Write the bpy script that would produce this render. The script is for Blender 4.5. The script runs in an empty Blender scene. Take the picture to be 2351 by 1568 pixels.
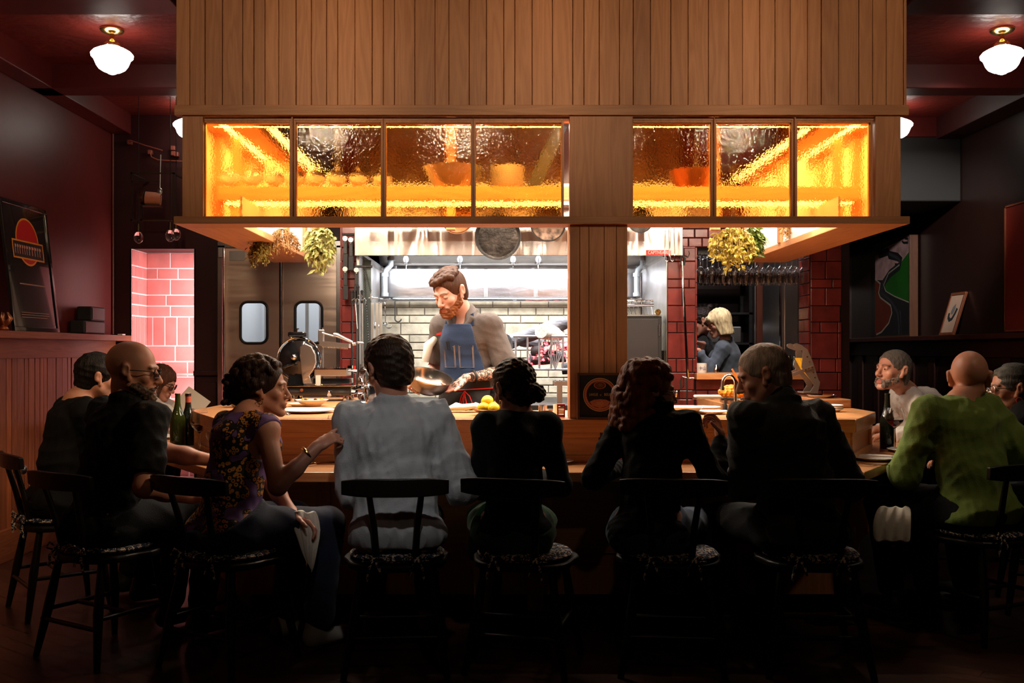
import bpy, math, random
import numpy as np
from math import sin, cos, pi, radians as R
from mathutils import Vector as V, Matrix

random.seed(7)
C = bpy.context.scene.collection
F = 2351 * 35 / 36

def at(px, py, Y):
    """pixel and distance -> point in the room (camera eye at 0,0,1.3)"""
    return V(((px - 1150) * Y / F, Y, 1.3 - (py - 805) * Y / F))

# ------------------------------------------------------------------ materials
_m = {}
def lin(c):
    return tuple(x / 12.92 if x <= .04045 else ((x + .055) / 1.055) ** 2.4 for x in c)

def nodes(m):
    m.use_nodes = True
    nt = m.node_tree
    return nt, nt.nodes, nt.links, nt.nodes['Principled BSDF']

def mat(name, col, rough=.5, metal=0., spec=.5, noise=0., nscale=8., bump=0., bscale=40., trans=0., ior=1.45,
        emit=None, estr=0., aniso=0., coat=0., sheen=0., sub=0., stretch=(1, 1, 1), ab=1.0):
    if name in _m: return _m[name]
    m = bpy.data.materials.new(name)
    nt, N, L, b = nodes(m)
    b.inputs['Base Color'].default_value = (*col, 1)
    b.inputs['Roughness'].default_value = rough
    b.inputs['Metallic'].default_value = metal
    b.inputs['Specular IOR Level'].default_value = spec
    b.inputs['Transmission Weight'].default_value = trans
    b.inputs['IOR'].default_value = ior
    b.inputs['Anisotropic'].default_value = aniso
    b.inputs['Coat Weight'].default_value = coat
    b.inputs['Sheen Weight'].default_value = sheen
    b.inputs['Subsurface Weight'].default_value = sub
    if sub: b.inputs['Subsurface Radius'].default_value = (.01, .004, .002); b.inputs['Subsurface Scale'].default_value = 1.
    if emit: b.inputs['Emission Color'].default_value = (*emit, 1); b.inputs['Emission Strength'].default_value = estr
    if noise or bump:
        tc = N.new('ShaderNodeTexCoord'); mp = N.new('ShaderNodeMapping')
        L.new(tc.outputs['Object'], mp.inputs[0]); mp.inputs['Scale'].default_value = stretch
    if noise:
        n = N.new('ShaderNodeTexNoise'); n.inputs['Scale'].default_value = nscale; n.inputs['Detail'].default_value = 5
        L.new(mp.outputs[0], n.inputs['Vector'])
        mr = N.new('ShaderNodeMapRange'); mr.inputs[1].default_value = .3; mr.inputs[2].default_value = .7
        mr.inputs[3].default_value = 1 - noise; mr.inputs[4].default_value = 1 + noise
        L.new(n.outputs[0], mr.inputs[0])
        vm = N.new('ShaderNodeVectorMath'); vm.operation = 'SCALE'; vm.inputs[0].default_value = col
        L.new(mr.outputs[0], vm.inputs['Scale']); L.new(vm.outputs[0], b.inputs['Base Color'])
    if bump:
        n = N.new('ShaderNodeTexNoise'); n.inputs['Scale'].default_value = bscale; n.inputs['Detail'].default_value = 3
        L.new(mp.outputs[0], n.inputs['Vector'])
        bp = N.new('ShaderNodeBump'); bp.inputs['Strength'].default_value = bump; bp.inputs['Distance'].default_value = .01
        L.new(n.outputs[0], bp.inputs['Height']); L.new(bp.outputs[0], b.inputs['Normal'])
    _m[name] = m
    return m

def wood(name, c1, c2, axis='Z', rough=.45, var=.25, grain=1., spec=.4, coat=0.):
    """planed timber: long grain along AXIS, each board (attribute rnd) its own tone and figure"""
    if name in _m: return _m[name]
    m = bpy.data.materials.new(name)
    nt, N, L, b = nodes(m)
    tc = N.new('ShaderNodeTexCoord'); at_ = N.new('ShaderNodeAttribute'); at_.attribute_name = 'rnd'
    off = N.new('ShaderNodeVectorMath'); off.operation = 'SCALE'; off.inputs[0].default_value = (37., 91., 53.)
    L.new(at_.outputs['Fac'], off.inputs['Scale'])
    ad = N.new('ShaderNodeVectorMath'); L.new(tc.outputs['Object'], ad.inputs[0]); L.new(off.outputs[0], ad.inputs[1])
    mp = N.new('ShaderNodeMapping'); L.new(ad.outputs[0], mp.inputs[0])
    s = {'X': (.7, 9, 9), 'Y': (9, .7, 9), 'Z': (9, 9, .7)}[axis]
    mp.inputs['Scale'].default_value = tuple(x * grain for x in s)
    n1 = N.new('ShaderNodeTexNoise'); n1.inputs['Scale'].default_value = 1.3; n1.inputs['Detail'].default_value = 2; n1.inputs['Distortion'].default_value = .6
    L.new(mp.outputs[0], n1.inputs['Vector'])
    ml = N.new('ShaderNodeMath'); ml.operation = 'MULTIPLY'; ml.inputs[1].default_value = 14; L.new(n1.outputs[0], ml.inputs[0])
    fr = N.new('ShaderNodeMath'); fr.operation = 'PINGPONG'; fr.inputs[1].default_value = 1; L.new(ml.outputs[0], fr.inputs[0])
    mp2 = N.new('ShaderNodeMapping'); L.new(ad.outputs[0], mp2.inputs[0])
    mp2.inputs['Scale'].default_value = tuple(x * grain * 6 for x in s)
    n2 = N.new('ShaderNodeTexNoise'); n2.inputs['Scale'].default_value = 3; n2.inputs['Detail'].default_value = 4
    L.new(mp2.outputs[0], n2.inputs['Vector'])
    mx = N.new('ShaderNodeMath'); mx.operation = 'MULTIPLY_ADD'; mx.inputs[1].default_value = .45
    L.new(fr.outputs[0], mx.inputs[0]); 
    m3 = N.new('ShaderNodeMath'); m3.operation = 'MULTIPLY'; m3.inputs[1].default_value = .55; L.new(n2.outputs[0], m3.inputs[0])
    L.new(m3.outputs[0], mx.inputs[2])
    mix = N.new('ShaderNodeMix'); mix.data_type = 'RGBA'
    mix.inputs['A'].default_value = (*c1, 1); mix.inputs['B'].default_value = (*c2, 1)
    L.new(mx.outputs[0], mix.inputs['Factor'])
    mr = N.new('ShaderNodeMapRange'); mr.inputs[3].default_value = 1 - var; mr.inputs[4].default_value = 1 + var
    wn = N.new('ShaderNodeTexWhiteNoise'); wn.noise_dimensions = '1D'; L.new(at_.outputs['Fac'], wn.inputs['W'])
    L.new(wn.outputs[0], mr.inputs[0])
    vm = N.new('ShaderNodeVectorMath'); vm.operation = 'SCALE'; L.new(mix.outputs['Result'], vm.inputs[0]); L.new(mr.outputs[0], vm.inputs['Scale'])
    L.new(vm.outputs[0], b.inputs['Base Color'])
    b.inputs['Roughness'].default_value = rough; b.inputs['Specular IOR Level'].default_value = spec
    b.inputs['Coat Weight'].default_value = coat; b.inputs['Coat Roughness'].default_value = .2
    bp = N.new('ShaderNodeBump'); bp.inputs['Strength'].default_value = .12; bp.inputs['Distance'].default_value = .004
    L.new(n2.outputs[0], bp.inputs['Height']); L.new(bp.outputs[0], b.inputs['Normal'])
    _m[name] = m
    return m

def tilemat(name, c, var=.25, rough=.25, spec=.5, bump=.15, bscale=9., blotch=.2):
    """glazed or fired blocks: tone per block from attribute rnd, wavy surface"""
    if name in _m: return _m[name]
    m = bpy.data.materials.new(name)
    nt, N, L, b = nodes(m)
    at_ = N.new('ShaderNodeAttribute'); at_.attribute_name = 'rnd'
    tc = N.new('ShaderNodeTexCoord')
    wn = N.new('ShaderNodeTexWhiteNoise'); wn.noise_dimensions = '1D'; L.new(at_.outputs['Fac'], wn.inputs['W'])
    mr = N.new('ShaderNodeMapRange'); mr.inputs[3].default_value = 1 - var; mr.inputs[4].default_value = 1 + var
    L.new(wn.outputs[0], mr.inputs[0])
    n = N.new('ShaderNodeTexNoise'); n.inputs['Scale'].default_value = bscale; n.inputs['Detail'].default_value = 4
    L.new(tc.outputs['Object'], n.inputs['Vector'])
    mr2 = N.new('ShaderNodeMapRange'); mr2.inputs[1].default_value = .35; mr2.inputs[2].default_value = .65
    mr2.inputs[3].default_value = 1 - blotch; mr2.inputs[4].default_value = 1 + blotch; L.new(n.outputs[0], mr2.inputs[0])
    mm = N.new('ShaderNodeMath'); mm.operation = 'MULTIPLY'; L.new(mr.outputs[0], mm.inputs[0]); L.new(mr2.outputs[0], mm.inputs[1])
    vm = N.new('ShaderNodeVectorMath'); vm.operation = 'SCALE'; vm.inputs[0].default_value = c; L.new(mm.outputs[0], vm.inputs['Scale'])
    L.new(vm.outputs[0], b.inputs['Base Color'])
    b.inputs['Roughness'].default_value = rough; b.inputs['Specular IOR Level'].default_value = spec
    bp = N.new('ShaderNodeBump'); bp.inputs['Strength'].default_value = bump; bp.inputs['Distance'].default_value = .01
    L.new(n.outputs[0], bp.inputs['Height']); L.new(bp.outputs[0], b.inputs['Normal'])
    _m[name] = m
    return m

# ------------------------------------------------------------------ mesh builder
class MB:
    def __init__(s): s.v = []; s.f = []; s.r = []; s.mi = []; s.cur = 0.; s.m = 0
    def add(s, vs, fs):
        o = len(s.v); s.v += [tuple(v) for v in vs]; s.r += [s.cur] * len(vs)
        s.f += [tuple(i + o for i in f) for f in fs]; s.mi += [s.m] * len(fs); return s
    def box(s, x0, x1, y0, y1, z0, z1, M=None):
        vs = [V((x, y, z)) for x in (x0, x1) for y in (y0, y1) for z in (z0, z1)]
        if M is not None: vs = [M @ v for v in vs]
        return s.add(vs, [(0, 1, 3, 2), (4, 6, 7, 5), (0, 4, 5, 1), (2, 3, 7, 6), (0, 2, 6, 4), (1, 5, 7, 3)])
    def prism(s, poly, z0, z1, M=None):
        """poly in XY, extruded z0..z1"""
        n = len(poly)
        vs = [V((p[0], p[1], z)) for z in (z0, z1) for p in poly]
        if M is not None: vs = [M @ v for v in vs]
        return s.add(vs, [tuple(range(n))[::-1], tuple(range(n, 2 * n))] + [(i, (i + 1) % n, n + (i + 1) % n, n + i) for i in range(n)])
    def lathe(s, prof, c=(0, 0, 0), n=24, M=None, cap=True):
        """profile of (radius, z)"""
        vs = []; fs = []; k = len(prof)
        for i in range(n):
            a = 2 * pi * i / n
            vs += [V((c[0] + r * cos(a), c[1] + r * sin(a), c[2] + z)) for r, z in prof]
        if M is not None: vs = [M @ v for v in vs]
        for i in range(n):
            j = (i + 1) % n
            for q in range(k - 1): fs.append((i * k + q, j * k + q, j * k + q + 1, i * k + q + 1))
        if cap:
            if prof[0][0] > 1e-4: fs.append(tuple(i * k for i in range(n))[::-1])
            if prof[-1][0] > 1e-4: fs.append(tuple(i * k + k - 1 for i in range(n)))
        return s.add(vs, fs)
    def tube(s, pts, r, n=8, closed=False, cap=True):
        pts = [V(p) for p in pts]; k = len(pts)
        rs = r if isinstance(r, (list, tuple)) else [r] * k
        vs = []; fs = []; up = None
        for i, p in enumerate(pts):
            if closed: d = pts[(i + 1) % k] - pts[i - 1]
            else: d = pts[min(i + 1, k - 1)] - pts[max(i - 1, 0)]
            d.normalize()
            if up is None: up = d.orthogonal().normalized()
            up = (up - d * up.dot(d))
            if up.length < 1e-6: up = d.orthogonal()
            up.normalize(); w = d.cross(up)
            vs += [p + (up * cos(2 * pi * j / n) + w * sin(2 * pi * j / n)) * rs[i] for j in range(n)]
        for i in range(k if closed else k - 1):
            a = i * n; b = ((i + 1) % k) * n
            for j in range(n): fs.append((a + j, a + (j + 1) % n, b + (j + 1) % n, b + j))
        if not closed and cap: fs += [tuple(range(n))[::-1], tuple(range((k - 1) * n, k * n))]
        return s.add(vs, fs)
    def cyl(s, a, b, r, r2=None, n=16): return s.tube([a, b], [r, r if r2 is None else r2], n)
    def ring(s, c, R_, r, axis='Z', n=32, m=8, M=None, sq=1.):
        pts = []
        for i in range(n):
            a = 2 * pi * i / n; u, w = R_ * cos(a), R_ * sin(a) * sq
            p = {'Z': (u, w, 0), 'Y': (u, 0, w), 'X': (0, u, w)}[axis]
            p = V(p) + V(c); pts.append(M @ p if M is not None else p)
        return s.tube(pts, r, m, closed=True)
    def ball(s, c, r, n=16, m=10, M=None):
        rr = r if isinstance(r, (tuple, list)) else (r, r, r)
        vs = [V((c[0], c[1], c[2] + rr[2]))]
        for i in range(1, m):
            t = pi * i / m
            vs += [V((c[0] + rr[0] * sin(t) * cos(2 * pi * j / n), c[1] + rr[1] * sin(t) * sin(2 * pi * j / n), c[2] + rr[2] * cos(t))) for j in range(n)]
        vs.append(V((c[0], c[1], c[2] - rr[2])))
        if M is not None: vs = [M @ v for v in vs]
        fs = [(0, 1 + j, 1 + (j + 1) % n) for j in range(n)]
        for i in range(m - 2):
            a = 1 + i * n; b = a + n
            fs += [(a + j, b + j, b + (j + 1) % n, a + (j + 1) % n) for j in range(n)]
        e = len(vs) - 1; a = 1 + (m - 2) * n
        fs += [(e, a + (j + 1) % n, a + j) for j in range(n)]
        return s.add(vs, fs)
    def quad(s, a, b, c, d): return s.add([a, b, c, d], [(0, 1, 2, 3)])
    def strip(s, pts, width, thick, up=(0, 0, 1)):
        """flat band along pts, thin in the direction perpendicular to both"""
        pts = [V(p) for p in pts]; vs = []; fs = []
        for i, p in enumerate(pts):
            d = (pts[min(i + 1, len(pts) - 1)] - pts[max(i - 1, 0)]).normalized()
            w = d.cross(V(up)).normalized() * width / 2; u = w.cross(d).normalized() * thick / 2
            vs += [p - w - u, p + w - u, p + w + u, p - w + u]
        for i in range(len(pts) - 1):
            a = i * 4; fs += [(a + j, a + (j + 1) % 4, a + 4 + (j + 1) % 4, a + 4 + j) for j in range(4)]
        fs += [(3, 2, 1, 0), tuple(range(len(vs) - 4, len(vs)))]
        return s.add(vs, fs)
    def build(s, name, mats, parent=None, smooth=35, bevel=0., seg=2, sub=0, loc=None, rot=None):
        me = bpy.data.meshes.new(name)
        me.from_pydata(s.v, [], s.f)
        for m in (mats if isinstance(mats, (list, tuple)) else [mats]): me.materials.append(m)
        if any(s.mi): me.polygons.foreach_set('material_index', s.mi)
        a = me.attributes.new('rnd', 'FLOAT', 'POINT'); a.data.foreach_set('value', s.r)
        me.validate(); me.update()
        if smooth:
            me.polygons.foreach_set('use_smooth', [True] * len(me.polygons))
            me.set_sharp_from_angle(angle=R(smooth))
        o = bpy.data.objects.new(name, me); C.objects.link(o)
        if parent is not None: o.parent = parent
        if loc is not None: o.location = loc
        if rot is not None: o.rotation_euler = rot
        if bevel:
            b = o.modifiers.new('b', 'BEVEL'); b.width = bevel; b.segments = seg; b.limit_method = 'ANGLE'; b.angle_limit = R(40)
        if sub:
            q = o.modifiers.new('s', 'SUBSURF'); q.levels = q.render_levels = sub
        return o

def tag(o, label, cat, group=None, kind=None):
    o['label'] = label; o['category'] = cat
    if group: o['group'] = group
    if kind: o['kind'] = kind
    return o
def st(o):
    o['kind'] = 'structure'; return o
def thing(name, label, cat, loc=(0, 0, 0), rz=0, group=None):
    o = bpy.data.objects.new(name, None); C.objects.link(o); o.location = loc; o.rotation_euler = (0, 0, rz)
    o.empty_display_size = .1
    return tag(o, label, cat, group)
def dup(root, loc=None, rz=None, label=None, group=None):
    r = root.copy(); C.objects.link(r)
    if loc is not None: r.location = loc
    if rz is not None: r.rotation_euler = (0, 0, rz) if not isinstance(rz, tuple) else rz
    if label: r['label'] = label
    if group: r['group'] = group
    for ch in list(root.children):
        c = ch.copy(); C.objects.link(c); c.parent = r
        for g in list(ch.children):
            d = g.copy(); C.objects.link(d); d.parent = c
    return r
def text(name, body, size, m, parent=None, loc=(0, 0, 0), rot=(0, 0, 0), ext=.0006, sx=1., align='CENTER'):
    cu = bpy.data.curves.new(name, 'FONT'); cu.body = body; cu.size = size; cu.extrude = ext
    cu.align_x = align; cu.align_y = 'CENTER'
    cu.materials.append(m)
    o = bpy.data.objects.new(name, cu); C.objects.link(o); o.parent = parent
    dg = bpy.context.evaluated_depsgraph_get(); dg.update()
    me = bpy.data.meshes.new_from_object(o.evaluated_get(dg)); bpy.data.objects.remove(o); bpy.data.curves.remove(cu)
    o = bpy.data.objects.new(name, me); C.objects.link(o); o.parent = parent
    o.location = loc; o.rotation_euler = rot; o.scale = (sx, 1, 1)
    return o
def rot_to(d, up=(0, 0, 1)):
    """matrix whose local Z looks along d"""
    return V(d).to_track_quat('Z', 'Y').to_matrix().to_4x4()

# ------------------------------------------------------------------ palette
M_ = dict(
    boardZ=wood('cedar_boards', lin((.80, .56, .38)), lin((.66, .42, .26)), 'Z', .5, .14),
    boardX=wood('cedar_rail', lin((.78, .55, .37)), lin((.65, .42, .26)), 'X', .5, .05),
    boardY=wood('cedar_return', lin((.80, .57, .38)), lin((.70, .46, .29)), 'Y', .5, .05),
    topX=wood('counter_oak', lin((.84, .61, .40)), lin((.72, .47, .28)), 'X', .33, .12, coat=.15),
    topY=wood('counter_oak_long', lin((.84, .61, .40)), lin((.72, .47, .28)), 'Y', .33, .12, coat=.15),
    wains=wood('wainscot_fir', lin((.62, .34, .18)), lin((.42, .19, .09)), 'Z', .45, .5),
    wainsX=wood('wainscot_rail', lin((.58, .32, .18)), lin((.42, .20, .10)), 'Y', .5, .05),
    darkwood=wood('ebonised_wood', (.012, .008, .006), (.006, .004, .003), 'Z', .38, .1),
    block=wood('butcher_block', lin((.72, .48, .29)), lin((.52, .30, .16)), 'X', .4, .2),
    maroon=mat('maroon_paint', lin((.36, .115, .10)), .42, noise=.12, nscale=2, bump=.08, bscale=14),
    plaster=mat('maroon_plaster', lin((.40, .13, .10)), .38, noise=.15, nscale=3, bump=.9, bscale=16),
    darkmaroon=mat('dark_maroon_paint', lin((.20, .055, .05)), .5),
    blackwall=mat('glossy_black_brown_paint', lin((.15, .085, .07)), .32, noise=.08),
    tile=tilemat('red_glazed_tile', lin((.44, .17, .155)), .18, .25, bump=.2),
    tilepale=tilemat('rose_glazed_tile', lin((.83, .50, .48)), .10, .2, bump=.25, blotch=.08),
    grout=mat('dark_grout', lin((.09, .04, .04)), .9),
    groutpale=mat('pale_grout', lin((.93, .84, .84)), .9),
    firebrick=tilemat('cream_fire_brick', lin((.60, .55, .46)), .22, .8, bump=.5, bscale=14, blotch=.22),
    firegrout=mat('sooty_mortar', lin((.40, .36, .31)), .95),
    steel=mat('brushed_steel', (.62, .60, .58), .23, 1., noise=.05, nscale=4, bump=.06, bscale=1.6, aniso=.5),
    steelwavy=mat('wavy_sheet_steel', (.62, .60, .62), .22, 1., bump=.7, bscale=2.4, stretch=(.6, 1, 2)),
    steelworn=mat('worn_steel', (.50, .48, .46), .35, 1., noise=.15, nscale=6, bump=.1, bscale=3, aniso=.4),
    chrome=mat('polished_chrome', (.80, .79, .78), .07, 1.),
    satin=mat('satin_aluminium', (.74, .70, .66), .3, 1.),
    iron=mat('black_iron', (.022, .020, .019), .45, .25, noise=.3, nscale=20, bump=.15, bscale=60),
    blackgloss=mat('gloss_black_enamel', (.012, .012, .013), .1, 0, coat=.5),
    blackmatt=mat('matt_black', (.012, .011, .011), .6),
    rubber=mat('black_rubber', (.010, .010, .010), .5),
    brass=mat('aged_brass', (.72, .48, .17), .22, 1.),
    copper=mat('dull_copper', (.42, .17, .08), .35, 1., noise=.2, nscale=15),
    white=mat('white_porcelain', (.80, .77, .72), .18, coat=.3),
    cream=mat('cream_paint', (.72, .64, .52), .5),
    linen=mat('white_linen', (.70, .66, .58), .85, bump=.2, bscale=80, sheen=.2),
    paper=mat('menu_paper', (.78, .68, .52), .7),
    glass=mat('clear_glass', (1, 1, 1), .0, trans=1., ior=1.45),
    wine=mat('red_wine', (.12, .004, .010), .0, trans=.85, ior=1.34),
    water=mat('water', (.95, .98, 1), 0., trans=1., ior=1.33),
    bottle=mat('olive_bottle_glass', (.035, .045, .008), .05, trans=.35, ior=1.5),
    bottledark=mat('black_bottle_glass', (.008, .010, .006), .06, coat=.3),
    foilred=mat('rose_foil', lin((.70, .30, .22)), .45),
    navy=mat('navy', (.01, .02, .06), .6),
    red=mat('red_plastic', lin((.82, .16, .13)), .4),
    orange=mat('orange_wood', lin((.85, .45, .15)), .5),
    yellow=mat('yellow_card', lin((.98, .78, .15)), .5),
    herb=mat('dried_herb', lin((.55, .48, .18)), .8, noise=.5, nscale=40),
    herbpale=mat('pale_bay_leaf', lin((.66, .66, .38)), .6, noise=.3, nscale=30),
    herbbrown=mat('rusty_dried_flowers', lin((.56, .36, .14)), .8, noise=.5, nscale=40),
    mistle=mat('yellow_green_leaf', lin((.70, .62, .24)), .55, noise=.35, nscale=40),
    twig=mat('pale_twig', lin((.62, .48, .28)), .8),
    lemon=mat('lemon_peel', lin((.98, .76, .12)), .4, bump=.3, bscale=90),
    orangefruit=mat('orange_peel', lin((.95, .52, .10)), .4, bump=.3, bscale=90),
    golden=mat('roasted_golden', lin((.86, .55, .16)), .5, noise=.6, nscale=28, bump=1., bscale=45),
    floorw=None,
)
# ------------------------------------------------------------------ soft-body modeller: blended limbs -> one smooth skin
class Skin:
    def __init__(s, lo, hi, h):
        s.h = h; s.lo = np.array(lo, np.float32); n = np.ceil((np.array(hi) - s.lo) / h).astype(int) + 1
        s.n = n; s.f = np.full(n, .08, np.float32)
        s.ax = [s.lo[i] + np.arange(n[i], dtype=np.float32) * h for i in range(3)]
    def sub(s, lo, hi):
        sl = []
        for i in range(3):
            a = max(0, int((lo[i] - s.lo[i]) / s.h)); b = min(s.n[i], int((hi[i] - s.lo[i]) / s.h) + 2)
            if b <= a: return None
            sl.append(slice(a, b))
        sl = tuple(sl)
        return sl, s.ax[0][sl[0]][:, None, None], s.ax[1][sl[1]][None, :, None], s.ax[2][sl[2]][None, None, :]
    def put(s, sl, d, k, neg=False):
        a = s.f[sl]
        if neg:
            d = -d; h = np.maximum(k - np.abs(a - d), 0) / k; s.f[sl] = np.maximum(a, d) + h * h * k * .25
        else:
            h = np.maximum(k - np.abs(a - d), 0) / k; s.f[sl] = np.minimum(a, d) - h * h * k * .25
    def cap(s, a, b, ra, rb=None, k=.02, neg=False):
        rb = ra if rb is None else rb; a = np.array(a, np.float32); b = np.array(b, np.float32); m = max(ra, rb) + k + .012
        q = s.sub(np.minimum(a, b) - m, np.maximum(a, b) + m)
        if q is None: return s
        sl, X, Y, Z = q; d = b - a; L2 = float(d @ d) + 1e-9
        x, y, z = X - a[0], Y - a[1], Z - a[2]
        t = np.clip((x * d[0] + y * d[1] + z * d[2]) / L2, 0, 1)
        s.put(sl, np.sqrt((x - t * d[0]) ** 2 + (y - t * d[1]) ** 2 + (z - t * d[2]) ** 2) - (ra + (rb - ra) * t), k, neg); return s
    def ecap(s, a, b, ea, eb, side, k=.03, neg=False):
        """limb with oval section: (half width along side, half depth)"""
        a = np.array(a, np.float32); b = np.array(b, np.float32); ax = b - a; L = float(np.linalg.norm(ax)); ax = ax / L
        sd = np.array(side, np.float32); sd = sd - ax * (sd @ ax); sd /= np.linalg.norm(sd); fw = np.cross(ax, sd)
        m = max(*ea, *eb) + k + .012; q = s.sub(np.minimum(a, b) - m, np.maximum(a, b) + m)
        if q is None: return s
        sl, X, Y, Z = q; x, y, z = X - a[0], Y - a[1], Z - a[2]
        t = x * ax[0] + y * ax[1] + z * ax[2]; tc = np.clip(t, 0, L); o = t - tc; u = tc / L
        w = ea[0] + (eb[0] - ea[0]) * u; dd = ea[1] + (eb[1] - ea[1]) * u
        p = x * sd[0] + y * sd[1] + z * sd[2]; r = x * fw[0] + y * fw[1] + z * fw[2]; mn = np.minimum(w, dd)
        k0 = np.sqrt((p / w) ** 2 + (r / dd) ** 2 + (o / mn) ** 2) + 1e-6; k1 = np.sqrt((p / w ** 2) ** 2 + (r / dd ** 2) ** 2 + (o / mn ** 2) ** 2) + 1e-6
        s.put(sl, k0 * (k0 - 1) / k1, k, neg); return s
    def ell(s, c, r, Rm=None, k=.02, neg=False):
        c = np.array(c, np.float32); m = max(r) + k + .012; q = s.sub(c - m, c + m)
        if q is None: return s
        sl, X, Y, Z = q; x, y, z = X - c[0], Y - c[1], Z - c[2]
        if Rm is not None:
            Rm = np.array(Rm, np.float32); x, y, z = (x * Rm[0, i] + y * Rm[1, i] + z * Rm[2, i] for i in range(3))
        k0 = np.sqrt((x / r[0]) ** 2 + (y / r[1]) ** 2 + (z / r[2]) ** 2) + 1e-6; k1 = np.sqrt((x / r[0] ** 2) ** 2 + (y / r[1] ** 2) ** 2 + (z / r[2] ** 2) ** 2) + 1e-6
        s.put(sl, k0 * (k0 - 1) / k1, k, neg); return s
    def cut(s, p, n, k=.006):
        """remove what lies on the side n points to"""
        p = np.array(p); n = np.array(n) / np.linalg.norm(n)
        d = (s.ax[0][:, None, None] - p[0]) * n[0] + (s.ax[1][None, :, None] - p[1]) * n[1] + (s.ax[2][None, None, :] - p[2]) * n[2]
        h = np.maximum(k - np.abs(s.f - d), 0) / k; s.f = (np.maximum(s.f, d) + h * h * k * .25).astype(np.float32); return s
    def ripple(s, amp, freq, seed=0, stretch=(1, 1, 1), ridged=True, n=5):
        rnd = np.random.RandomState(seed); acc = np.zeros_like(s.f)
        msk = np.abs(s.f) < .03
        ii = np.nonzero(msk); P = [s.ax[i][ii[i]] for i in range(3)]
        acc = np.zeros(len(P[0]), np.float32); wz = .35 * np.sin(P[0] * 11 + seed) + .35 * np.sin(P[1] * 9 + P[2] * 13)
        for i in range(n):
            v = rnd.normal(size=3) * np.array(stretch); v = v / np.linalg.norm(v) * freq * rnd.uniform(.6, 1.5)
            w = np.sin(P[0] * v[0] + P[1] * v[1] + P[2] * v[2] + rnd.uniform(0, 6) + wz * 3)
            acc += (1 - 2 * np.abs(w)) if ridged else w
        s.f[ii] -= amp * acc / n ** .62; return s
    def mesh(s):
        f = s.f; f[0] = f[-1] = .05; f[:, 0] = f[:, -1] = .05; f[:, :, 0] = f[:, :, -1] = .05
        I = f < 0; c = np.zeros(np.array(I.shape) - 1, np.int8)
        for i in (0, 1):
            for j in (0, 1):
                for k in (0, 1): c += I[i:I.shape[0] - 1 + i, j:I.shape[1] - 1 + j, k:I.shape[2] - 1 + k]
        ci = np.nonzero((c > 0) & (c < 8)); n = len(ci[0]); idx = np.full(c.shape, -1, np.int32); idx[ci] = np.arange(n)
        P = np.zeros((n, 3), np.float32); W = np.zeros(n, np.float32); base = np.stack(ci, 1)
        for a in range(3):
            for j in (0, 1):
                for k in (0, 1):
                    o = [0, 0, 0]; b, e = [q for q in range(3) if q != a]; o[b] = j; o[e] = k; o2 = list(o); o2[a] = 1
                    g0 = f[ci[0] + o[0], ci[1] + o[1], ci[2] + o[2]]; g1 = f[ci[0] + o2[0], ci[1] + o2[1], ci[2] + o2[2]]
                    m = (g0 < 0) != (g1 < 0); t = np.where(m, g0 / np.where(m, g0 - g1, 1), 0)
                    q = base + np.array(o); q = q.astype(np.float32); q[:, a] += t; P[m] += q[m]; W[m] += 1
        P = P / W[:, None] * s.h + s.lo; Q = []
        for a in range(3):
            b, e = [(1, 2), (2, 0), (0, 1)][a]
            A = I.take(range(I.shape[a] - 1), a); B = I.take(range(1, I.shape[a]), a)
            ed = np.nonzero(A != B); ed = [x for x in ed]
            ok = (ed[b] > 0) & (ed[e] > 0) & (ed[b] < c.shape[b]) & (ed[e] < c.shape[e]); ed = [x[ok] for x in ed]
            s0 = A[tuple(ed)]
            def cc(db, de): q = [x.copy() for x in ed]; q[b] -= db; q[e] -= de; return idx[tuple(q)]
            v = np.stack([cc(1, 1), cc(0, 1), cc(0, 0), cc(1, 0)], 1); v[~s0] = v[~s0][:, ::-1]; Q.append(v)
        Q = np.concatenate(Q); return P, Q[(Q >= 0).all(1)]

def np_mesh(name, P, Q, mats, parent, attrs=None, angle=None):
    me = bpy.data.meshes.new(name); me.vertices.add(len(P)); me.vertices.foreach_set('co', P.astype(np.float32).ravel())
    me.loops.add(len(Q) * 4); me.loops.foreach_set('vertex_index', Q.astype(np.int32).ravel())
    me.polygons.add(len(Q)); me.polygons.foreach_set('loop_start', np.arange(0, len(Q) * 4, 4, dtype=np.int32))
    me.polygons.foreach_set('use_smooth', np.ones(len(Q), bool))
    for k, v in (attrs or {}).items():
        a = me.attributes.new(k, 'FLOAT', 'POINT'); a.data.foreach_set('value', v.astype(np.float32))
    me.materials.append(mats); me.update(); me.validate()
    o = bpy.data.objects.new(name, me); C.objects.link(o); o.parent = parent
    return o

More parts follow.
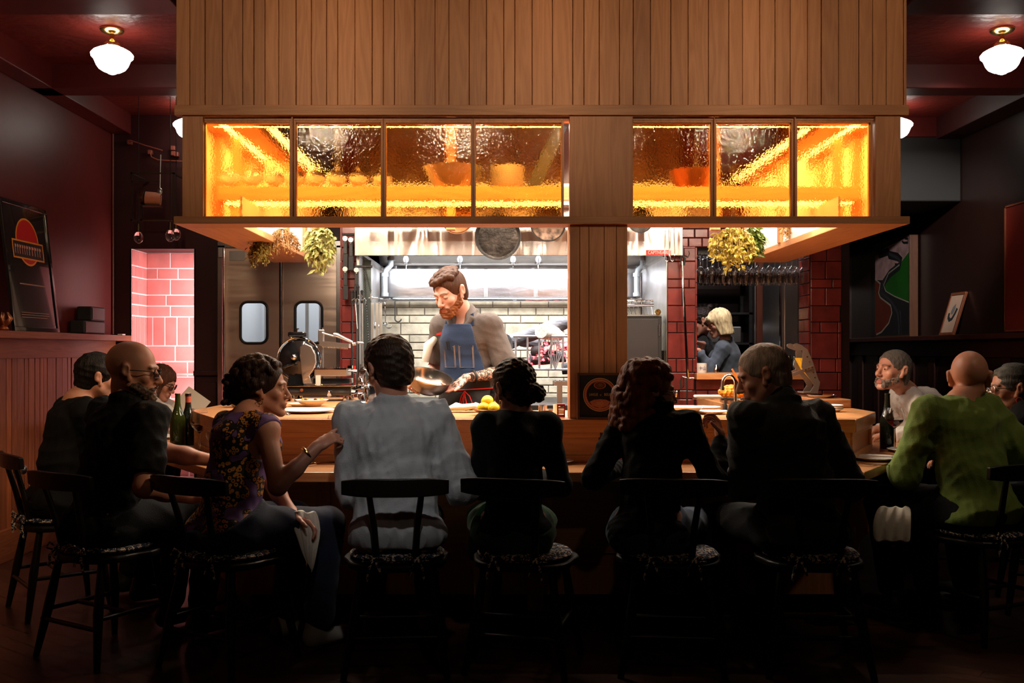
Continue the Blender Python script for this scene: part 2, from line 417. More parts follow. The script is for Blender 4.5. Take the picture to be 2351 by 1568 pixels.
def skinmat(name, col, rough=.48, ink=False):
    """skin: lips, brows, stubble (attributes) are colours of the person's own"""
    if name in _m: return _m[name]
    m = bpy.data.materials.new(name); nt, N, L, b = nodes(m); cur = None
    tc = N.new('ShaderNodeTexCoord'); n = N.new('ShaderNodeTexNoise'); n.inputs['Scale'].default_value = 30; n.inputs['Detail'].default_value = 3; L.new(tc.outputs['Object'], n.inputs[0])
    mix0 = N.new('ShaderNodeMix'); mix0.data_type = 'RGBA'; mix0.inputs['A'].default_value = (*[c * .88 for c in col], 1); mix0.inputs['B'].default_value = (min(1, col[0] * 1.1), col[1], col[2], 1); L.new(n.outputs[0], mix0.inputs['Factor']); cur = mix0.outputs['Result']
    for at_, c2 in (('lip', (.42, .10, .08)), ('brow', (.06, .03, .015)), ('stub', (.20, .12, .08))):
        a = N.new('ShaderNodeAttribute'); a.attribute_name = at_; mx = N.new('ShaderNodeMix'); mx.data_type = 'RGBA'; L.new(cur, mx.inputs['A']); mx.inputs['B'].default_value = (*c2, 1); L.new(a.outputs['Fac'], mx.inputs['Factor']); cur = mx.outputs['Result']
    if ink:
        a = N.new('ShaderNodeAttribute'); a.attribute_name = 'ink'; v = N.new('ShaderNodeTexNoise'); v.inputs['Scale'].default_value = 48; v.inputs['Detail'].default_value = 4; v.inputs['Distortion'].default_value = 1.6
        L.new(tc.outputs['Object'], v.inputs[0]); mr = N.new('ShaderNodeMapRange'); mr.inputs[1].default_value = .47; mr.inputs[2].default_value = .52; L.new(v.outputs[0], mr.inputs[0])
        mm = N.new('ShaderNodeMath'); mm.operation = 'MULTIPLY'; L.new(mr.outputs[0], mm.inputs[0]); L.new(a.outputs['Fac'], mm.inputs[1])
        a2 = N.new('ShaderNodeAttribute'); a2.attribute_name = 'block'; m2 = N.new('ShaderNodeMath'); m2.operation = 'MAXIMUM'; L.new(mm.outputs[0], m2.inputs[0]); L.new(a2.outputs['Fac'], m2.inputs[1])
        mx = N.new('ShaderNodeMix'); mx.data_type = 'RGBA'; L.new(cur, mx.inputs['A']); mx.inputs['B'].default_value = (.075, .065, .06, 1); L.new(m2.outputs[0], mx.inputs['Factor']); cur = mx.outputs['Result']
    L.new(cur, b.inputs['Base Color']); b.inputs['Roughness'].default_value = rough
    b.inputs['Subsurface Weight'].default_value = .12; b.inputs['Subsurface Radius'].default_value = (.01, .004, .002); b.inputs['Subsurface Scale'].default_value = 1
    bp = N.new('ShaderNodeBump'); bp.inputs['Strength'].default_value = .12; bp.inputs['Distance'].default_value = .003; L.new(n.outputs[0], bp.inputs['Height']); L.new(bp.outputs[0], b.inputs['Normal'])
    _m[name] = m; return m
def cloth(name, col, rough=.85, bump=.25, bscale=220, sheen=.15, noise=.08): return mat(name, col, rough, noise=noise, nscale=12, bump=bump, bscale=bscale, sheen=sheen, spec=.25)
def hairmat(name, c):
    return mat(name, c, .5, noise=.35, nscale=60, bump=.5, bscale=150, stretch=(1, 1, .18), spec=.22)

EYE = {}
def add_eyes(root, HM, iris=(.05, .03, .02)):
    for sx in (-1, 1):
        mb = MB(); c = HM @ V((sx * .031, .0775, .004)); mb.ball(c, .0118, 16, 10)
        e = mb.build('eye', mat('eye_white', (.55, .50, .46), .15), root, smooth=180)
        mb = MB(); p = HM @ V((sx * .031, .0895, .003)); d = (HM.to_3x3() @ V((0, 1, -.1))).normalized(); mb.cyl(p - d * .003, p + d * .0003, .0052, n=14); mb.build('iris', mat('iris_dark', iris, .1), e)

def glasses(root, HM, m, shape='rect', w=.024, h=.017):
    mb = MB(); T = lambda *p: HM @ V(p)
    for sx in (-1, 1):
        pts = []
        for i in range(24):
            a = 2 * pi * i / 24; ca, sa = cos(a), sin(a)
            if shape == 'rect': ca = math.copysign(abs(ca) ** .55, ca); sa = math.copysign(abs(sa) ** .55, sa)
            pts.append(T(sx * .034 + w * ca, .107 - abs(sx * .034 + w * ca) * .18, .004 + h * sa))
        mb.tube(pts, .0020, 6, closed=True)
        mb.tube([T(sx * .057, .097, .010), T(sx * .078, .06, .010), T(sx * .082, .0, .006), T(sx * .080, -.03, -.010)], .0020, 6)
    mb.tube([T(-.011, .106, .006), T(0, .110, .010), T(.011, .106, .006)], .002, 6)
    g = mb.build('glasses', m, root, smooth=50)
    for sx in (-1, 1):
        mb = MB(); mb.add([T(sx * .034 + w * .95 * cos(2 * pi * i / 20), .1065 - abs(sx * .034 + w * .95 * cos(2 * pi * i / 20)) * .18, .004 + h * .95 * sin(2 * pi * i / 20)) for i in range(20)], [tuple(range(20))])
        mb.build('lens', mat('lens_glass', (1, 1, 1), .0, trans=1, ior=1.03, spec=.9), g, smooth=0)

def head_prims(s, HM, f, k=.012, nose=1., fem=False, chin=1., eyes=True):
    R3 = [[HM[i][j] for j in range(3)] for i in range(3)]
    T = lambda *p: tuple(HM @ V(p)); E = lambda c, r, **q: s.ell(T(*c), [x * f for x in r], R3, **q); Cc = lambda a, b, ra, rb, **q: s.cap(T(*a), T(*b), ra * f, rb * f, **q)
    E((0, -.014, .034), (.0755, .097, .086), k=.02)
    E((0, .034, -.030), (.0575, .056, .078), k=.03)
    for sx in (-1, 1):
        Cc((sx * .048, .005, -.050), (sx * .018, .074, -.098), .020, .015, k=.02)
        E((sx * .043, .063, -.022), (.020, .018, .018), k=.02)
        Cc((sx * .012, .088, .026), (sx * .042, .076, .024), .009, .008, k=.012)
    E((0, .080, -.100), (.020 * chin, .016, .015 * chin), k=.018)
    for sx in (-1, 1): E((sx * .031, .099, .005), (.019, .017, .0115), k=.010, neg=True)
    for sx in (-1, 1):
        E((sx * .031, .0775, .004), (.0135, .0128, .0128), k=.004)
        if eyes: E((sx * .031, .0925, .0028), (.0112, .0085, .0042), k=.002, neg=True)
    Cc((0, .086, .014), (0, .107 + .003 * nose, -.026), .008, .0108 * nose, k=.012)
    E((0, .108 + .003 * nose, -.030), (.0112 * nose, .010, .0090), k=.007)
    for sx in (-1, 1): E((sx * .013, .100, -.034), (.0085, .010, .007), k=.006)
    E((0, .086, -.062), (.028, .016, .018), k=.012)
    Cc((-.017, .094, -.0605), (.017, .094, -.0605), .0058, .0058, k=.006); Cc((-.015, .093, -.0725), (.015, .093, -.0725), .0068, .0068, k=.006)
    Cc((-.024, .099, -.0665), (.024, .099, -.0665), .0022, .0022, k=.004, neg=True)
    for sx in (-1, 1):
        Cc((sx * .074, .008, -.030), (sx * .083, -.016, .022), .009, .012, k=.008); E((sx * .084, -.012, .006), (.009, .018, .028), k=.006)
        E((sx * .094, -.006, .004), (.009, .010, .018), k=.004, neg=True); E((sx * .079, .004, -.030), (.007, .008, .011), k=.004)

def hand(s, Wp, d, n, right, curls=(.35, .4, .45, .5), thumb=.4, S=1., spread=.10):
    d = V(d).normalized(); n = V(n); n = (n - d * n.dot(d)).normalized(); th = d.cross(n) * (1 if right else -1); W0 = V(Wp)
    kn = [W0 + d * (.088 - abs(i - 1.2) * .004) * S + th * (.030 - i * .0195) * S for i in range(4)]
    s.ecap(W0 - d * .01, W0 + d * .03 * S, (.026 * S, .019 * S), (.034 * S, .017 * S), th, k=.012)
    s.ecap(W0 + d * .025 * S, W0 + d * .078 * S, (.034 * S, .015 * S), (.040 * S, .0125 * S), th, k=.012)
    s.ell(W0 + d * .035 * S + th * .022 * S + n * .008, (.018, .018, .014), k=.012)
    lens = (.043, .048, .044, .034)
    for i in range(4):
        p = kn[i]; a = curls[i] * 1.25; dd = (d + th * (1.2 - i) * spread).normalized()
        for j, (l, r0, r1) in enumerate(((lens[i], .0093, .0083), (lens[i] * .62, .0083, .0075), (lens[i] * .48, .0075, .0064))):
            ang = a * (.8, 1.9, 2.6)[j]; q = p + (dd * cos(ang) + n * sin(ang)) * l * S; s.cap(p, q, r0 * S, r1 * S, k=.004); p = q
    p = W0 + d * .022 * S + th * .026 * S; dt = (th * (.95 - thumb * .4) + d * .75 + n * thumb * .9).normalized()
    for l, r0, r1 in ((.040, .0135, .0105), (.032, .0105, .0092), (.026, .0095, .0075)):
        q = p + dt * l * S; s.cap(p, q, r0 * S, r1 * S, k=.006); p = q; dt = (dt + d * .35 + n * thumb * .25).normalized()

def person(label, loc, yaw, cfg):
    g = cfg.get; S = g('S', 1.); fem = g('fem', False); seat = g('seated', True); bw = g('build', 1.) * (.90 if fem else 1.)
    root = thing('person', label, 'person', loc, R(yaw))
    inv = Matrix.Rotation(-R(yaw), 4, 'Z') @ Matrix.Translation(-V(loc)); A = lambda p: np.array(inv @ V(p))
    lean = np.array(g('lean', (0, .05))); lx, ly = lean
    # joints ------------------------------------------------
    if seat:
        z0 = .565; hip = np.array((0, 0, z0)); T_ = .50 * S
    else: z0 = .93 * S; hip = np.array((0, 0, z0)); T_ = .52 * S
    st_y = g('twist', 0.)
    neck = np.array((lx, ly, z0 + T_ + .015 - g('drop', 0))); waist = hip + (neck - hip) * .36 + np.array((0, -.015 if seat else 0, 0)); chest = hip + (neck - hip) * .72 + np.array((0, .005, 0))
    ca, sa = cos(R(st_y)), sin(R(st_y)); side = np.array((ca, sa, 0)); fwd = np.array((-sa, ca, 0))
    sw = .160 * bw * (1 if S > .9 else S)
    shR = neck + side * sw - np.array((0, 0, .085)); shL = neck - side * sw - np.array((0, 0, .085))
    if 'hp' in cfg: Hc = A(cfg['hp'])
    else: Hc = neck + np.array((0, .03, .15 * S))
    hy, hpch, hr = g('head', (0, 0, 0))
    HR = Matrix.Rotation(R(hy - yaw), 4, 'Z') @ Matrix.Rotation(R(hpch), 4, 'X') @ Matrix.Rotation(R(hr), 4, 'Y')
    hf = g('hf', 1.) * (.95 if fem else 1.0)
    HM = Matrix.Translation(V(Hc)) @ HR @ Matrix.Scale(hf, 4)
    HRr = Matrix.Translation(V(Hc)) @ HR
    # rotation-only matrix scaled for positions, unscaled axes
    class HMx:
        pass
    arms = {}
    for nm, sh in (('R', shR), ('L', shL)):
        if nm in cfg:
            e, w, d, n, cu, *tt = cfg[nm]; e, w = A(e), A(w); d = np.array(inv.to_3x3() @ V(d)); n = np.array(inv.to_3x3() @ V(n))
            # keep bone lengths human
            La, Lf = .285 * S, .255 * S
            v = e - sh; e = sh + v / np.linalg.norm(v) * min(max(np.linalg.norm(v), La * .93), La * 1.06)
            v = w - e; w = e + v / np.linalg.norm(v) * min(max(np.linalg.norm(v), Lf * .92), Lf * 1.06)
        else:
            sg = 1 if nm == 'R' else -1
            e = sh + side * sg * .055 + fwd * .10 * S + np.array((0, 0, -.245 * S)); w = e + fwd * .225 * S - side * sg * .09 + np.array((0, 0, .015 if seat else -.05))
            d = fwd * .9 - side * sg * .3; n = np.array((0, 0, -1)); cu = (.4, .45, .5, .5); tt = []
        arms[nm] = (sh, e, w, d, n, cu, tt[0] if tt else .4)
    legs = []
    for sg in (1, -1):
        hj = hip + side * 0 + np.array((sg * .088, 0, 0))
        if seat:
            kn = np.array((sg * g('knee', .12), .43 * S, z0 - .03)) if not g('cross') else np.array((sg * .07, .43, z0 + .0)); an = np.array((sg * .12, .38 * S + g('foot', 0), .105)); 
        else: kn = np.array((sg * .095, .03, .50 * S)); an = np.array((sg * .10, -.0, .09))
        legs.append((hj, kn, an))
    pts = [Hc, neck, hip] + [q for a in arms.values() for q in a[:3]] + [q for l in legs for q in l]
    lo = np.min(pts, 0) - .20; hi = np.max(pts, 0) + .20; lo[2] = -.02
    h = g('h', .0055)
    # ---- body
    s = Skin(lo, hi, h)
    def torso(s, t, dd=0.):
        s.ecap(hip + (0, -.012, -.01), waist, (.150 * bw + t, .112 + t), ((.120 if fem else .138) * bw + t, .096 * g('belly', 1.) + t), side, k=.05)
        s.ecap(waist, chest, ((.120 if fem else .138) * bw + t, .096 * g('belly', 1.) + t), (.150 * bw + t, .108 + t), side, k=.05)
        s.ecap(chest, neck - (0, 0, .10), (.146 * bw + t, .106 + t), (.112 * bw + t, .078 + t), side, k=.05)
        for sh in (shR, shL):
            m_ = neck - np.array((0, 0, .045)) + (sh - neck) * .25; s.cap(m_, sh, .040 + t * .8, .044 + t, k=.04); s.ell(sh + (sh - neck) * .04, (.047 + t, .052 + t, .055 + t), k=.03)
        if seat:
            for sg in (1, -1): s.ell(hip + (sg * .078, -.055, -.02), (.098 * bw + t, .10 + t, .085 + t * .5), k=.04)
        if fem:
            for sg in (1, -1): s.ell(chest + fwd * .085 + side * sg * .065 + (0, 0, -.02), (.055 + t, .045 + t, .055 + t), k=.03)
    torso(s, 0)
    for sh, e, w, d, n, cu, tt in arms.values():
        s.cap(sh, e, .049 * bw, .040 * bw, k=.03); s.ecap(e, e + (w - e) * .45, (.041 * bw, .039 * bw), (.036 * bw, .034 * bw), d, k=.02); s.cap(e + (w - e) * .4, w, .036 * bw, .0255, k=.02)
        hand(s, w, d, n, np.allclose(sh, shR), cu, tt, .93 if fem else 1.03)
    for hj, kn, an in legs:
        s.cap(hj, kn, .086 * bw, .058 * bw, k=.04); s.cap(kn, kn + (an - kn) * .45, .057 * bw, .054 * bw, k=.03); s.cap(kn + (an - kn) * .4, an, .053 * bw, .036, k=.03)
        s.ecap(an + (0, -.03, -.055), an + (0, .13, -.068), (.034, .034), (.040, .022), (1, 0, 0), k=.03)
    nb = HRr @ V((0, -.028 * hf, -.055 * hf)); s.cap(neck - np.array((0, .005, .03)), np.array(nb), .060 * (.86 if fem else 1.), .054 * (.86 if fem else 1.), k=.035)
    Hs = HRr.copy()
    def Tm(p): return HRr @ (V(p) * hf)
    class Hwrap:
        def __init__(q): pass
        def __matmul__(q, v): return HRr @ (V(v) * hf)
        def __getitem__(q, i): return HRr[i]
        def to_3x3(q): return HRr.to_3x3()
    HW = Hwrap()
    head_prims(s, HW, hf, nose=g('nose', 1.), fem=fem, eyes=g('eyes', True))
    P, Q = s.mesh()
    # own colours, in head space
    Hi = np.array(HRr.inverted()); q = (P @ Hi[:3, :3].T + Hi[:3, 3]) / hf
    sm = lambda x, a, b: np.clip((x - a) / (b - a), 0, 1)
    lip = sm(-np.sqrt((q[:, 0] / .024) ** 2 + ((q[:, 2] + .0665) / .0115) ** 2), -1.1, -.8) * sm(q[:, 1], .082, .088)
    ax_ = np.abs(q[:, 0]); bz = .0275 - 14 * (ax_ - .028) ** 2; brow = sm(-np.abs(q[:, 2] - bz), -.0058, -.0030) * sm(ax_, .010, .014) * (1 - sm(ax_, .048, .052)) * sm(q[:, 1], .06, .07) * g('brow', .85)
    if not g('eyes', True): brow = np.maximum(brow, sm(-np.abs(q[:, 2] + .0015 - 9 * (ax_ - .031) ** 2), -.0028, -.0012) * sm(ax_, .017, .020) * (1 - sm(ax_, .043, .046)) * sm(q[:, 1], .075, .08))
    stub = sm(-q[:, 2], .030, .06) * sm(q[:, 1], -.01, .03) * sm(q[:, 2], -.13, -.11) * g('stubble', 0.) + g('crop', 0.) * sm(q[:, 2], -.03, .02) * sm(-q[:, 1], -.06, -.03) * (q[:, 2] > -.08)
    attrs = dict(lip=lip * .75, brow=brow, stub=np.clip(stub, 0, 1))
    if g('ink'):
        sh, e, w = arms['L'][:3]; a = (w - e); t = ((P - e) @ a) / (a @ a); dist = np.linalg.norm(P - e - np.clip(t, 0, 1.5)[:, None] * a, axis=1)
        attrs['ink'] = ((t > .12) & (t < 1.3) & (dist < .075)).astype(float)
        a2 = (e - sh); t2 = ((P - sh) @ a2) / (a2 @ a2); d2 = np.linalg.norm(P - sh - np.clip(t2, 0, 1)[:, None] * a2, axis=1)
        attrs['block'] = (((np.abs(t2 - .72) < .07) | ((t2 > .93) & (t2 < 1.04))) & (d2 < .06)).astype(float) * .85
    np_mesh('body', P, Q, g('skin', M_['skin']), root, attrs)
    if g('eyes', True): add_eyes(root, HW)
    # ---- garments
    def bounds(ps, m): ps = np.array(ps); return ps.min(0) - m, ps.max(0) + m
    top = g('top')
    if top:
        slv, t = top.get('sleeve', 'long'), top.get('t', .014)
        ps = [hip, neck, shR, shL] + [q_ for a in arms.values() for q_ in a[:3]]
        lo2, hi2 = bounds(ps, .17); s = Skin(lo2, hi2, g('h2', .0065)); torso(s, t)
        if top.get('hem', 0): s.ecap(hip + (0, -.02, -.02), waist, (.165 * bw + t, .125 + t), (.150 * bw + t, .108 + t), side, k=.04)
        for sh, e, w, *_ in arms.values():
            if slv == 'none': continue
            lf = t * (1.1 if slv == 'long' else 1.3)
            if slv == 'short': s.cap(sh, sh + (e - sh) * .82, .054 * bw + lf, .051 * bw + lf, k=.03)
            else:
                s.cap(sh, e, .052 * bw + lf, .047 * bw + lf, k=.03); fr = {'long': .96, 'rolled': .55}[slv]
                s.cap(e, e + (w - e) * fr, .046 * bw + lf, .034 * bw + lf * .9, k=.025)
                if slv == 'rolled': s.cap(e + (w - e) * (fr - .08), e + (w - e) * fr, .048 * bw + lf, .046 * bw + lf, k=.01)
        s.ripple(top.get('fold', .005), 26, top.get('seed', 3), (1, 1, 1.6)); s.ripple(top.get('fold', .005) * .5, 60, 9 + top.get('seed', 3), (1, 1, .6))
        if top.get('collar'): s.cap(neck - (0, .004, .05), neck + np.array((0, -.004, -.006)), .060 * (.86 if fem else 1) + t * .6, .056 * (.86 if fem else 1) + t * .5, k=.03)
        for fn in top.get('extra', ()): fn(s, neck, side, fwd)
        # openings for the arms that come out, neckline
        for sh, e, w, *_ in arms.values():
            if slv == 'short': c = sh + (e - sh) * .84; s.cut_local(c, e - sh, .12)
            elif slv in ('long', 'rolled'): c = e + (w - e) * (.97 if slv == 'long' else .56); s.cut_local(c, w - e, .09)
            elif slv == 'none': c = sh + (sh - neck) * .10; s.cut_local(c, (sh - neck) + (0, 0, -.02), .13)
        nd = (np.array(nb) - neck); nd = nd / np.linalg.norm(nd); nk = top.get('neck', .028)
        if not top.get('collar'): s.ell(np.array(neck) + nd * (nk + .032) + fwd * top.get('nf', .02), (top.get('nw', .075), .085, .050), k=.01, neg=True)
        if top.get('vee'): 
            vc = neck + fwd * .115 + np.array((0, 0, -.03)); s.ecap(vc + (0, 0, .07), vc - (0, 0, top['vee']), (.062, .07), (.012, .06), side, k=.008, neg=True)
        if top.get('collar'):
            n_ = 18; ring = []
            for i in range(n_):
                a = 2 * pi * i / n_; back = -cos(a)
                if top.get('vee') and cos(a) > .80: continue
                ring.append((neck + side * sin(a) * .070 * bw + fwd * (cos(a) * .064 - .002) + nd * (-.022 + .024 * (back + 1) * .5), a))
            for (p_, a0), (q_, a1) in zip(ring, ring[1:] + (ring[:1] if not top.get('vee') else [])):
                s.ecap(p_ - nd * .006, q_ - nd * .006, (.006, .022), (.006, .022), side * sin(a0) + fwd * cos(a0), k=.006)
        s.cut(hip + np.array((0, 0, top.get('low', -.04))), (0, 0, -1))
        P, Q = s.mesh(); np_mesh(top.get('name', 'shirt'), P, Q, top['m'], root)
    bot = g('bottom')
    if bot:
        t = bot.get('t', .012); ps = [hip + (0, 0, .1), hip + (0, -.1, 0)] + [q_ for l in legs for q_ in l]
        lo2, hi2 = bounds(ps, .17); lo2[2] = 0.0; s = Skin(lo2, hi2, .0075)
        s.ecap(hip + (0, -.012, -.02), hip + (waist - hip) * .6, (.152 * bw + t, .115 + t), (.145 * bw + t, .10 + t), side, k=.04)
        if seat:
            for sg in (1, -1): s.ell(hip + (sg * .078, -.055, -.02), (.098 * bw + t, .10 + t, .086), k=.04)
        for hj, kn, an in legs:
            s.cap(hj, kn, .088 * bw + t, .064 * bw + t, k=.04)
            s.cap(kn, kn + (an - kn) * (.93 if not bot.get('skirt') else .35), .062 * bw + t, .050 + t, k=.03)
        if bot.get('skirt'): s.ecap((hip + legs[0][1]) / 2 + (-.05, 0, 0), (hip + legs[0][1]) / 2 + (-.06, .15, 0), (.19, .085), (.17, .08), (1, 0, 0), k=.05)
        s.ripple(.004, 24, 5); s.cut(hip + np.array((0, 0, .07)), (0, -.45, 1)) if seat else s.cut(hip + np.array((0, 0, .10)), (0, 0, 1))
        if seat: s.cut((0, 0, .481), (0, -1, -14)) if False else None
        P, Q = s.mesh(); np_mesh(bot.get('name', 'trousers'), P, Q, bot['m'], root)
    if g('shoes') is not False:
        for hj, kn, an in legs:
            s = Skin(np.minimum(an - .12, an - .12), an + np.array((.12, .24, .08)), .006)
            s.ecap(an + (0, -.035, -.055), an + (0, .14, -.066), (.042, .042), (.046, .030), (1, 0, 0), k=.03); s.cap(an + (0, -.02, -.03), an + (0, -.02, .01), .046, .042, k=.02)
            s.cut((0, 0, .004), (0, 0, -1)); s.cut(an + np.array((0, 0, .025)), (0, 0, 1)); P, Q = s.mesh(); np_mesh('shoe', P, Q, g('shoes', M_['shoe']), root)
    # ---- hair (head space, then carried to the head)
    hs_ = g('hair')
    if hs_:
        kind, hm = hs_[0], hs_[1]; fl = 1.; sd = hs_[2] if len(hs_) > 2 else 1; rnd = random.Random(sd)
        s = Skin((-.16, -.20, -.30 if kind in ('long', 'curlylong') else -.17), (.16, .16, .17), .0042)
        def cavity(z=.0, w=.070, y=.112, zr=.104): s.ell((0, y, z - .026), (w * 1.16, .082, zr), k=.012, neg=True)
        if kind in ('short', 'crop', 'sidepart', 'curlytop', 'bun', 'knot', 'pulled'):
            th = {'short': .012, 'crop': .005, 'sidepart': .018, 'curlytop': .007, 'bun': .012, 'knot': .013, 'pulled': .009}[kind]
            s.ell((0, -.016, .036), (.0755 + th, .098 + th, .086 + th), k=.01); s.ell((0, -.050, -.025), (.056 + th, .052 + th, .062 + th), k=.02)
            if kind in ('sidepart',): s.ell((.01, .03, .105), (.070, .075, .034), k=.02); s.ell((.0, .075, .088), (.055, .03, .022), k=.015)
            cavity(w=.078 if kind not in ('bun', 'knot', 'pulled') else .072)
            for sx in (-1, 1): s.ell((sx * .088, -.004, -.012), (.020, .026, .042), k=.006, neg=True)
            if kind in ('short', 'crop', 'sidepart', 'curlytop'): s.cut((0, -.05, -.078), (0, .35, -1)); s.ell((0, .06, -.06), (.12, .07, .055), k=.01, neg=True)
            else: s.cut((0, -.05, -.085), (0, .8, -1)); s.ell((0, .06, -.06), (.12, .065, .05), k=.01, neg=True)
            if kind == 'bun': s.cap((.0, -.09, -.04), (.0, -.145, -.055), .030, .026, k=.012); s.ell((.0, -.150, -.060), (.040, .030, .044), k=.01); s.ripple(.004, 120, sd, (1, .3, 1))
            elif kind == 'knot': s.cap((0, -.08, .07), (0, -.12, .09), .028, .035, k=.012); s.ripple(.003, 120, sd)
            elif kind == 'curlytop':
                for i in range(190):
                    a = rnd.uniform(0, 2 * pi); r = math.sqrt(rnd.random()); x, y = cos(a) * r * .072, .002 + sin(a) * r * .094; z = .040 + .088 * math.sqrt(max(0, 1 - (x / .09) ** 2 - ((y + .010) / .125) ** 2)); s.ell((x, y, z), [rnd.uniform(.009, .017)] * 3, k=.002)
            else: s.ripple(.0035 if kind != 'crop' else .0015, 90, sd, (1, .4, 1))
        elif kind in ('curly', 'curlylong'):
            s.ell((0, -.016, .036), (.083, .106, .094), k=.01); s.ell((0, -.06, -.03), (.070, .06, .07), k=.02); cavity(w=.070)
            N_ = 230 if kind == 'curly' else 420
            for i in range(N_):
                a = rnd.uniform(-.2, pi + .2) + pi; u = rnd.random()
                if kind == 'curly':
                    el = rnd.uniform(-.6, 1.45); x, y, z = .088 * cos(el) * cos(a), -.02 + .112 * cos(el) * sin(a), .035 + .100 * sin(el)
                    if y > .035 and z < .088: continue
                    if y < -.0 and z < -.02: x *= .8
                    s.ell((x, y, z), [rnd.uniform(.012, .021)] * 3, k=.005)
                else:
                    z = rnd.uniform(-.17, .12); ww = .088 if z > 0 else .088 + (-z) * .22; yy = -.02 - (.02 if z < 0 else 0); rr = math.sqrt(max(.05, 1 - (max(z - .035, 0) / .1) ** 2))
                    x, y = ww * rr * cos(a), yy + .105 * rr * sin(a)
                    if (z < -.02 and y > .02) or (y > .030 and z < .085): continue
                    s.ell((x, y, z), [rnd.uniform(.014, .024)] * 3, k=.006)
            # top curls
            for i in range(90):
                x, y = rnd.uniform(-.07, .07), rnd.uniform(-.08, .06); z = .038 + .092 * math.sqrt(max(0, 1 - (x / .085) ** 2 - ((y + .016) / .107) ** 2)); s.ell((x, y, z), [rnd.uniform(.013, .020)] * 3, k=.005)
            if kind == 'curly': s.ell((-.0, -.115, -.01), (.055, .045, .06), k=.02); [s.ell((rnd.uniform(-.06, .06), -.115 + rnd.uniform(-.045, .03), rnd.uniform(-.07, .06)), [rnd.uniform(.010, .018)] * 3, k=.004) for _ in range(80)]
            for sx in (-1, 1): s.ell((sx * .098, .022, -.03), (.022, .024, .030), k=.006, neg=True)
        elif kind in ('bob', 'long'):
            s.ell((0, -.014, .038), (.088, .108, .096), k=.01); s.ecap((0, -.012, .03), (0, -.018, -.085), (.092, .098), (.096, .090), (1, 0, 0), k=.02)
            if kind == 'long':
                for sx in (-1, 1): s.ecap((sx * .075, .02, -.06), (sx * .085, .06, -.27), (.020, .035), (.016, .028), (1, 0, 0), k=.02)
            s.ell((0, .095, -.055), (.066, .085, .105), k=.012, neg=True); s.ell((0, -.0, -.16), (.07, .09, .06), k=.01, neg=True)
            if kind == 'bob': s.ell((0, .075, .050), (.062, .034, .040), k=.012); s.cut((0, 0, -.105), (0, .2, -1))
            s.ripple(.003, 110, sd, (1, 1, .15))
        P, Q = s.mesh(); M4 = np.array(HRr); P = (P * hf) @ M4[:3, :3].T + M4[:3, 3]; np_mesh('hair', P, Q, hm, root)
    if g('beard'):
        bm, ln = g('beard')[:2]; bs = g('beard')[2] if len(g('beard')) > 2 else 1.; s = Skin((-.09, -.02, -.19), (.09, .14, .02), .0035)
        for sx in (-1, 1):
            s.cap((sx * .066, .006, .0), (sx * .058, .022, -.052), .010 * bs, .019 * bs, k=.012) if g('sideburn', True) else None
            s.cap((sx * .052, .022, -.058), (sx * .022, .080, -.096), .020 * bs, .023 * bs, k=.02); s.cap((sx * .050, .045, -.045), (sx * .030, .080, -.075), .010, .012, k=.015)
            s.cap((sx * .006, .104, -.049), (sx * .027, .092, -.066), .0065, .008, k=.006); s.cap((sx * .028, .090, -.066), (sx * .024, .080, -.095), .010 * bs, .014 * bs, k=.01)
        s.cap((0, .084 - .02 * (1 - bs), -.098), (0, .078, -.100 - ln), .024 * bs, .014 * bs, k=.015); s.ell((0, .1, -.067), (.017, .02, .0085), k=.004, neg=True); s.ripple(.003, 160, 4)
        P, Q = s.mesh(); M4 = np.array(HRr); P = (P * hf) @ M4[:3, :3].T + M4[:3, 3]; np_mesh('beard', P, Q, bm, root)
    if g('glasses'): glasses(root, HW, *g('glasses'))
    for fn in g('post', ()): fn(root, dict(neck=neck, hip=hip, waist=waist, chest=chest, arms=arms, side=side, fwd=fwd, HW=HW, A=A, bw=bw, legs=legs))
    return root
def _cut_local(s, c, d, r):
    c = np.array(c); d = np.array(d, float); d = d / np.linalg.norm(d); q = s.sub(c + d * r * .5 - r, c + d * r * .5 + r)
    if q is None: return s
    sl, X, Y, Z = q; pl = (X - c[0]) * d[0] + (Y - c[1]) * d[1] + (Z - c[2]) * d[2]
    dist = np.sqrt((X - c[0] - d[0] * r * .5) ** 2 + (Y - c[1] - d[1] * r * .5) ** 2 + (Z - c[2] - d[2] * r * .5) ** 2) - r * .9
    s.put(sl, np.maximum(-pl, dist), .004, neg=True); return s
Skin.cut_local = _cut_local

# ------------------------------------------------------------------ the room
XL, XR = -3.09, 3.7
CEIL = 3.175

def floor():
    mb = MB(); random.seed(3)
    a = R(-38)                     # boards run diagonally
    Mr = Matrix.Rotation(a, 4, 'Z')
    w = .085; i = 0
    y = -9.
    while y < 9:
        x = -12 + random.random() * 2
        while x < 12:
            l = random.uniform(1.2, 2.6); mb.cur = random.random()
            vs = [Mr @ V((xx, yy, 0)) + V((0.3, 5, 0)) for xx, yy in ((x + .001, y + .0015), (x + l - .001, y + .0015), (x + l - .001, y + w - .0015), (x + .001, y + w - .0015))]
            cx = sum(v.x for v in vs) / 4; cy = sum(v.y for v in vs) / 4
            if -5 < cx < 5.5 and -1.2 < cy < 11.6: mb.add(vs, [(0, 1, 2, 3)])
            x += l
        y += w
    mb.cur = .5
    mb.quad((-6, -2, -.004), (6.5, -2, -.004), (6.5, 12, -.004), (-6, 12, -.004))
    m = wood('floor_dark_oak', lin((.30, .17, .11)), lin((.20, .11, .07)), 'X', .36, .25)
    st(mb.build('floor', m, smooth=0))

def slab(name, x0, x1, y0, y1, z0, z1, m, bevel=0.):
    mb = MB(); mb.cur = random.random(); mb.box(x0, x1, y0, y1, z0, z1)
    return mb.build(name, m, smooth=0, bevel=bevel)

